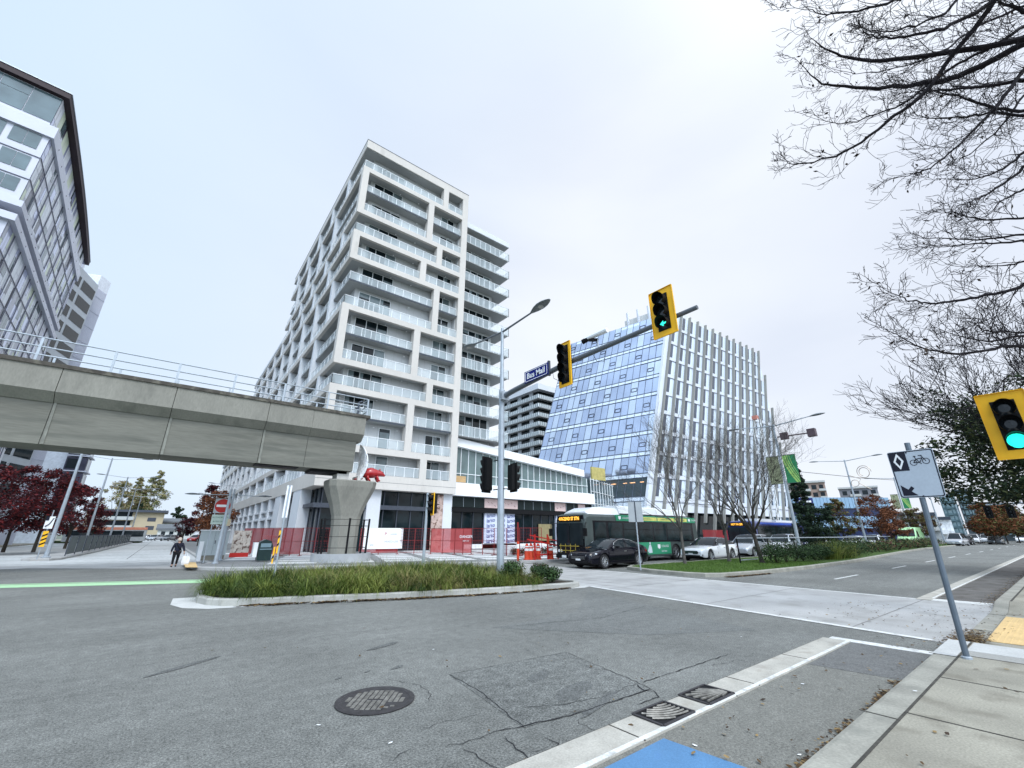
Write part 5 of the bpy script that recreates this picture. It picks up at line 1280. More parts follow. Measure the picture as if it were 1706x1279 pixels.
b = MB(); c2_ = Vector((0, 0, 2.3))+nn*.05; b.ext([c2_+fx*.40*u+Vector((0, 0, .26*v)) for u, v in ((-1, -1), (1, -1), (1, 1), (-1, 1))], nn*.01); b.build('notice', pm('notice_green', (.44, .52, .46), .5), r)
text('AUTHORIZED', .12, frame(tuple(c2_+nn*.013+Vector((0, 0, .11))), fx, (0, 0, 1)), pm('notice_ink', (.02, .09, .06), .5), r)
text('BUSES ONLY', .11, frame(tuple(c2_+nn*.013+Vector((0, 0, -.11))), fx, (0, 0, 1)), pm('notice_ink', (.02, .09, .06), .5), r)
# control cabinet
p = at(352, 922, 33.5); r = empty('control_cabinet', (p.x, p.y, .15), 'pale grey roadside control cabinet on a low plinth behind the no-entry sign', 'cabinet')
b = MB(); b.box(-.75, 0, .28, .75, .55, 1.72); b.build('body', pm('cabinet_grey', (.42, .47, .48), .4, n=(2, .04)), r)
b = MB(); b.box(-.7, .05, 0, .7, .5, .28); b.build('plinth', CONCW, r)
b = MB(); b.box(-.8, -.05, 1.72, .8, .6, 1.77); b.build('lid', WHT, r)
b = MB(); b.box(-.005, -.008, .34, .005, 0, 1.66); b.box(.05, -.03, .95, .09, 0, 1.15); b.build('door_seam', DSTEEL, r)
# two slim posts beside the cabinet, carrying a small cross arm of lamps
for k, (px, py, D, tx, label) in enumerate([(359, 935, 29.5, 388, 'front one of two slim grey poles right of the control cabinet, with twin lamp arms'), (367, 927, 33, 393, 'rear one of two slim grey poles right of the control cabinet')]):
    p = at(px, py, D); q = at(tx, 815, D); H_ = q.z-.15
    r = empty('slim_pole', (p.x, p.y, .15), label, 'pole')
    b = MB(); b.tube([(0, 0, 0), (0, 0, H_)], [.10, .06], 8); b.build('pole', STEEL, r)
    b = MB(); b.lathe([(.17, 0), (.17, .05), (.12, .08)], n=8); b.build('base', STEEL, r)
    if k == 0:
        b = MB(); b.tube([(-1.5, .3, H_-.35), (0, 0, H_-.3), (1.5, -.3, H_-.35)], .025, 6); b.build('arm', STEEL, r)
        for s_ in (-1, 1): b = MB(); lamp_head(b, (s_*1.4, -s_*.28, H_-.34), (s_, -.2*s_, 0), .75); b.build('luminaire', LAMPG, r)
    else:
        b = MB(); b.box(-.14, -.12, 2.0, .14, -.09, 2.42); b.build('notice', pm('notice_cream', (.62, .52, .36), .6), r)
# white bollard-like leaning marker near the person
p = at(330, 932, 33); b = MB(); b.box(p.x-.11, p.y, .15, p.x+.11, p.y+.04, 1.25); tag(b.build('marker_board', WHT, None, (p.x, p.y, .15)), 'upright narrow white marker board between the walker and the cabinet', 'marker board')
# fire hydrant poster box
p = at(400, 913, 37); b = MB(); b.box(p.x-.55, p.y, .15, p.x+.55, p.y+.06, 1.9); r = tag(b.build('notice_hoarding', pm('hoarding_print', (.42, .38, .34), .6, n=(3, .3), tint=((.10, .06, .05), 4, .52, .6)), None, (p.x, p.y, .15)), 'small printed hoarding with red foot, left end of the red fencing', 'hoarding')
b = MB(); b.box(-.57, -.02, .0, .57, .0, .28); b.build('red_foot', REDP, r)
# news box / waste bin
p = at(438, 930, 30.6); r = empty('news_box', (p.x, p.y, .15), 'dark green and black rounded newspaper box with a white sheet on its side', 'news box')
b = MB(); b.loft([[(x_, -.30, z_) for x_, z_ in [(-.35, .05), (.35, .05), (.38, .85), (.25, 1.12), (-.05, 1.22), (-.32, 1.1), (-.38, .85)]], [(x_, .30, z_) for x_, z_ in [(-.35, .05), (.35, .05), (.38, .85), (.25, 1.12), (-.05, 1.22), (-.32, 1.1), (-.38, .85)]]]); b.build('body', pm('box_dark_green', (.012, .03, .03), .3), r)
b = MB(); b.box(-.3, -.315, .65, .32, -.30, .7); b.box(-.28, -.315, .78, .26, -.30, 1.0); b.build('window', pm('box_pane', (.18, .26, .30), .1), r)
b = MB(); b.box(-.62, -.2, .25, -.40, .25, 1.05); b.build('side_box', WHT, r)
# ---------------------------------------------------------------- mesh fence on the bus mall island
FM = pm('fence_mesh_grey', (.11, .13, .13), .6, n=(.4, .15), n2=(9, .25), alpha=.88)
G3 = 'mesh fence panels along the bus mall island'
r0 = None
for k in range(16):
    y0 = 46.2+4.05*k; x0 = -5.25+.012*(y0-46)
    r = empty('mesh_fence', (x0, y0, .15), 'grey mesh panel of the low island fence, '+['nearest the first lamp', 'second from the first lamp', 'third from the first lamp', 'fourth from the first lamp', 'just before the second lamp', 'just past the second lamp', 'seventh from the near end', 'eighth from the near end', 'ninth from the near end', 'beside the third lamp', 'just past the third lamp', 'twelfth from the near end', 'thirteenth from the near end', 'third from the far end', 'second from the far end', 'at the far end'][k], 'fence', G3)
    b = MB(); b.box(-.01, .05, .12, .01, 3.95, 1.35); b.build('mesh', FM, r)
    b = MB(); b.bar((0, 0, 0), (0, 0, 1.42), .06); b.bar((0, 0, 1.38), (.0, 4.0, 1.38), .05); b.bar((0, 0, .12), (.0, 4.0, .12), .04); b.build('frame', DSTEEL, r)
# ---------------------------------------------------------------- red temporary fencing
RM = pm('red_scrim', (.25, .020, .025), .7, n=(1, .2), n2=(30, .15), alpha=.80); RM2 = pm('red_scrim_pale', (.42, .075, .075), .7, n=(1, .2), n2=(30, .15), alpha=.84)
RF = pm('fence_frame_red', (.20, .018, .018), .5)
def tfence(a, c, z, label, kind='scrim', H=1.95, sign=None, txt=None):
    a, c = Vector((*a, z)), Vector((*c, z)); d = (c-a); l_ = d.length; d.normalize(); ang = math.atan2(d.y, d.x)
    r = empty('site_fence', a, label, 'fence', 'red temporary site fence panels', ang)
    b = MB()
    for x in (0, l_/2, l_): b.bar((x, 0, 0), (x, 0, H), .045)
    for zz in (.12, H*.52, H): b.bar((0, 0, zz), (l_, 0, zz), .03)
    for x in (0, l_): b.box(x-.06, -.3, 0, x+.06, .3, .04)
    b.build('frame', RF, r)
    if kind != 'open':
        b = MB(); b.face([(.03, 0, .14), (l_-.03, 0, .14), (l_-.03, 0, H-.02), (.03, 0, H-.02)]); b.build('scrim', RM2 if kind == 'pale' else RM, r)
    else:
        b = MB()
        n = int(l_/.12)
        for i in range(n): b.bar((i*l_/n, 0, .12), (i*l_/n, 0, H), .008)
        for i in range(8): b.bar((0, 0, .2+i*.22), (l_, 0, .2+i*.22), .008)
        b.build('wire_mesh', RF, r)
    if sign:
        b = MB(); b.box(sign[0], -.05, sign[1], sign[2], -.03, sign[3]); b.build('sign_board', WHT, r)
    if txt:
        for (t, sz, x, zz, mt) in txt: text(t, sz, frame((x, -.056, zz), (1, 0, 0), (0, 0, 1)), mt, r)
    return r
q = lambda px, py, D: tuple(at(px, py, D).xy)
tfence(q(402, 915, 42), q(432, 916, 39), .15, 'dark red scrim fence panel behind the news box, left part', 'scrim')
tfence(q(432, 916, 39), q(466, 917, 37.3), .15, 'dark red scrim fence panel right of the news box with faint lettering', 'scrim', txt=[('CONSTRUCTION', .3, 1.5, 1.3, RM2)])
tfence(q(466, 917, 37.3), q(500, 917, 36.8), .15, 'dark red scrim fence panel between the news box and the glazed corner', 'scrim')
tfence(q(500, 917, 36.8), q(545, 917, 36.6), .15, 'open wire panel of the red fence in front of the glazed corner', 'open')
INKG = pm('ink_grey', (.30, .33, .38), .6)
tfence(q(598, 917, 36.6), q(662, 917, 37.2), .15, 'fence panel hung with a wide white company board, right of the guideway column', 'scrim', sign=(.25, .42, 3.3, 1.98), txt=[('MIXED-USE', .22, 2.4, .95, INKG), ('P', .34, 1.9, 1.52, REDP), ('HOMES', .16, 2.55, 1.5, INKG), ('SITE', .13, .9, .7, INKG)])
tfence(q(662, 917, 37.2), q(717, 918, 37), .15, 'open wire panel of the red fence before the dark garage bay', 'open')
tfence(q(717, 919, 37), q(757, 919.5, 36.2), .15, 'pale red scrim fence panel, left one beside the mottled pink pilaster', 'pale')
tfence(q(757, 919.5, 36.2), q(785, 920.6, 35.6), .15, 'pale red scrim fence panel with a small white printed label', 'pale', txt=[('DANGER', .28, 1.0, 1.32, WHT), ('KEEP OUT', .12, 1.0, 1.0, WHT)])
tfence(q(785, 920.6, 35.6), q(823, 922, 34.6), .15, 'open wire panel of the red fence left of the printed wall wrap', 'open')
tfence(q(823, 922, 34.6), q(866, 922, 33), .15, 'open wire panel of the red fence right behind the mast-arm pole', 'open')
tfence(q(866, 925, 33), q(903, 926, 33), .15, 'open wire panel of the red fence behind the orange barrels', 'open')
for k, (a, c) in enumerate([((50, 27), (56, 27)), ((57, 27), (63, 27)), ((64, 27), (70, 27))]): tfence(a, c, .15, ['red scrim fence panel just behind the green bus tail', 'red scrim fence panel between the two buses', 'red scrim fence panel behind the second bus'][k], 'scrim', 2.0)
# orange barrels / delineators and barricade
ORG = pm('safety_orange', (.52, .055, .022), .5, n=(3, .08)); RFW = pm('reflective_white', (.75, .74, .72), .4)
G4 = 'orange traffic delineators beside the bus'
def delineator(loc, label):
    r = empty('traffic_delineator', (0, 0, 0), label, 'delineator', G4)
    b = MB(); b.lathe([(.22, 0), (.22, .05), (.17, .07), (.15, .5), (.12, .80), (.06, .95)], n=12); autosmooth(b.build('body', ORG, r))
    b = MB(); b.lathe([(.153, .52), (.142, .66)], n=12, caps=False); b.lathe([(.130, .74), (.124, .80)], n=12, caps=False); b.build('band', RFW, r)
    r.location = loc; return r
ds = [(878, 934, 28.5), (885, 934, 28.5), (897, 934, 28.8), (918, 932, 29.2), (891, 932, 30.2)]
dl = ['left one of the cluster of orange delineators right of the mast-arm pole', 'second orange delineator from the left, right of the mast-arm pole', 'middle orange delineator of the cluster by the planter box', 'orange delineator closest to the bus front', 'rear left orange delineator half hidden by the cluster', 'rear orange delineator behind the gap in the cluster']
d0 = delineator((*at(*ds[0]).xy, .0+.15), dl[0])
for dd, ll in list(zip(ds, dl))[1:]: copy_thing(d0, (*at(*dd).xy, .15), 0, ll, G4)
p = at(863, 935, 27); r = empty('channel_post', (p.x, p.y, .15), 'slim orange and white channelizing post on the plaza kerb right of the mast-arm pole', 'delineator')
b = MB(); b.tube([(0, 0, 0), (0, 0, 2.2)], .05, 8); b.build('post', RF, r); b = MB(); b.tube([(0, 0, .05), (0, 0, 1.1)], .075, 8); b.build('lower_sleeve', ORG, r); b = MB(); b.tube([(0, 0, .7), (0, 0, .95)], .08, 8); b.build('band', RFW, r)
p = at(930, 930, 29.5); r = empty('barricade', (p.x, p.y, .15), 'orange and red barricade with crossed rails left of the bus front', 'barricade')
b = MB()
for x in (-2.0, -.9, 0): b.bar((x, 0, 0), (x, 0, 1.5), .08)
b.bar((-2.6, 0, 1.2), (.1, 0, .8), .09); b.bar((-2.4, 0, 1.45), (0, .1, 1.1), .06); b.bar((-2.0, 0, .3), (.0, 0, .3), .08); b.build('frame', REDP, r)
b = MB(); b.bar((-.9, -.06, .9), (-.9, -.06, 1.35), .1); b.bar((0, -.06, .5), (0, -.06, 1.2), .11); b.build('orange_panel', ORG, r)
# low white planter box with reddish plants by the shops
b = MB(); pp = [tuple(at(845, 925, 34).xy), tuple(at(915, 925, 36).xy)]
a_, c_ = Vector(pp[0]), Vector(pp[1]); d_ = (c_-a_).normalized(); n_ = Vector((-d_.y, d_.x))
b.prism([tuple(a_), tuple(c_), tuple(c_+n_), tuple(a_+n_)], .15, .85); pl_ = tag(b.build('planter_box', PAL, None, (a_.x, a_.y, .15)), 'low white planter box in front of the shops behind the orange delineators', 'planter box')
pl_['label'] = 'low white planter box in front of the shops behind the orange delineators'
for k in range(5):
    c = a_+(c_-a_)*(.1+.2*k)+n_*(-.35); shrub('low_shrub', c.x, c.y, .15, .5, .65, ['dark reddish shrub right beside the mast-arm pole, before the white planter box', 'second dark shrub before the white planter box', 'dark shrub behind the orange cluster, before the white planter box', 'fourth dark shrub before the white planter box', 'dark shrub nearest the bus, before the white planter box'][k], 'shrub', 'dark shrubs along the white planter box', (0, 2, 0), 420, .05, 60+k)
# black handrail in the median
r = empty('median_handrail', (25.6, 11.9, .14), 'long metal handrail on black posts in the median, ahead of the dark hedge', 'handrail'); O = (25.6, 11.9, .14)
b = MB(); b.tube([(25.6, 11.9, 1.44), (40, 11.2, 1.44), (62, 12.4, 1.44)], .035, 6); b.build('rail', STEEL, r, O)
for k in range(11):
    t = k/10; x = 25.6+36*t; y = 11.9-.7*(x-25.6)/14.4 if x < 40 else 11.2+1.2*(x-40)/22
    b = MB(); b.bar((x, y, .14), (x, y, 1.42), .06); b.build('post', BLACK, r, O)
b = MB(); b.bar((25.6, 11.9, .3), (27.6, 11.8, .3), .04); b.build('low_rail', STEEL, r, O)
# overhead cables + far signals
b = MB()
for z, y in ((9.3, 20), ): b.tube([(60, 21, 9.4), (75, 16, 9.0), (100, 9, 9.3)], .03, 4)
tag(b.build('overhead_cable', BLACK, None, (60, 21, 9)), 'thin overhead cable crossing the far road', 'cable')
for k, (px, py, D, lab, lit) in enumerate([(1647, 853, 74, 'far amber-bodied signal over the road left of the orange trees', None), (1684, 852, 70, 'far signal over the road at the right edge behind the sign', None)]):
    p = at(px, py, D); s_ = signal('traffic_signal', tuple(p), 0, 3, lab, 'black', lens=.15, bw=.12)
p = at(1646, 850, 74); q_ = at(1706, 835, 70)
b = MB(); b.tube([(p.x, p.y, p.z+.6), (q_.x, q_.y-6, q_.z)], .09, 6); b.tube([(q_.x, q_.y-6, .15), (q_.x, q_.y-6, q_.z+.1)], .14, 6); tag(b.build('far_signal_mast', STEEL, None, (q_.x, q_.y-6, .15)), 'distant signal mast arm crossing near the right edge, holding the far signals', 'signal pole')
# ================================================================== VEHICLES
def lerp_prof(P, x):
    if x <= P[0][0]: return P[0][1]
    for (x0, y0), (x1, y1) in zip(P, P[1:]):
        if x <= x1: t = (x-x0)/(x1-x0); t = t*t*(3-2*t) if False else t; return y0+(y1-y0)*t
    return P[-1][1]
def wheel(parent, x, y, r_, wd, side, rimmat, spokes=10):
    """wheel at (x, y outer face) side -1 faces -Y"""
    w_ = empty('wheel', (x, y, r_)); w_.parent = parent; KID.setdefault(parent.name, []).append(w_)
    s_ = side
    b = MB(); b.lathe([(r_*.60, 0), (r_*.66, s_*.0), (r_*.93, s_*.004), (r_, -s_*.03), (r_, -s_*(wd-.03)), (r_*.9, -s_*wd)], n=30, ax='y', caps=False); autosmooth(b.build('tyre', RUB, w_), 50)
    b = MB(); b.lathe([(.001, -s_*.06), (r_*.6, -s_*.07)], n=24, ax='y', caps=False, m=1); b.lathe([(r_*.69, -s_*.004), (r_*.66, s_*.004), (r_*.61, -s_*.03), (r_*.61, -s_*.07)], n=30, ax='y', caps=False)
    b.lathe([(.001, s_*.0), (r_*.14, -s_*.002), (r_*.17, -s_*.03)], n=12, ax='y', caps=False)
    for k in range(spokes):
        a = 2*pi*k/spokes; b.bar((r_*.12*cos(a), -s_*.02, r_*.12*sin(a)), (r_*.64*cos(a), -s_*.022, r_*.64*sin(a)), .028*r_/.33, .02)
    b.build('rim', [rimmat, BLACK], w_)
def car(name, label, loc, rz, paint, L_=4.85, W=1.85, H=1.47, hood=.95, belt=.93, trunk=1.02, ws=(1.25, 2.05), rw=(3.75, 4.45), wx=(.95, 3.82), r_=.335, cat='car', clear=.22, rim=None, dark_grille=True, roofmat=None, group=None, simple=False, nose=.62, plate='front', tailz=.66):
    """car facing local -X, nose at x=0, near side y<0"""
    root = empty(name, (0, 0, 0), label, cat, group); rim = rim or pm('rim_alloy', (.60, .61, .63), .25, .6)
    top = [(0, nose-.04), (.04, nose+.06), (.16, nose+.14), (ws[0]*.6, hood-.05), (ws[0], hood), (ws[1], belt+.05), (rw[0], trunk-.02), (rw[1], trunk), (L_-.14, trunk-.02), (L_-.03, trunk-.12), (L_, tailz)]
    def hw(x):
        f = 1-.20*max(0, (1-x/.75))**2.2 if x < .75 else (1-.13*max(0, (x-(L_-.7))/.7)**2.2 if x > L_-.7 else 1)
        return W/2*f*(.985+.015*cos((x-L_/2)/L_*3))
    ra = r_+.055
    def zb(x):
        z = clear+(.10*(1-x/.25) if x < .25 else 0)+(.12*(x-(L_-.35))/.35 if x > L_-.35 else 0)
        for c in wx:
            if abs(x-c) < ra: z = max(z, r_+math.sqrt(ra*ra-(x-c)**2)*1.0)
        return z
    xs = sorted(set([0, .015, .04, .08, .13, .2]+[L_*i/46 for i in range(1, 46)]+[c+ra*cos(R(a)) for c in wx for a in range(0, 181, 15)]+[L_-.1, L_-.04, L_-.01, L_]))
    rings = []
    for x in xs:
        w_, b0, t0 = hw(x), zb(x), lerp_prof(top, x); zs = max(b0+.02, .40); zm = max(zs+.02, min(.62, t0-.16)); zsh = max(zm+.02, t0-.10)
        side = [(w_*.93, b0), (w_*.975, min(b0+.05, zs)), (w_*.985, zs), (w_*1.0, zm), (w_*.975, zsh), (w_*.92, t0-.025), (w_*.75, t0+.005), (w_*.4, t0+.022), (0, t0+.028)]
        rings.append([(x, -y, z) for y, z in side]+[(x, y, z) for y, z in side[-2::-1]])
    b = MB(); b.loft(rings, closed=False, caps=False)
    for rg_ in (rings[0], rings[-1]):
        n = len(rg_)
        for i in range(n//2): b.face([rg_[i], rg_[i+1], rg_[n-2-i], rg_[n-1-i]])
    autosmooth(b.build('body', paint, root), 38)
    b = MB(); b.box(.25, -W/2+.14, clear-.02, L_-.25, W/2-.14, .5)
    for c in wx: b.box(c-ra, -W/2+.06, .12, c+ra, W/2-.06, .72)
    b.build('underbody', BLACK, root)
    # greenhouse
    bz = lambda x: lerp_prof(top, x)
    N_ = 26; x0, x1 = ws[0], rw[1]
    def rf(x):   # roof line
        if x < ws[1]: t = (x-x0)/(ws[1]-x0); return bz(x0)+(H-.045-bz(x0))*(1-(1-t)**1.35)
        if x > rw[0]: t = (x1-x)/(x1-rw[0]); return bz(x1)+(H-.06-bz(x1))*(1-(1-t)**1.4)
        t = (x-ws[1])/(rw[0]-ws[1]); return H-.045+.045*sin(pi*(t*.9+.05))-.015*t
    gx = sorted(set([x0+(x1-x0)*i/N_ for i in range(N_+1)]+[ws[1], rw[0]])); G = []
    for x in gx:
        zr, zb_ = rf(x), bz(x); hgt = max(.001, zr-zb_); wb = hw(x)*.93; wt = wb-(.30*hgt/.5*.62)
        G.append([(x, -wb, zb_-.02), (x, -(wb*.45+wt*.55)-.02, zb_+hgt*.5), (x, -wt, zr-.055*min(1, hgt*4)), (x, -wt*.90, zr-.012*min(1, hgt*4)), (x, -wt*.5, zr+.01), (x, 0, zr+.015), (x, wt*.5, zr+.01), (x, wt*.90, zr-.012*min(1, hgt*4)), (x, wt, zr-.055*min(1, hgt*4)), (x, (wb*.45+wt*.55)+.02, zb_+hgt*.5), (x, wb, zb_-.02)])
    roof = MB(); W1, W2 = MB(), MB(); SWs = {}
    pil = [(ws[1]+rw[0])/2-.08, (ws[1]+rw[0])/2+.06]
    for i in range(len(gx)-1):
        xm = (gx[i]+gx[i+1])/2
        for j in range(10):
            f = [G[i][j], G[i+1][j], G[i+1][j+1], G[i][j+1]]
            if j in (0, 1, 8, 9):
                sideglass = x0+.42 < xm < x1-.34 and not (pil[0] < xm < pil[1])
                if sideglass: SWs.setdefault((j > 5, xm > pil[1]), MB()).face(f)
                else: roof.face(f)
            elif j in (2, 7): roof.face(f)
            else: (W1 if xm < ws[1]-.02 else W2 if xm > rw[0]+.02 else roof).face(f)
    o = roof.build('roof', roofmat or paint, root, smooth=True); W1.build('windscreen', GLS, root, smooth=True); W2.build('rear_window', GLS, root, smooth=True)
    for key, m_ in SWs.items(): m_.build('side_window', GLS, root, smooth=True)
    for s_ in (-1, 1):
        for c in wx: wheel(root, c, s_*(hw(c)-.005), r_, .22, s_, rim)
    yw = hw(.1)
    # front: grille, intake, lights, plate
    b = MB()
    g0 = nose-.18
    if not simple:
        gp = [(-.035, -.46, g0), (-.035, .46, g0), (-.03, .54, g0+.09), (-.02, .46, g0+.19), (-.02, -.46, g0+.19), (-.03, -.54, g0+.09)]
        b.ext(gp, (.05, 0, 0)); b.build('grille', pm('grille_dark', (.02, .02, .025), .35, .4), root)
        b = MB()
        for z in (g0+.04, g0+.09, g0+.14): b.bar((-.042, -.46, z), (-.042, .46, z), .008)
        b.build('grille_bar', CHR, root)
        b = MB(); b.box(-.03, -.62, .27, .05, .62, .37); b.build('intake', BLACK, root)
        for s_ in (-1, 1): b = MB(); b.ext([(.03, s_*.60, .32), (.10, s_*.78, .32), (.10, s_*.78, .42), (.03, s_*.60, .40)], (-.03, 0, 0)); b.build('fog_lamp_recess', BLACK, root)
    for s_ in (-1, 1):
        b = MB(); y0, y1 = .50, hw(.35)+.004
        P_ = [(.0, s_*y0, nose-.03), (.10, s_*(hw(.1)+.006), nose-.01), (.42, s_*(hw(.42)+.006), nose+.075), (.46, s_*(hw(.46)-.02), nose+.135), (.16, s_*(hw(.16)-.10), nose+.115), (.02, s_*y0, nose+.055)]
        b.face(P_ if s_ > 0 else P_[::-1]); b.ext(P_, (.03, -s_*.02, 0)); b.build('headlight', pm('headlight', (.60, .64, .68), .08, .3, em=((.9, .95, 1), .12), coat=1), root)
        b = MB(); P_ = [(L_+.005, s_*.42, tailz+.04), (L_-.05, s_*(hw(L_-.05)+.004), tailz+.04), (L_-.36, s_*(hw(L_-.36)+.004), tailz+.12), (L_-.36, s_*(hw(L_-.36)+.002), tailz+.2), (L_-.04, s_*(hw(L_-.04)), tailz+.2), (L_+.005, s_*.42, tailz+.16)]
        b.ext(P_, (-.02, 0, 0)); b.build('tail_light', pm('tail_red', (.35, .01, .01), .2, coat=1), root)
        b = MB(); xm_ = x0+.55; b.loft([[(xm_-.07+.05*q, s_*(hw(xm_)+.02+ .18*q), belt+.06+a*.06*(1-.2*q)) for a in (-1, 1)]+[(xm_+.03+.05*q, s_*(hw(xm_)+.02+.18*q), belt+.06-a*.06*(1-.2*q)) for a in (-1, 1)] for q in (0, 1)]); b.build('mirror', paint, root)
        if not simple:
            b = MB()
            for xx in (x0+.35, (pil[0]+pil[1])/2, x1-.62): b.bar((xx, s_*(hw(xx)*1.0+.001), .42), (xx+.02, s_*(hw(xx)*.985+.001), belt-.10), .008)
            b.build('door_seam', BLACK, root)
            b = MB()
            for xx in ((pil[0]+pil[1])/2-.28, x1-.85): b.bar((xx, s_*(hw(xx)*.99+.012), belt-.14), (xx+.2, s_*(hw(xx)*.99+.012), belt-.13), .03)
            b.build('door_handle', CHR, root)
            b = MB(); b.tube([(x0+.40, s_*(hw(x0)*.93+.012), bz(x0)+.03)]+[(x, s_*(abs(G[0][2][1])*0+hw(x)*.93-(.30*max(.001, rf(x)-bz(x))/.5*.62)+.006), rf(x)-.05) for x in [x0+.62, ws[1], (ws[1]+rw[0])/2, rw[0], x1-.35]], .010, 4); b.build('window_trim', CHR, root)
    b = MB(); b.box(-.035, -.16, .40, -.01, .16, .49); b.build('number_plate', WHT, root)
    b = MB(); b.lathe([(.001, -.03), (.055, -.02), (.055, 0)], (0, 0, nose-.08), 14, 0, 'x'); b.build('badge', CHR, root)
    root.location = loc; root.rotation_euler = (0, 0, rz)
    return root
PBLK = pm('paint_black', (.004, .004, .008), .06, 0, n=(2, .1), spec=.32); PWH = pm('paint_white', (.74, .75, .77), .18, n=(2, .02), coat=1); PSIL = pm('paint_silver', (.42, .44, .47), .22, .5, coat=1, n=(2, .03)); PRED = pm('paint_red', (.30, .02, .02), .15, coat=1); PGRY = pm('paint_grey', (.10, .11, .12), .2, .3, coat=1)
car('parked_sedan', 'shiny black sedan waiting nose-left in front of the green bus', (16.95, 16.0, .005), 0, PBLK, 4.87, 1.85, 1.46, ws=(1.35, 2.35), rw=(3.35, 4.45), hood=.93, belt=.95, trunk=1.04, wx=(.98, 3.83), r_=.34)
car('white_sedan', 'white luxury sedan with a wide grille, behind the first median tree', (27.6, 15.95, .005), 0, PWH, 4.92, 1.86, 1.46, ws=(1.5, 2.35), rw=(3.5, 4.5), hood=.93, belt=.94, trunk=1.03, wx=(.9, 3.85), r_=.34, roofmat=PBLK)
car('white_suv', 'white car half hidden by the hedge, just left of the near median lamp', (40.5, 15.8, .005), R(2), PWH, 4.6, 1.85, 1.68, hood=1.02, belt=1.05, trunk=1.1, ws=(1.15, 1.9), rw=(4.0, 4.5), wx=(.85, 3.6), r_=.36, cat='car', simple=True)
car('white_hatchback', 'white car right of the near median lamp, behind the handrail', (50, 16.0, .005), 0, PWH, 4.3, 1.8, 1.5, ws=(1.1, 1.9), rw=(3.6, 4.15), wx=(.8, 3.4), simple=True)
car('silver_car', 'grey car with sloping windscreen behind the white sedan, by the second bus', (34.2, 16.0, .005), 0, PSIL, 4.7, 1.85, 1.66, hood=1.02, belt=1.04, trunk=1.1, ws=(1.1, 1.9), rw=(4.0, 4.6), wx=(.85, 3.7), r_=.36, simple=True)
for k, (px, D, lab, pt, Hh) in enumerate([(1398, 66, 'pale car roof seen over the hedge below the blue building', PWH, 1.5), (1450, 74, 'white car over the hedge left of the orange tree', PWH, 1.6)]):
    p = at(px, 900, D); car('median_car', lab, (p.x-2, 16.2, .005), 0, pt, 4.5, 1.82, Hh, ws=(1.1, 1.9), rw=(3.8, 4.35), wx=(.85, 3.55), simple=True)
# far traffic
FT = [(1585, 95, 'far silver van-like suv heading this way, left of the bicycle sign post', PSIL, 1.85, R(-5)), (1618, 122, 'far white suv beside red barriers on the main road', PWH, 1.7, 0), (1640, 128, 'farther white suv, right of the other far white one', PWH, 1.7, 0), (1654, 112, 'dark far car under the distant orange trees', PGRY, 1.5, 0), (1602, 105, 'dark far car close to the far silver one', PBLK, 1.5, 0), (1700, 140, 'white far car at the right edge of the road', PWH, 1.5, 0)]
for px, D, lab, pt, Hh, rz in FT:
    p = at(px, 893, D); car('far_car', lab, (p.x, p.y, .005), rz, pt, 4.6, 1.85, Hh, ws=(1.1, 1.9), rw=(3.9, 4.45), hood=1.0, belt=1.02, trunk=1.1, wx=(.85, 3.6), simple=True)
p = at(1680, 905, 60)
b = MB(); b.lathe([(.16, 0), (.16, .5), (.1, .62), (.02, .7)], (50.5, .9, .15), 10); tag(b.build('fire_hydrant', REDP, None, (50.5, .9, .15)), 'small red hydrant on the far kerb at the right edge', 'hydrant')
# green van
p = at(1493, 897, 74)
gv = empty('delivery_van', (p.x, p.y-.9, .005), 'lime green and white delivery van facing this way, behind the hedge near the bicycle sign', 'van')
b = MB(); b.loft([[(0, s_*.9*k_, z_) for s_, k_, z_ in q] for q in []]) if False else None
st = [(0, .35, .85, .80), (.12, .32, 1.05, .95), (.9, .3, 1.35, 1.0), (1.0, .3, 1.4, 1.0), (1.75, .3, 2.35, .97), (2.1, .3, 2.5, .97), (5.6, .3, 2.5, .97), (5.7, .3, 2.4, .95)]
b.loft([[(x, -w_, z0), (x, -w_*1.0, z1*.55), (x, -w_*.90, z1-.06), (x, -w_*.7, z1), (x, w_*.7, z1), (x, w_*.90, z1-.06), (x, w_*1.0, z1*.55), (x, w_, z0)] for x, z0, z1, w_ in st]); autosmooth(b.build('body', pm('van_lime', (.36, .62, .32), .3, coat=.6), gv), 30)
b = MB(); b.ext([(.98, -.82, 1.43), (.98, .82, 1.43), (1.70, .76, 2.22), (1.70, -.76, 2.22)], (-.02, 0, .03)); b.build('windscreen', GLS, gv)
for s_ in (-1, 1):
    b = MB(); b.ext([(1.35, s_*.99, 1.35), (2.3, s_*.99, 1.35), (2.3, s_*.93, 2.1), (1.85, s_*.93, 2.1)], (0, s_*.01, 0)); b.build('side_window', GLS, gv)
    for c in (.85, 4.5): wheel(gv, c, s_*.98, .36, .2, s_, pm('rim_alloy', (.48, .49, .51)))
    b = MB(); b.box(-.02, s_*.5, .85, .05, s_*.85, 1.02); b.build('headlight', WHT, gv)
b = MB(); b.box(-.03, -.5, .5, .02, .5, .8); b.build('bumper', WHT, gv)
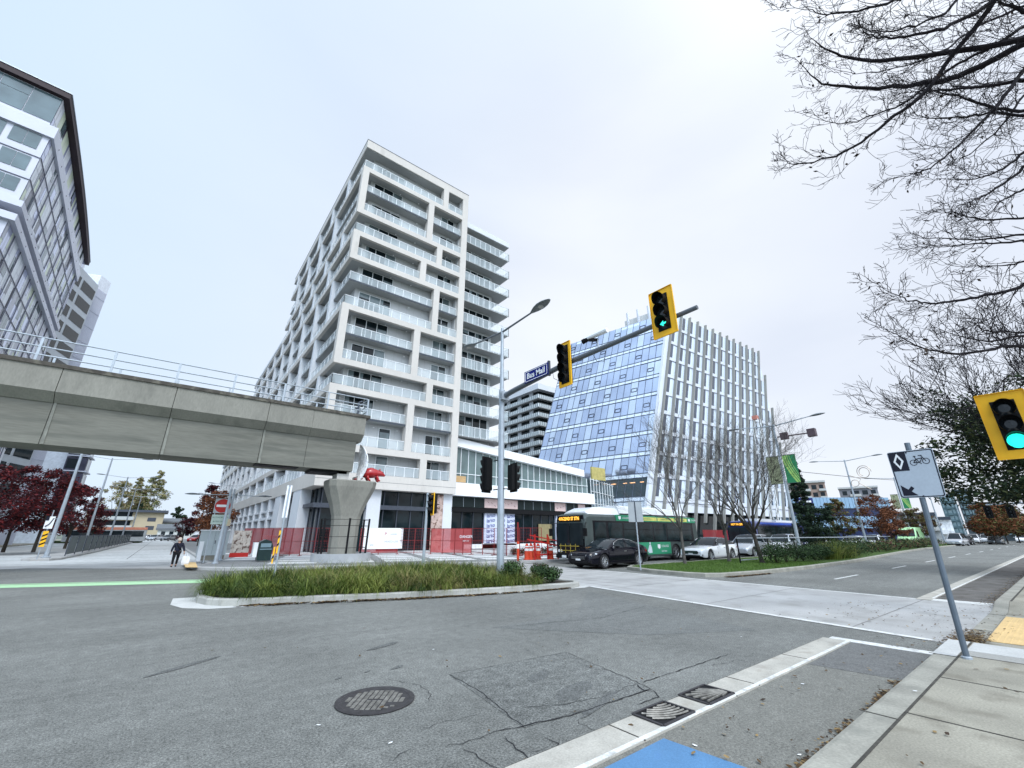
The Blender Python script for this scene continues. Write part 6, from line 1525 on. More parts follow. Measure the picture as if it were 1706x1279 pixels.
# ---------------------------------------------------------------- buses
def bus(name, label, loc, scheme):
    r = empty(name, (0, 0, 0), label, 'bus'); L_, W, H = 12.3, 2.58, 2.85
    GRN = pm('bus_ad_green', (.03, .25, .13), .35, n=(.6, .06)); GRY = pm('bus_grey', (.060, .075, .072), .2); WB = pm('bus_white', (.70, .71, .72), .3, coat=.5, n=(1, .04)); BBL = pm('bus_black', (.006, .006, .009), .15)
    base = GRY if scheme == 'green' else pm('bus_blue', (.012, .025, .14), .2, coat=.8)
    st = [(0, .30, 2.45, 1.14), (.06, .28, 2.68, 1.22), (.22, .28, 2.82, 1.27), (.5, .28, H, 1.29), (L_-.35, .30, H, 1.29), (L_-.1, .42, 2.75, 1.27), (L_, .5, 2.5, 1.2)]
    wx = (2.75, 9.1); ra = .56
    xs = sorted(set([s_[0] for s_ in st]+[c+ra*cos(R(a)) for c in wx for a in range(0, 181, 18)]+[L_*k/14 for k in range(1, 14)]))
    rings = []
    for x in xs:
        z0 = lerp_prof([(q[0], q[1]) for q in st], x); z1 = lerp_prof([(q[0], q[2]) for q in st], x); w_ = lerp_prof([(q[0], q[3]) for q in st], x)
        for c in wx:
            if abs(x-c) < ra: z0 = max(z0, .48+math.sqrt(ra*ra-(x-c)**2))
        s = [(w_, z0), (w_, max(z0+.01, 1.12)), (w_*.995, 2.2), (w_*.97, z1-.20), (w_*.88, z1-.06), (w_*.7, z1), (0, z1+.03)]
        rings.append([(x, 1.29-y, z) for y, z in s]+[(x, 1.29+y, z) for y, z in s[-2::-1]])
    b = MB(); b.loft(rings, closed=False, caps=False)
    for rg_ in (rings[0], rings[-1]):
        n = len(rg_)
        for i in range(n//2): b.face([rg_[i], rg_[i+1], rg_[n-2-i], rg_[n-1-i]])
    autosmooth(b.build('body', base, r), 30)
    b = MB(); b.box(.3, .2, .3, L_-.3, 2.4, 1.0)
    for c in wx: b.box(c-ra, .08, .2, c+ra, 2.5, 1.1)
    b.build('underbody', BLACK, r)
    # front: black mask, windscreen halves, sign
    b = MB(); b.ext([(-.02, .16, .45), (-.02, 2.42, .45), (-.02, 2.44, 2.0), (.03, 2.36, 2.72), (.03, .22, 2.72), (-.02, .14, 2.0)], (.04, 0, 0)); b.build('front_mask', BBL, r)
    for y0, y1 in ((.24, 1.27), (1.31, 2.34)): b = MB(); b.box(-.035, y0, 1.05, -.015, y1, 2.28); b.build('windscreen', GLS, r)
    b = MB(); b.box(-.03, .35, 2.36, .0, 2.2, 2.68); b.build('destination_display', pm('led_black', (.004, .003, .002), .3), r)
    LED = pm('led_amber', (.9, .45, .05), .5, em=((1, .46, .06), 1.6))
    if scheme == 'green': text('410-22ND ST STN', .27, frame((-.036, 1.32, 2.53), (0, -1, 0), (0, 0, 1)), LED, r, 'display_lettering', .002, sx=.80, bold=.006)
    else: text('NOT IN SERVICE', .25, frame((-.036, 1.28, 2.53), (0, -1, 0), (0, 0, 1)), LED, r, 'display_lettering', .002, sx=.8, bold=.004)
    for s_ in (-1, 1):
        b = MB(); b.lathe([(.001, -.05), (.08, -.045), (.09, 0)], (0, 1.29+s_*.95, .72), 14, 0, 'x'); b.lathe([(.001, -.05), (.07, -.045), (.08, 0)], (0, 1.29+s_*.76, .72), 12, 0, 'x'); b.build('headlight', pm('headlight', (.6, .64, .68)), r)
        b = MB(); b.tube([(.1, 1.29+s_*1.24, 2.3), (-.2, 1.29+s_*1.42, 2.25), (-.22, 1.29+s_*1.42, 1.95)], .025, 6); b.box(-.30, 1.29+s_*1.42-.11, 1.55, -.18, 1.29+s_*1.42+.11, 1.98); b.build('mirror', BLACK, r)
    b = MB(); b.box(-.08, .1, .32, .02, 2.48, .55); b.build('bumper', BLACK, r)
    b = MB()
    for z in (.75, 1.0): b.tube([(-.12, .5, z), (-.22, .55, z), (-.22, 2.0, z), (-.12, 2.05, z)], .018, 5)
    for y in (.7, 1.1, 1.5, 1.9): b.bar((-.22, y, .62), (-.22, y, 1.12), .02)
    b.build('bike_rack', pm('rack_yellow', (.40, .30, .05), .5), r)
    b = MB(); b.box(-.10, 1.6, .34, -.085, 1.95, .48); b.build('number_plate', WHT, r)
    # roof fairing
    if scheme == 'green':
        for (x0_, x1_, zz) in [(.5, 3.4, 3.22), (3.45, 7.6, 3.40), (7.65, 11.6, 3.36)]:
            b = MB(); f0 = .9 if x0_ < 1 else .0; f1 = .5 if x1_ > 11 else 0
            pr_ = lambda x, z1: [(x, .20, 2.78), (x, .34, z1-.1), (x, .5, z1), (x, 2.08, z1), (x, 2.24, z1-.1), (x, 2.38, 2.78)]
            b.loft([pr_(x0_, 2.95 if f0 else zz), pr_(x0_+.35+f0*.5, zz), pr_(x1_-.05-f1, zz), pr_(x1_, zz if not f1 else 2.95)]); autosmooth(b.build('roof_fairing', WB if x0_ > 1 else GRY if False else WB, r), 30)
        b = MB(); b.box(3.4, .12, 2.84, 11.6, .2, 2.9); b.build('fairing_gap', BLACK, r)
    else:
        b = MB(); b.box(2.0, .4, 2.8, 5.2, 2.2, 3.08); b.box(6.5, .5, 2.8, 11.6, 2.1, 3.02); b.build('roof_fairing', WB, r)
        b = MB(); b.box(1.0, -.01, 2.55, 11.5, .05, 2.72); b.build('stripe', pm('bus_blue_light', (.05, .10, .42), .2), r)
    # near side glass
    b = MB(); b.box(.62, -.012, 1.18, 11.6, .06, 2.42); b.build('window_band', BBL, r)
    for x0_, x1_ in [(.75, 1.75), (2.0, 3.3), (3.45, 4.9), (5.05, 6.5), (6.65, 8.1), (8.25, 9.7), (9.85, 11.3)]:
        b = MB(); b.box(x0_, -.02, 1.28, x1_, -.01, 2.32); b.build('side_window', pm('bus_glass', (.010, .018, .020), .06, n=(1.1, .8), spec=.22), r)
        if x0_ > 2: b = MB(); b.box(x0_, -.026, 1.92, x1_, -.02, 1.95); b.build('window_rail', BLACK, r)
    if scheme == 'green':
        b = MB(); b.box(2.8, -.02, 2.44, 12.0, .12, 2.80); b.build('ad_top_panel', GRN, r)
        for x0_, x1_ in [(4.6, 7.1), (7.2, 9.2), (9.3, 10.9)]:
            b = MB(); b.box(x0_, -.028, 2.50, x1_, -.02, 2.72); b.build('ad_yellow_panel', pm('ad_yellow', (.66, .62, .16), .4), r)
            text('. . . . . . . . . .'.replace(' ', '') if False else 'CAREER TRAINING', .13, frame(((x0_+x1_)/2, -.032, 2.61), (1, 0, 0), (0, 0, 1)), GRN, r, 'ad_lettering', .001, sx=1.15 if x1_-x0_ > 1.8 else .9)
        for x in (3.0, 11.1):
            b = MB(); b.ext([(x, -.03, 2.72), (x+.24, -.03, 2.72), (x+.24, -.03, 2.58), (x+.12, -.03, 2.50), (x, -.03, 2.58)], (0, .008, 0)); b.build('ad_shield', WHT, r)
            text('COLLEGE', .15, frame((x+.70, -.032, 2.62), (1, 0, 0), (0, 0, 1)), WHT, r, 'ad_lettering', .001)
        b = MB(); b.box(3.4, -.02, .42, 8.45, .06, 1.16); b.build('ad_lower_panel', GRN, r)
        b = MB(); b.ext([(6.9, -.03, 1.02), (7.2, -.03, 1.02), (7.2, -.03, .82), (7.05, -.03, .72), (6.9, -.03, .82)], (0, .008, 0)); b.build('ad_shield', WHT, r)
        text('COLLEGE', .2, frame((7.75, -.032, .90), (1, 0, 0), (0, 0, 1)), WHT, r, 'ad_lettering', .001); text('start here', .16, frame((7.6, -.032, .60), (1, 0, 0), (0, 0, 1)), WHT, r, 'ad_lettering', .001)
        b = MB(); b.ext([(5.9, -.03, .5), (6.25, -.03, .52), (6.2, -.03, .85), (6.12, -.03, 1.02), (5.98, -.03, 1.0), (5.86, -.03, .8), (5.74, -.03, .62)], (0, .008, 0)); b.lathe([(.001, -.032), (.07, -.03)], (6.06, 0, 1.1), 10, 0, 'y', caps=False); b.build('ad_figure', pm('ad_pale', (.55, .62, .66), .5), r)
    for s_, y in ((-1, .02), (1, 2.56)):
        for c in wx: wheel(r, c, y, .48, .28, s_, pm('rim_steel', (.45, .46, .47), .35, .6), 8)
    r.location = loc
    return r
bus('city_bus', 'long grey city bus with green advertising wrap, behind the black sedan', (19.2, 17.4, .005), 'green')
bus('city_bus', 'dark blue city bus farther back, seen behind the median trees', (42.5, 18.0, .005), 'blue')
p = at(175, 897, 118); r = empty('far_bus', (p.x, p.y, .005), 'distant pale bus with an orange-red roof line beyond the mesh fence on the left', 'bus')
b = MB(); b.box(-6, 0, .35, 6, 2.5, 3.0); b.build('body', pm('bus_pale', (.34, .36, .37)), r); b = MB(); b.box(-5.6, -.03, 1.2, 5.6, 0, 2.3); b.build('window_band', GLS, r); b = MB(); b.box(-6.02, -.04, 2.5, 6.02, 0, 3.0); b.build('roof_stripe', pm('stripe_salmon', (.55, .22, .14), .5), r)
for c in (-3.6, 3.2): wheel(r, c, -.02, .48, .28, -1, pm('rim_steel', (.45, .46, .47)), 8)
for k, (px, D, lab, pt) in enumerate([(232, 150, 'white far car parked below the beige apartments, left one', PWH), (250, 150, 'pale far car parked below the beige apartments, right one', PSIL), (272, 140, 'dark far car at the end of the bus mall', PGRY), (318, 118, 'red far car at the end of the bus mall', PRED)]):
    p = at(px, 896, D); car('far_car', lab, (p.x, p.y, .1), R(60), pt, 4.6, 1.85, 1.5, ws=(1.1, 1.9), rw=(3.9, 4.45), wx=(.85, 3.6), simple=True)
# ================================================================== PERSON
def skin(bm_pts, edges, radii, name, mat, parent, lv=1):
    me = bpy.data.meshes.new(name); me.from_pydata(bm_pts, edges, []); me.materials.append(mat)
    o = bpy.data.objects.new(name, me); col.objects.link(o)
    md = o.modifiers.new('k', 'SKIN'); md.use_smooth_shade = True
    for i, r_ in enumerate(radii): me.skin_vertices[0].data[i].radius = r_ if hasattr(r_, '__len__') else (r_, r_)
    me.skin_vertices[0].data[0].use_root = True
    s_ = o.modifiers.new('s', 'SUBSURF'); s_.levels = lv; s_.render_levels = lv
    if parent: o.parent = parent; KID.setdefault(parent.name, []).append(o)
    return o
SKN = pm('skin', (.42, .25, .18), .6)
pp = at(289, 944, 29.6)
r = empty('person', (pp.x, pp.y, .05), 'person in dark jacket and black trousers with a pale knit hat, carrying a bag', 'person', rz=R(10)); r.scale = (.86, .86, .86)
V = [(0, 0, .86), (0, 0, 1.05), (0, .03, 1.22), (0, .04, 1.33), (0, .05, 1.40), (0, .07, 1.50), (0, .08, 1.58),
     (-.10, 0, .82), (-.12, -.04, .46), (-.13, -.14, .09), (-.14, -.03, .04), (.10, 0, .82), (.11, .06, .46), (.11, .10, .09), (.12, .22, .04),
     (-.19, .03, 1.30), (-.27, .0, 1.05), (-.28, .08, .84), (-.28, .10, .78), (.19, .03, 1.30), (.28, -.04, 1.06), (.34, -.10, .84), (.35, -.11, .78)]
E_ = [(0, 1), (1, 2), (2, 3), (3, 4), (4, 5), (5, 6), (0, 7), (7, 8), (8, 9), (9, 10), (0, 11), (11, 12), (12, 13), (13, 14), (2, 15), (15, 16), (16, 17), (17, 18), (2, 19), (19, 20), (20, 21), (21, 22)]
Rd = [(.15, .11), (.14, .10), (.17, .11), (.075, .07), (.055, .055), (.085, .095), (.06, .07), .10, .065, .045, .04, .10, .065, .045, .04, .065, .05, .035, .028, .065, .05, .035, .028]
skin(V, E_, Rd, 'body', SKN, r)
V2 = [(0, 0, .80), (0, -.005, 1.05), (0, .03, 1.24), (0, .035, 1.34), (-.19, .03, 1.30), (-.275, .0, 1.05), (-.285, .07, .86), (.19, .03, 1.30), (.285, -.04, 1.06), (.34, -.095, .87)]
skin(V2, [(0, 1), (1, 2), (2, 3), (2, 4), (4, 5), (5, 6), (2, 7), (7, 8), (8, 9)], [(.21, .16), (.18, .14), (.20, .14), (.10, .09), .085, .068, .055, .085, .068, .055], 'jacket', pm('jacket_navy', (.012, .014, .028), .8, n=(14, .3), tint=((.30, .32, .36), 30, .66, .70)), r)
V3 = [(0, 0, .86), (-.10, 0, .80), (-.12, -.04, .46), (-.13, -.13, .12), (.10, 0, .80), (.11, .06, .46), (.11, .10, .12)]
skin(V3, [(0, 1), (1, 2), (2, 3), (0, 4), (4, 5), (5, 6)], [(.17, .13), .12, .08, .06, .12, .08, .06], 'trousers', pm('cloth_black', (.008, .008, .010), .85), r)
for x, y in ((-.135, -.08), (.115, .16)): skin([(x, y-.08, .04), (x, y+.02, .05), (x, y+.12, .035)], [(0, 1), (1, 2)], [.045, .05, .035], 'shoe', BLACK, r)
b = MB(); b.lathe([(.108, 1.50), (.115, 1.56), (.105, 1.62), (.07, 1.67), (.001, 1.69)], (0, .07, 0), 14, caps=False); autosmooth(b.build('knit_hat', pm('knit_cream', (.62, .52, .44), .9, n=(30, .2)), r), 60)
b = MB(); b.lathe([(.10, 1.46), (.11, 1.51)], (0, .075, 0), 12, caps=False); b.lathe([(.001, .17), (.012, .155), (.02, .15)], (0, .01, 1.52), 6, 0, 'y'); b.build('hair', pm('hair_grey', (.10, .08, .07), .8), r)
for x in (-.28, .35):
    y = .10 if x < 0 else -.11
    b = MB()
    for k in range(5): b.tube([(x+(k-2)*.014, y, .77), (x+(k-2)*.016, y+.012, .735), (x+(k-2)*.015, y+.03, .705-.006*abs(k-2))], [.009, .008, .006], 5)
    b.build('fingers', SKN, r)
b = MB(); b.tube([(-.16, -.13, 1.32), (0, -.16, 1.1), (.2, -.12, .92)], .02, 5); b.build('bag_strap', BLACK, r)
b = MB(); b.loft([[(x*(.8 if k in (0, 3) else 1)+.33, y*(.8 if k in (0, 3) else 1)-.20, z) for x, y in ((-.17, -.13), (.17, -.13), (.17, .13), (-.17, .13))] for k, z in enumerate((.10, .18, .42, .52))])
q = Matrix.Rotation(R(10), 4, 'Z')
bag = b.build('shopping_bag', pm('bag_white', (.66, .66, .66), .6, n=(8, .1)), None); bag.location = (pp.x+.1, pp.y-.05, .05); tag(bag, 'white shopping bag hanging at the side of the walking person', 'bag')
b = MB(); b.tube([(.26, -.16, .50), (.29, -.12, .66), (.35, -.12, .66), (.38, -.16, .50)], .01, 5); bb = b.build('handle', WHT, bag)
# ================================================================== TREES
BARK = pm('bark_dark', (.014, .011, .014), .9, n=(8, .3)); BARK2 = pm('bark_grey', (.085, .078, .070), .9, n=(6, .35), n2=(30, .2)); BARKB = pm('bark_brown', (.045, .038, .032), .9, n=(6, .3))
def grow(b, p, d, ln_, r0, depth, rg, droop=0., spread=.6, nchild=(2, 4), tips=None, minr=.004, seg=3, up=.0, wig=.12):
    pts = [p.copy()]; rad = [r0]; q = p.copy(); dd = d.normalized()
    for k in range(seg):
        dd = (dd+Vector((rg.gauss(0, wig), rg.gauss(0, wig), rg.gauss(0, wig)-droop+up*(k/seg)))).normalized(); q = q+dd*ln_/seg; pts.append(q.copy()); rad.append(max(minr, r0*(1-.55*(k+1)/seg)))
    b.tube(pts, rad, 6 if r0 > .03 else (4 if r0 > .012 else 3), cap=False)
    if tips is not None and depth <= 1: tips.append((q.copy(), dd.copy())); tips.append((pts[1].copy(), dd.copy()))
    if depth <= 0: return
    n = rg.randint(*nchild)
    for k in range(n):
        t = rg.uniform(.3, 1) if k else 1.0; i = min(seg-1, int(t*seg)); f = t*seg-i; base = pts[i].lerp(pts[i+1], min(1, f))
        axis = Vector((rg.gauss(0, 1), rg.gauss(0, 1), rg.gauss(0, 1))); side = dd.cross(axis)
        if side.length < .01: continue
        nd = (dd+side.normalized()*spread*rg.uniform(.6, 1.3)).normalized()
        grow(b, base, nd, ln_*rg.uniform(.55, .8), max(minr, rad[min(i+1, seg)]*rg.uniform(.6, .85)), depth-1, rg, droop, spread, nchild, tips, minr, seg, up, wig)
def bare_tree(name, label, loc, H, trunk_h, r0, seed, depth=5, spread=.5, lean=(0, 0), bark=BARKB, cat='tree', nl=5, up=.12, crownmat=None, leafn=0, leafsize=.06, group=None, clump=.4, nchild=(2, 3)):
    rg = random.Random(seed); root = empty(name, loc, label, cat, group)
    b = MB(); top = Vector((lean[0], lean[1], trunk_h)); b.tube([(0, 0, 0), (lean[0]*.1, lean[1]*.1, trunk_h*.08), (lean[0]*.5, lean[1]*.5, trunk_h*.5), top], [r0*1.35, r0, r0*.9, r0*.8], 10); autosmooth(b.build('trunk', bark, root), 60)
    b = MB(); tips = []
    for k in range(nl):
        a = 2*pi*k/nl+rg.uniform(-.4, .4); tl = rg.uniform(.25, .75) if k else .05
        grow(b, top-Vector((0, 0, rg.uniform(0, .12)*trunk_h)), Vector((cos(a)*tl, sin(a)*tl, 1)), (H-trunk_h)*rg.uniform(.36, .5), r0*rg.uniform(.38, .6), depth, rg, 0, spread, nchild, tips, .0038, 4, up)
    b.build('branches', bark, root)
    if leafn:
        b = MB()
        per = max(1, leafn//max(1, len(tips)))
        for (q, d) in tips:
            leafcloud(b, q, (clump, clump, clump*.8), per, leafsize, rg, (0, 0, 1, 2), 1, .1)
        b.build('crown', crownmat, root)
    return root
bare_tree('bare_tree', 'slim bare street tree in the lawn in front of the green bus', (22.8, 13.6, .14), 7.2, 1.75, .085, 31, 5, .34, bark=BARK2, nl=7, nchild=(2, 4))
bare_tree('bare_tree', 'second bare street tree, beside the white sedan', (26.6, 13.0, .14), 7.6, 1.7, .095, 32, 5, .36, (.05, 0), bark=BARK2, nl=6, nchild=(2, 3))
bare_tree('bare_tree', 'largest bare tree with wide forking branches by the handrail, before the second bus', (26.7, 11.2, .14), 7.8, 1.6, .12, 38, 5, .46, (-.12, .16), bark=BARKB, nl=9, nchild=(2, 4))
# ---- big overhanging tree at the right: trunk just outside the frame, limbs follow real space
rg = random.Random(77); TB = Vector((13.2, -4.2, .15))
root = empty('overhanging_tree', TB, 'large bare tree whose dark branches hang over the upper right', 'tree')
O = tuple(TB)
b = MB(); b.tube([TB, TB+Vector((0, 0, 1)), TB+Vector((-.2, .1, 5)), TB+Vector((-.3, .3, 9)), TB+Vector((-.2, .4, 13)), TB+Vector((0, .4, 17))], [.5, .40, .36, .28, .18, .05], 12); autosmooth(b.build('trunk', BARK, root, O), 60)
b = MB()
Zm = lambda L_, ox, oy, s_: [(ox+x*s_, oy+y*s_) for x, y in L_]
A1 = lambda L_: Zm(L_, 1280, 0, .3285); A2 = lambda L_: Zm(L_, 1400, 400, .2815)
LIMBS = [ # (pixel polyline from the right inwards, distance at start, at tip, start radius)
 (A1([(1297, 200), (880, 270), (580, 305), (400, 290), (290, 250), (200, 165)]), 11.0, 8.8, .075),
 (A1([(1297, 215), (1000, 370), (850, 415), (560, 445), (350, 435), (250, 410), (130, 290)]), 11.5, 9.4, .085),
 (A1([(1297, 400), (1100, 440), (860, 455), (700, 470)]), 11, 10, .05),
 (A1([(1297, 565), (1150, 550), (1000, 500), (850, 460), (640, 440)]), 12, 10, .045),
 (A1([(1170, -30), (900, 330), (760, 500), (600, 620), (430, 745), (270, 810), (130, 830), (60, 780)]), 10.5, 9.0, .06),
 (A1([(1180, -20), (1000, 90), (850, 150), (650, 190), (540, 185), (480, 150)]), 10.5, 8.5, .055),
 (A1([(760, -60), (640, 0), (500, 45), (330, 70), (220, 55), (70, 30)]), 9.5, 8.2, .04),
 (A1([(1297, 590), (1150, 570), (1000, 590), (800, 595), (730, 570)]), 12.5, 11, .04),
 (A1([(1297, 350), (1200, 480), (1100, 600), (1000, 700), (850, 830), (740, 880), (640, 905)]), 11, 10, .045),
 (A1([(1297, 850), (1150, 960), (1050, 1010), (960, 1040)]), 12, 11, .035),
 (A1([(1297, 1105), (1100, 1110), (940, 1080), (830, 1075)]), 13, 11.5, .03),
 (A1([(1297, 1190), (1050, 1215), (860, 1205), (730, 1210)]), 13, 11.5, .03),
 (A1([(1297, 770), (1200, 850), (1050, 905), (850, 905)]), 12, 10.8, .035),
 (A1([(1297, 130), (1150, 230), (950, 330), (800, 440), (650, 540), (450, 610), (330, 625), (200, 570)]), 12, 9.6, .045),
 (A1([(1297, 960), (1200, 1010), (1100, 1100), (1180, 1160), (1297, 1250)][:3]), 12.5, 12, .03),
 (A2([(1087, 265), (950, 310), (770, 345), (600, 370), (500, 370), (400, 350), (300, 310), (160, 225)]), 11.5, 9.8, .04),
 (A2([(1087, 630), (980, 625), (830, 660), (650, 670), (530, 650), (420, 610), (300, 540), (140, 455)]), 12.0, 10, .04),
 (A2([(1087, 565), (900, 590), (750, 580), (550, 510)]), 12.5, 11, .03),
 (A2([(1087, 550), (880, 535), (760, 480)]), 12.8, 11.5, .025),
 (A2([(1087, 0), (900, 20), (700, 30), (500, 40)]), 12.5, 11, .03),
 (A2([(1087, 130), (950, 150), (770, 150)]), 12.2, 11.4, .025),
 (A1([(1297, 60), (1200, 20), (1100, -40)]), 11, 10, .05),
 (A1([(1000, -60), (900, 60), (700, 140), (560, 165), (450, 130)]), 10, 8.6, .035),
 (A1([(1297, 480), (1180, 640), (1020, 780), (900, 840)]), 13, 11, .03),
 (A1([(1297, 30), (1050, 140), (900, 250), (700, 330), (500, 370), (330, 350)]), 12.5, 9.6, .035),
]
def twigs(b, pts, rg, density, ln0, down=.35):
    tot = 0
    for i in range(len(pts)-1):
        a, c = pts[i], pts[i+1]; seg = c-a; n = max(1, int(seg.length*density)); dn = seg.normalized()
        tt = i/(len(pts)-1)
        for _ in range(n):
            base = a+seg*rg.random(); side = dn.cross(Vector((rg.gauss(0, 1), rg.gauss(0, 1), rg.gauss(0, 1))))
            if side.length < .05: continue
            side.normalize()
            d = (dn*1.1+side*rg.uniform(.35, .8)+Vector((0, 0, -.10))).normalized()
            grow(b, base, d, ln0*rg.uniform(.35, 1.1)*(1.0-.62*tt), .0085*(1.2-.5*tt), 2, rg, .0, .8, (2, 4), None, .0040, 4, .14, .24)
def limb(b, P, d0, d1, r0, tr=True, dens=7.5, ln0=.85):
    n = len(P); pts = []
    for i, (x, y) in enumerate(P):
        t = i/(n-1); pts.append(at(x, y, d0+(d1-d0)*t+rg.uniform(-.12, .12)))
    fine = []
    for i in range(n-1):     # catmull-rom
        p0, p1, p2, p3 = pts[max(0, i-1)], pts[i], pts[i+1], pts[min(n-1, i+2)]
        for k in range(4):
            t = k/4; fine.append(.5*((2*p1)+(p2-p0)*t+(2*p0-5*p1+4*p2-p3)*t*t+(3*p1-p0-3*p2+p3)*t*t*t)+Vector((rg.gauss(0, .012), rg.gauss(0, .012), rg.gauss(0, .012))))
    fine.append(pts[-1]); m = len(fine)
    r0 *= .78
    b.tube(fine, [max(.005, r0*(1-i/(m-1))**.8) for i in range(m)], 7, cap=False)
    if tr:  # join back to the trunk
        s_ = fine[0]; h = min(16, max(2.8, s_.z-1.2+.15*0)); tr_ = TB+Vector((-.25, .3, h)); b.tube([tr_, tr_.lerp(s_, .5)+Vector((0, 0, .5)), s_], [r0*1.5, r0*1.2, r0], 7, cap=False)
        twigs(b, [tr_.lerp(s_, .5)+Vector((0, 0, .5)), s_], rg, 2.0, .8)
    twigs(b, fine, rg, dens, ln0)
    return fine
tipsL = []
for P, d0, d1, r0 in LIMBS: f = limb(b, P, d0, d1, r0); tipsL += f[len(f)//2:]
b.build('branches', BARK, root, O)
b = MB()
for q in tipsL:
    for _ in range(2 if rg.random() < .55 else 0): leafcloud(b, q+Vector((rg.gauss(0, .12), rg.gauss(0, .12), rg.gauss(0, .1)-.05)), (.03, .03, .03), 1, .045, rg, (2,), 1, .1)
b.build('last_leaves', LF, root, O)
# ---- second tree behind it: bare outer twigs, dense dark leafy inside
root = empty('leafy_dark_tree', (30.5, -.7, .15), 'dark spreading tree with dense low foliage, behind the bicycle sign at the right', 'tree'); rg = random.Random(12)
b = MB(); b.tube([(0, 0, 0), (0, 0, 1.2), (.1, .1, 3.2)], [.42, .32, .28], 10); b.build('trunk', BARK, root)
b = MB(); tips = []
for k in range(17):
    a = rg.uniform(0, 2*pi) if k > 9 else R(60+k*18); el = rg.uniform(.55, 2.0)
    grow(b, Vector((.1, .1, rg.uniform(2.8, 4.0))), Vector((cos(a), sin(a), el)), rg.uniform(2.7, 3.8), .12, 5, rg, -.01, .5, (2, 3), tips, .010, 4, .10)
b.build('branches', BARK, root)
b = MB(); DGL = [pm('foliage_deep', (.009, .020, .009), .8, n=(3, .3)), pm('foliage_deep2', (.026, .046, .016), .8, n=(3, .3)), pm('foliage_olive', (.055, .065, .022), .8, n=(3, .3)), pm('foliage_rust', (.08, .035, .015), .8)]
for (q, d) in tips:
    if 3.2 < q.z < 7.0+rg.gauss(0, .5) and math.hypot(q.x, q.y) < 4.2: leafcloud(b, q, (.55, .55, .4), 26, .075, rg, (0, 0, 1, 0, 2), 1, .1)
for k in range(170):
    a = rg.uniform(0, 6.28); rad = 4.6*math.sqrt(rg.uniform(.01, 1)); c = (rad*cos(a)*.95, rad*sin(a), rg.uniform(2.9, 7.2-rad*.35)); leafcloud(b, c, (.75, .75, .5), 110, .095, rg, (0, 0, 1, 2), 1, .1)
b.build('crown', DGL, root)
# ---- leafy trees: helper for distant crowns built from many clumps
def crown_tree(name, label, loc, H, W, trunk_h, mats, seed, n=4200, leaf=.14, shape='round', r0=.14, bark=BARKB, pick=(0, 0, 1, 2), cat='tree', group=None, gap=.5):
    rg = random.Random(seed); root = empty(name, loc, label, cat, group)
    b = MB(); b.tube([(0, 0, 0), (0, 0, trunk_h*.5), (rg.uniform(-.1, .1), rg.uniform(-.1, .1), trunk_h+.2*H)], [r0*1.2, r0, r0*.6], 8, cap=False)
    ends = []
    for k in range(7):
        a = rg.uniform(0, 6.28); t = rg.uniform(.3, .9); e = Vector((cos(a)*W*.4*t, sin(a)*W*.4*t, rg.uniform(trunk_h+.2*(H-trunk_h), H*.95))); s_ = Vector((0, 0, trunk_h*rg.uniform(.8, 1.1)))
        b.tube([s_, s_.lerp(e, .5)+Vector((0, 0, .1)), e], [r0*.45, r0*.25, .012], 5, cap=False); ends.append(e)
    b.build('trunk', bark, root)
    b = MB(); hc = (H-trunk_h)
    nc = max(16, n//90)
    for k in range(nc):
        t = rg.random(); a = rg.uniform(0, 6.28)
        if shape == 'round': prof_ = math.sqrt(max(.02, 1-(2*t-.9)**2*.85)); 
        elif shape == 'cone': prof_ = (1-t)**.8+.05
        elif shape == 'column': prof_ = min(1, (1-t)*2.2+.12)*min(1, t*4+.45)
        else: prof_ = 1
        rad = W/2*prof_*rg.uniform(.25, 1)*rg.uniform(.8, 1.08); c = (rad*cos(a), rad*sin(a), trunk_h+hc*t)
        cs_ = W*.13*rg.uniform(.7, 1.4)*(prof_*.6+.4); leafcloud(b, c, (cs_, cs_, cs_*.75), n//nc, leaf, rg, pick, 1, .1)
    b.build('crown', mats, root)
    return root
RED = [pm('leaf_crimson', (.075, .008, .012), .8, n=(2, .3)), pm('leaf_maroon', (.032, .006, .010), .8, n=(2, .3)), pm('leaf_red', (.12, .012, .012), .8, n=(2, .3))]
ORA = [pm('leaf_orange', (.14, .048, .018), .8, n=(2, .3)), pm('leaf_rust', (.075, .028, .014), .8, n=(2, .3)), pm('leaf_olive', (.09, .085, .025), .8, n=(2, .3))]
POP = [pm('leaf_yellowgreen', (.20, .20, .08), .8, n=(2, .3)), pm('leaf_tanpale', (.28, .22, .12), .8, n=(2, .3)), pm('leaf_green', (.08, .11, .04), .8, n=(2, .3))]
CON = [pm('needle_dark', (.010, .022, .012), .9, n=(2, .3)), pm('needle_mid', (.022, .042, .020), .9, n=(2, .3))]
for k, (px, D, H_, W_, lab) in enumerate([(12, 60, 8.6, 7, 'dark red maple at the left edge under the tower entrance'), (62, 58, 8.4, 6.5, 'crimson maple just left of the first lamp pole'), (-40, 56, 8, 7, 'deep red maple partly outside the left edge'), (112, 70, 7.8, 6, 'dark red maple right of the first lamp pole, behind the mesh fence'), (150, 100, 6.5, 6, 'smaller reddish tree beside the second lamp')]):
    p = at(px, 900, D); crown_tree('red_maple', lab, (p.x, p.y, .15), H_*.86, W_*.9, 1.8, RED, 100+k, 5200, .12, 'round', pick=(0, 1, 1, 2), r0=.12)
p = at(352, 900, 56); crown_tree('autumn_tree', 'rust-orange autumn tree behind the no-entry sign', (p.x, p.y, .15), 5.9, 4.3, 1.2, ORA, 120, 7000, .10, 'round', pick=(0, 0, 1), r0=.1)
p = at(332, 900, 74); crown_tree('red_maple', 'purple-red tree behind the rust-orange one', (p.x, p.y, .15), 8.0, 4.5, 1.6, RED, 121, 4500, .12, 'round', pick=(1, 1, 0))
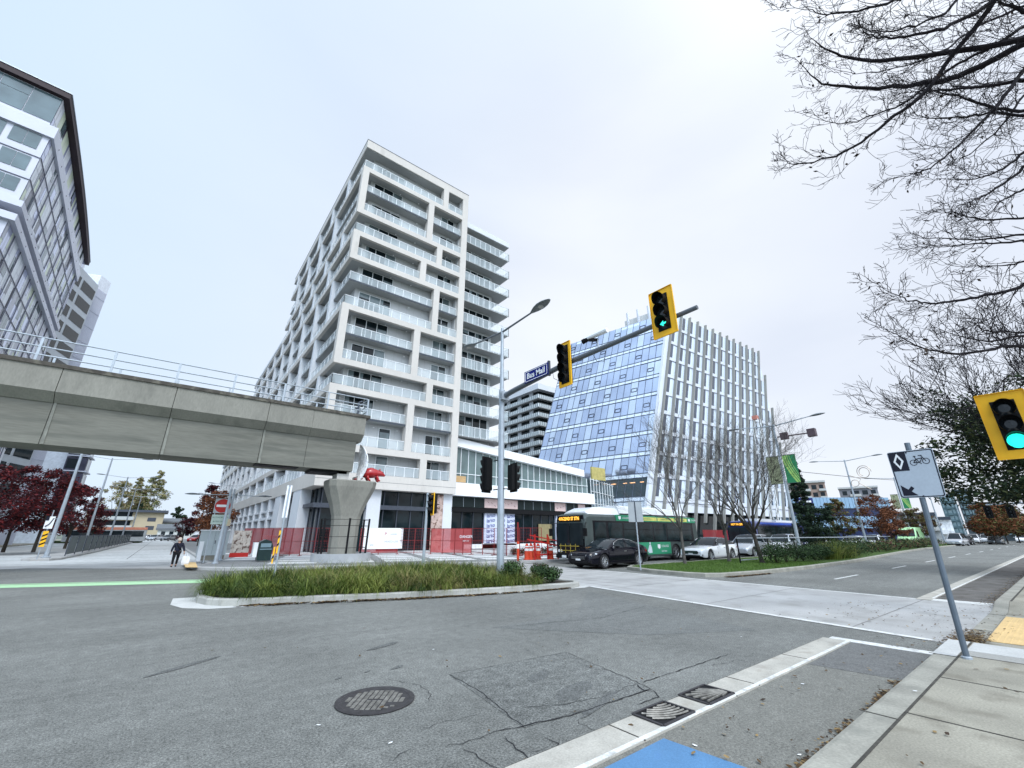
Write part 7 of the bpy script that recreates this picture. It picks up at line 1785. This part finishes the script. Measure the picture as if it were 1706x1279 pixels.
p = at(303, 900, 90); crown_tree('autumn_tree', 'small dark reddish tree near the end of the bus mall', (p.x, p.y, .15), 4.2, 3.5, 1, RED, 122, 2500, .12, 'round', pick=(1, 1, 0))
for k, (px, D, H_, W_, sh, lab) in enumerate([(245, 262, 30, 13, 'column', 'tall poplar right of centre behind the beige apartments'), (212, 265, 27, 8, 'column', 'second pale poplar behind the beige apartments'), (188, 258, 24, 15, 'round', 'broad yellowing tree behind the left part of the beige apartments'), (228, 268, 23, 6, 'column', 'thin poplar between the two tall ones')]):
    p = at(px, 870, D); crown_tree('poplar', lab, (p.x, p.y, 0), H_, W_, 4, POP, 130+k, 9000, .34, sh, pick=(0, 1, 1, 2) if k != 0 else (0, 0, 2, 1), r0=.4)
for k, (px, D, H_, W_) in enumerate([(225, 250, 14, 8), (290, 260, 14, 14), (302, 250, 10, 9)]):
    p = at(px, 880, D); crown_tree('conifer', ['dark conifer poking over the beige apartment roof', 'dark conifer hill clump right of the beige apartments', 'small dark conifer at the end of the mall'][k], (p.x, p.y, 0), H_, W_, 1, CON, 140+k, 2500, .4, 'cone', r0=.3, pick=(0, 1))
# conifer and street trees of the median
p = at(1352, 905, 47); crown_tree('conifer', 'tall narrow dark conifer in front of the pale blue building', (p.x, p.y, .1), 8.3, 3.0, .2, CON, 150, 12000, .10, 'cone', r0=.16, pick=(0, 0, 0, 1))
p = at(1375, 905, 44); crown_tree('conifer', 'lower bushy dark evergreen leaning on the tall conifer', (p.x, p.y, .1), 4.0, 3.2, .1, CON, 151, 6000, .10, 'round', r0=.1, pick=(0, 0, 1))
for k, (px, D, H_, W_, pk, lab) in enumerate([(1408, 58, 5.0, 3.4, (1, 2, 2), 'thin olive and rust street tree before the pale blue building'), (1470, 62, 5.6, 4.6, (0, 0, 1), 'dense rust-orange street tree left of the green van'), (1492, 70, 4.6, 3.6, (0, 1), 'smaller rust-orange tree just behind the green van'), (1536, 80, 4.8, 4.0, (1, 2), 'dull brown street tree behind the bicycle sign post'), (1658, 112, 6.6, 6.5, (0, 2, 0), 'golden brown median tree among the distant cars'), (1678, 118, 6.6, 6.5, (0, 1, 2), 'second golden brown median tree near the right edge'), (1698, 125, 7, 7, (1, 2), 'dull green-brown tree at the far right end of the median')]):
    p = at(px, 900, D); crown_tree('autumn_tree', lab, (p.x, p.y, .1), H_, W_, 1.5 if k != 2 else 1.2, ORA, 160+k, 4800, .10 if k < 4 else .2, 'round', pick=pk, r0=.09)
# hedge shrubs along the median
rg = random.Random(8)
hs = [(26.9+1.25*i, 10.15+.03*i if i > 3 else 10.5, 1.15, 1.15, (0, 0, 0, 1)) for i in range(13)]
names = ['first', 'second', 'third', 'fourth', 'fifth', 'sixth', 'seventh', 'eighth', 'ninth', 'tenth', 'eleventh', 'twelfth', 'thirteenth']
for i, (x, y, r_, h, ms) in enumerate(hs):
    shrub('hedge_shrub', x, y, .14, r_, h*rg.uniform(.85, 1.15), names[i]+' shrub from the lawn end of the low dark hedge in the median', 'shrub', 'dark hedge shrubs along the median', ms if i not in (6, 9) else (3, 1, 3), 1300, .05, 200+i)
for i in range(16):
    x = 44+2.6*i; y = 11.2+.055*i+ (.3 if i % 2 else 0)
    shrub('hedge_shrub', x, y, .14, 1.7, 1.2*rg.uniform(.8, 1.15), (['first', 'second', 'third', 'fourth', 'fifth', 'sixth', 'seventh', 'eighth', 'ninth', 'tenth', 'eleventh', 'twelfth', 'thirteenth', 'fourteenth', 'fifteenth', 'last'][i]+' mixed shrub beyond the grass tufts in the far part of the median hedge'), 'shrub', 'far hedge shrubs of the median', (0, 1, 2, 3) if i % 3 else (0, 0, 3), 900, .075, 230+i)
for i, (x, y) in enumerate([(34.2, 10.0), (36.0, 10.1), (37.6, 10.2)]):
    b = MB(); blades([(0, 0, 0, 1)], rg, .7, 1.15, 420, .8, [3, 1, 2] if i != 1 else [1, 1, 2], b, .012, .8, 3); o = b.build('grass_tuft', GR, None); o.location = (x, y, .14)
    tag(o, ['greenish ornamental grass tuft at the kerb side of the hedge', 'middle tall grass tuft at the kerb side of the hedge', 'straw coloured grass tuft, rightmost of three by the hedge'][i], 'ornamental grass')
# short grass over the near lawn
b = MB(); rg = random.Random(15); MDG = [((x-21)*.98+21, (y-12)*.96+12) for x, y in MDI]; cnt = 0
while cnt < 26000:
    x, y = rg.uniform(17.7, 30), rg.uniform(8.8, 14.5)
    if not inpoly(x, y, MDG): continue
    cnt += 1; a = rg.uniform(0, 6.28); h = rg.uniform(.03, .08); d = Vector((cos(a), sin(a), 0)); t_ = Vector((-sin(a), cos(a), 0))*.006; p = Vector((x, y, .14))
    b.face([p-t_, p+t_, p+d*h*.5+Vector((0, 0, h))], rg.choice((0, 0, 1)))
tag(b.build('lawn_grass', [pm('lawn_blade', (.055, .110, .014), .8, n=(4, .3)), pm('lawn_blade_light', (.095, .155, .03), .8, n=(4, .3))]), kind='stuff')
# ================================================================== DISTANT BUILDINGS
# beige apartments at the end of the bus mall
r = empty('beige_apartments', (-12, 222, 0), 'beige three-storey apartment house with dark flat roof at the far end of the mall', 'building'); a_, c_ = at(136, 880, 215), at(268, 880, 215)
O = (-12, 222, 0); BGE = pm('beige_render', (.42, .36, .25), .8, n=(.1, .1)); x0, x1 = a_.x, c_.x; y0 = 214
b = MB(); b.box(x0, y0, 0, x1, y0+14, 9.4); b.build('wall', BGE, r, O)
b = MB(); b.box(x0-1, y0-1.5, 9.4, x1+1, y0+15, 10.2); b.build('roof', DSTEEL, r, O)
xw = x0+(x1-x0)*.60
for k in range(3):
    b = MB(); b.box(x0+.5, y0-1.4, .4+k*3.1, xw, y0-1.3, 1.6+k*3.1); b.box(x0+.5, y0-1.31, .4+k*3.1, xw, y0, .7+k*3.1); b.build('balcony', pm('balcony_pale', (.40, .42, .42), .7), r, O)
    b = MB(); b.box(x0+1, y0-.06, 1.5+k*3.1, xw-.6, y0, 3.2+k*3.1); b.build('window_row', GLS, r, O)
for z_ in (6.2, 3.2): b = MB(); b.box(xw+4, y0-.05, z_, xw+6.5, y0, z_+1.4); b.build('window', DSTEEL, r, O)
for k, (px, D, w_, h_, lab) in enumerate([(285, 230, 16, 8, 'pale low houses right of the beige apartments'), (292, 190, 9, 5, 'low pale house with grey roof near the end of the bus mall')]):
    p = at(px, 880, D); r = empty('low_house', (p.x, p.y, 0), lab, 'house')
    b = MB(); b.box(-w_/2, 0, 0, w_/2, 8, h_-2); b.build('wall', pm('house_pale', (.5, .52, .5), .8), r)
    b = MB(); b.prism([(-w_/2-.6, -.6), (w_/2+.6, -.6), (w_/2+.6, 8.6), (-w_/2-.6, 8.6)], h_-2, h_-1.4); b.loft([[(-w_/2-.6, -.6, h_-1.4), (-w_/2-.6, 4, h_), (-w_/2-.6, 8.6, h_-1.4)], [(w_/2+.6, -.6, h_-1.4), (w_/2+.6, 4, h_), (w_/2+.6, 8.6, h_-1.4)]]); b.build('roof', pm('roof_grey', (.12, .13, .14), .8), r)
    b = MB(); 
    for x in [-w_/2+1+2.2*j for j in range(int(w_/2.2))]: b.box(x, -.05, 1.2, x+1.1, 0, 2.6)
    b.build('windows_row', GLS, r)
# pale blue low building on the right
r = empty('blue_panel_building', (95, 33, 0), 'long pale blue panelled building with dark window bands, beyond the conifer', 'building')
a_, c_ = at(1290, 880, 118), at(1492, 880, 135); d_ = Vector((c_.x-a_.x, c_.y-a_.y, 0)); n_ = Vector((-d_.y, d_.x, 0)).normalized()
O = (a_.x, a_.y, 0); r.location = O
SBL = pm('steel_blue_panel', (.22, .34, .46), .5, n=(.08, .12), n2=(.6, .05)); SBD = pm('navy_band', (.02, .03, .08), .2)
def wallband(b, z0, z1, off, m=0, t0=0, t1=1):
    p, q = a_+d_*t0-n_*off, a_+d_*t1-n_*off; b.prism([(p.x, p.y), (q.x, q.y), (q.x+n_.x*18, q.y+n_.y*18), (p.x+n_.x*18, p.y+n_.y*18)], z0, z1, m)
for z0, z1, off, mt, nm_ in [(0, 3.0, 0, SBD, 'ground_band'), (3.0, 5.6, .4, SBL, 'lower_panels'), (5.6, 7.4, 0, SBD, 'window_band'), (7.4, 9.8, .4, SBL, 'upper_panels')]:
    b = MB(); wallband(b, z0, z1, off, 0, 0 if z0 < 7 else .0); b.build(nm_, mt, r, O)
b = MB(); wallband(b, 7.6, 9.7, .46, 0, .22, .36); b.build('sign_panel', pm('sign_navy2', (.01, .015, .10), .4), r, O)
for z_, z2_ in ((3.0, 5.6), (7.4, 9.8)):
    b = MB()
    for t in [.03*k for k in range(1, 33)]: p = a_+d_*t-n_*.42; b.bar((p.x, p.y, z_), (p.x, p.y, z2_), .05)
    b.build('panel_joint', pm('joint_blue', (.14, .22, .32), .6), r, O)
b = MB(); p = a_+d_*.24-n_*.5
for k in range(6): q = p+d_*.016*k; b.bar((q.x, q.y, 8.9), (q.x+d_.normalized().x*.6, q.y+d_.normalized().y*.6, 8.9), .1, .45)
b.build('sign_lettering', WHT, r, O)
# apartment towers behind it
def apt(name, label, pxa, pxb, pyt, D, mats, floors, dz=2.9, back=14, base=0):
    a, c = at(pxa, pyt, D), at(pxb, pyt, D); d = Vector((c.x-a.x, c.y-a.y, 0)); n = Vector((-d.y, d.x, 0)).normalized(); zt = a.z
    r = empty(name, (a.x, a.y, 0), label, 'building'); O = (a.x, a.y, 0)
    def P(t, z, o=0): return a.xy.to_3d()+d*t+n*o+Vector((0, 0, z))
    b = MB(); b.prism([tuple(P(0, 0).xy), tuple(P(1, 0).xy), tuple(P(1, 0, back).xy), tuple(P(0, 0, back).xy)], 0, zt); b.build('wall', mats[0], r, O)
    b = MB(); b.prism([tuple(P(-.02, 0, -.6).xy), tuple(P(1.02, 0, -.6).xy), tuple(P(1.02, 0, back).xy), tuple(P(-.02, 0, back).xy)], zt, zt+.7); b.build('roof', mats[1], r, O)
    for k in range(floors):
        z = zt-2.6-k*dz
        if z < 1: break
        for t0, t1 in ((.08, .20), (.30, .52), (.60, .74), (.82, .94)):
            b = MB(); b.face([P(t0, z, -.05), P(t1, z, -.05), P(t1, z+1.7, -.05), P(t0, z+1.7, -.05)]); b.build('window', mats[2], r, O) if k < 8 else None
        b = MB(); b.prism([tuple(P(.27, 0, -1.5).xy), tuple(P(.56, 0, -1.5).xy), tuple(P(.56, 0, 0).xy), tuple(P(.27, 0, 0).xy)], z-.7, z+.25); b.prism([tuple(P(.80, 0, -1.2).xy), tuple(P(1.0, 0, -1.2).xy), tuple(P(1.0, 0, 0).xy), tuple(P(.80, 0, 0).xy)], z-.7, z+.1); b.build('balcony', mats[3], r, O)
    return r
PNK = pm('brick_pinkish', (.33, .24, .20), .8, n=(.2, .08)); PLB = pm('balcony_white', (.5, .5, .48), .7)
apt('apartment_high_rise', 'pinkish brick apartment high-rise behind the tall conifer', 1317, 1374, 806, 210, [PNK, PLB, GLS, PLB], 9)
apt('apartment_high_rise', 'grey and tan apartment high-rise behind the second median lamp', 1397, 1462, 815, 230, [pm('facade_grey', (.22, .22, .24), .7, n=(.1, .1)), PLB, GLS, PLB], 8)
GLT = pm('glass_tower_teal', (.13, .20, .22), .12, .2, n=(.1, .2)); TDK = pm('facade_dark', (.07, .09, .10), .5, n=(.1, .2))
apt('far_glass_tower', 'far pale glass tower leaning above the cars, left of the dark one', 1563, 1590, 826, 300, [GLT, TDK, pm('pane_pale', (.24, .32, .34), .1), GLT], 12)
apt('far_dark_tower', 'far dark tower just right of the pale glass one', 1590, 1612, 818, 320, [TDK, TDK, pm('pane_pale', (.24, .32, .34)), GLT], 12)
apt('far_green_tower', 'far blue-green glass block under the dark foliage', 1600, 1650, 840, 340, [GLT, TDK, pm('pane_dark', (.05, .08, .09), .1), GLT], 12)
apt('white_shop', 'plain white low building beside the bicycle sign post', 1556, 1584, 866, 150, [WHT, DSTEEL, WHT, WHT], 1)
apt('grey_shop', 'low pale commercial building behind the green van', 1490, 1560, 860, 140, [pm('shop_pale', (.40, .42, .42), .7), DSTEEL, GLS, PLB], 2)
apt('beige_house', 'small cream building at the right edge beyond the far trees', 1684, 1720, 862, 150, [pm('cream_wall', (.52, .46, .33), .8), TDK, GLS, PLB], 2)
apt('low_dark_row', 'dark low shops behind the distant cars on the main road', 1610, 1690, 870, 175, [TDK, TDK, GLS, GLT], 2)
# crane lattice beside the office
r = empty('lattice_mast', (at(1300, 900, 78).x, at(1300, 900, 78).y, 0), 'thin white construction hoist mast beside the near median lamp', 'mast'); b = MB()
for sx_, sy_ in ((-.5, -.5), (.5, -.5), (.5, .5), (-.5, .5)): b.bar((sx_, sy_, 0), (sx_, sy_, 19.5), .08)
for k in range(19): b.bar((-.5, -.5, k), (.5, -.5, k+1), .05); b.bar((.5, -.5, k), (.5, .5, k+1), .05); b.bar((-.5, .5, k), (-.5, -.5, k+1), .05)
b.build('lattice', WHT, r)
b = MB(); b.box(-.4, -.4, 19.5, .4, .4, 20.1); b.build('mast_head', pm('salmon', (.5, .2, .15), .6), r)
# two dark cameras / speakers on the near median lamp
r = empty('camera_arm', (35.2, 12.0, 8.6), 'dark camera units on a short arm on the near median lamp', 'camera'); b = MB(); b.box(-.2, -.75, -.25, .1, -.25, .25); b.tube([(0, 0, 0), (0, -2.2, -.05)], .05, 5); b.box(-.3, -2.55, -.35, .1, -2.05, .2); b.build('housing', pm('camera_brown', (.10, .07, .08), .5), r)
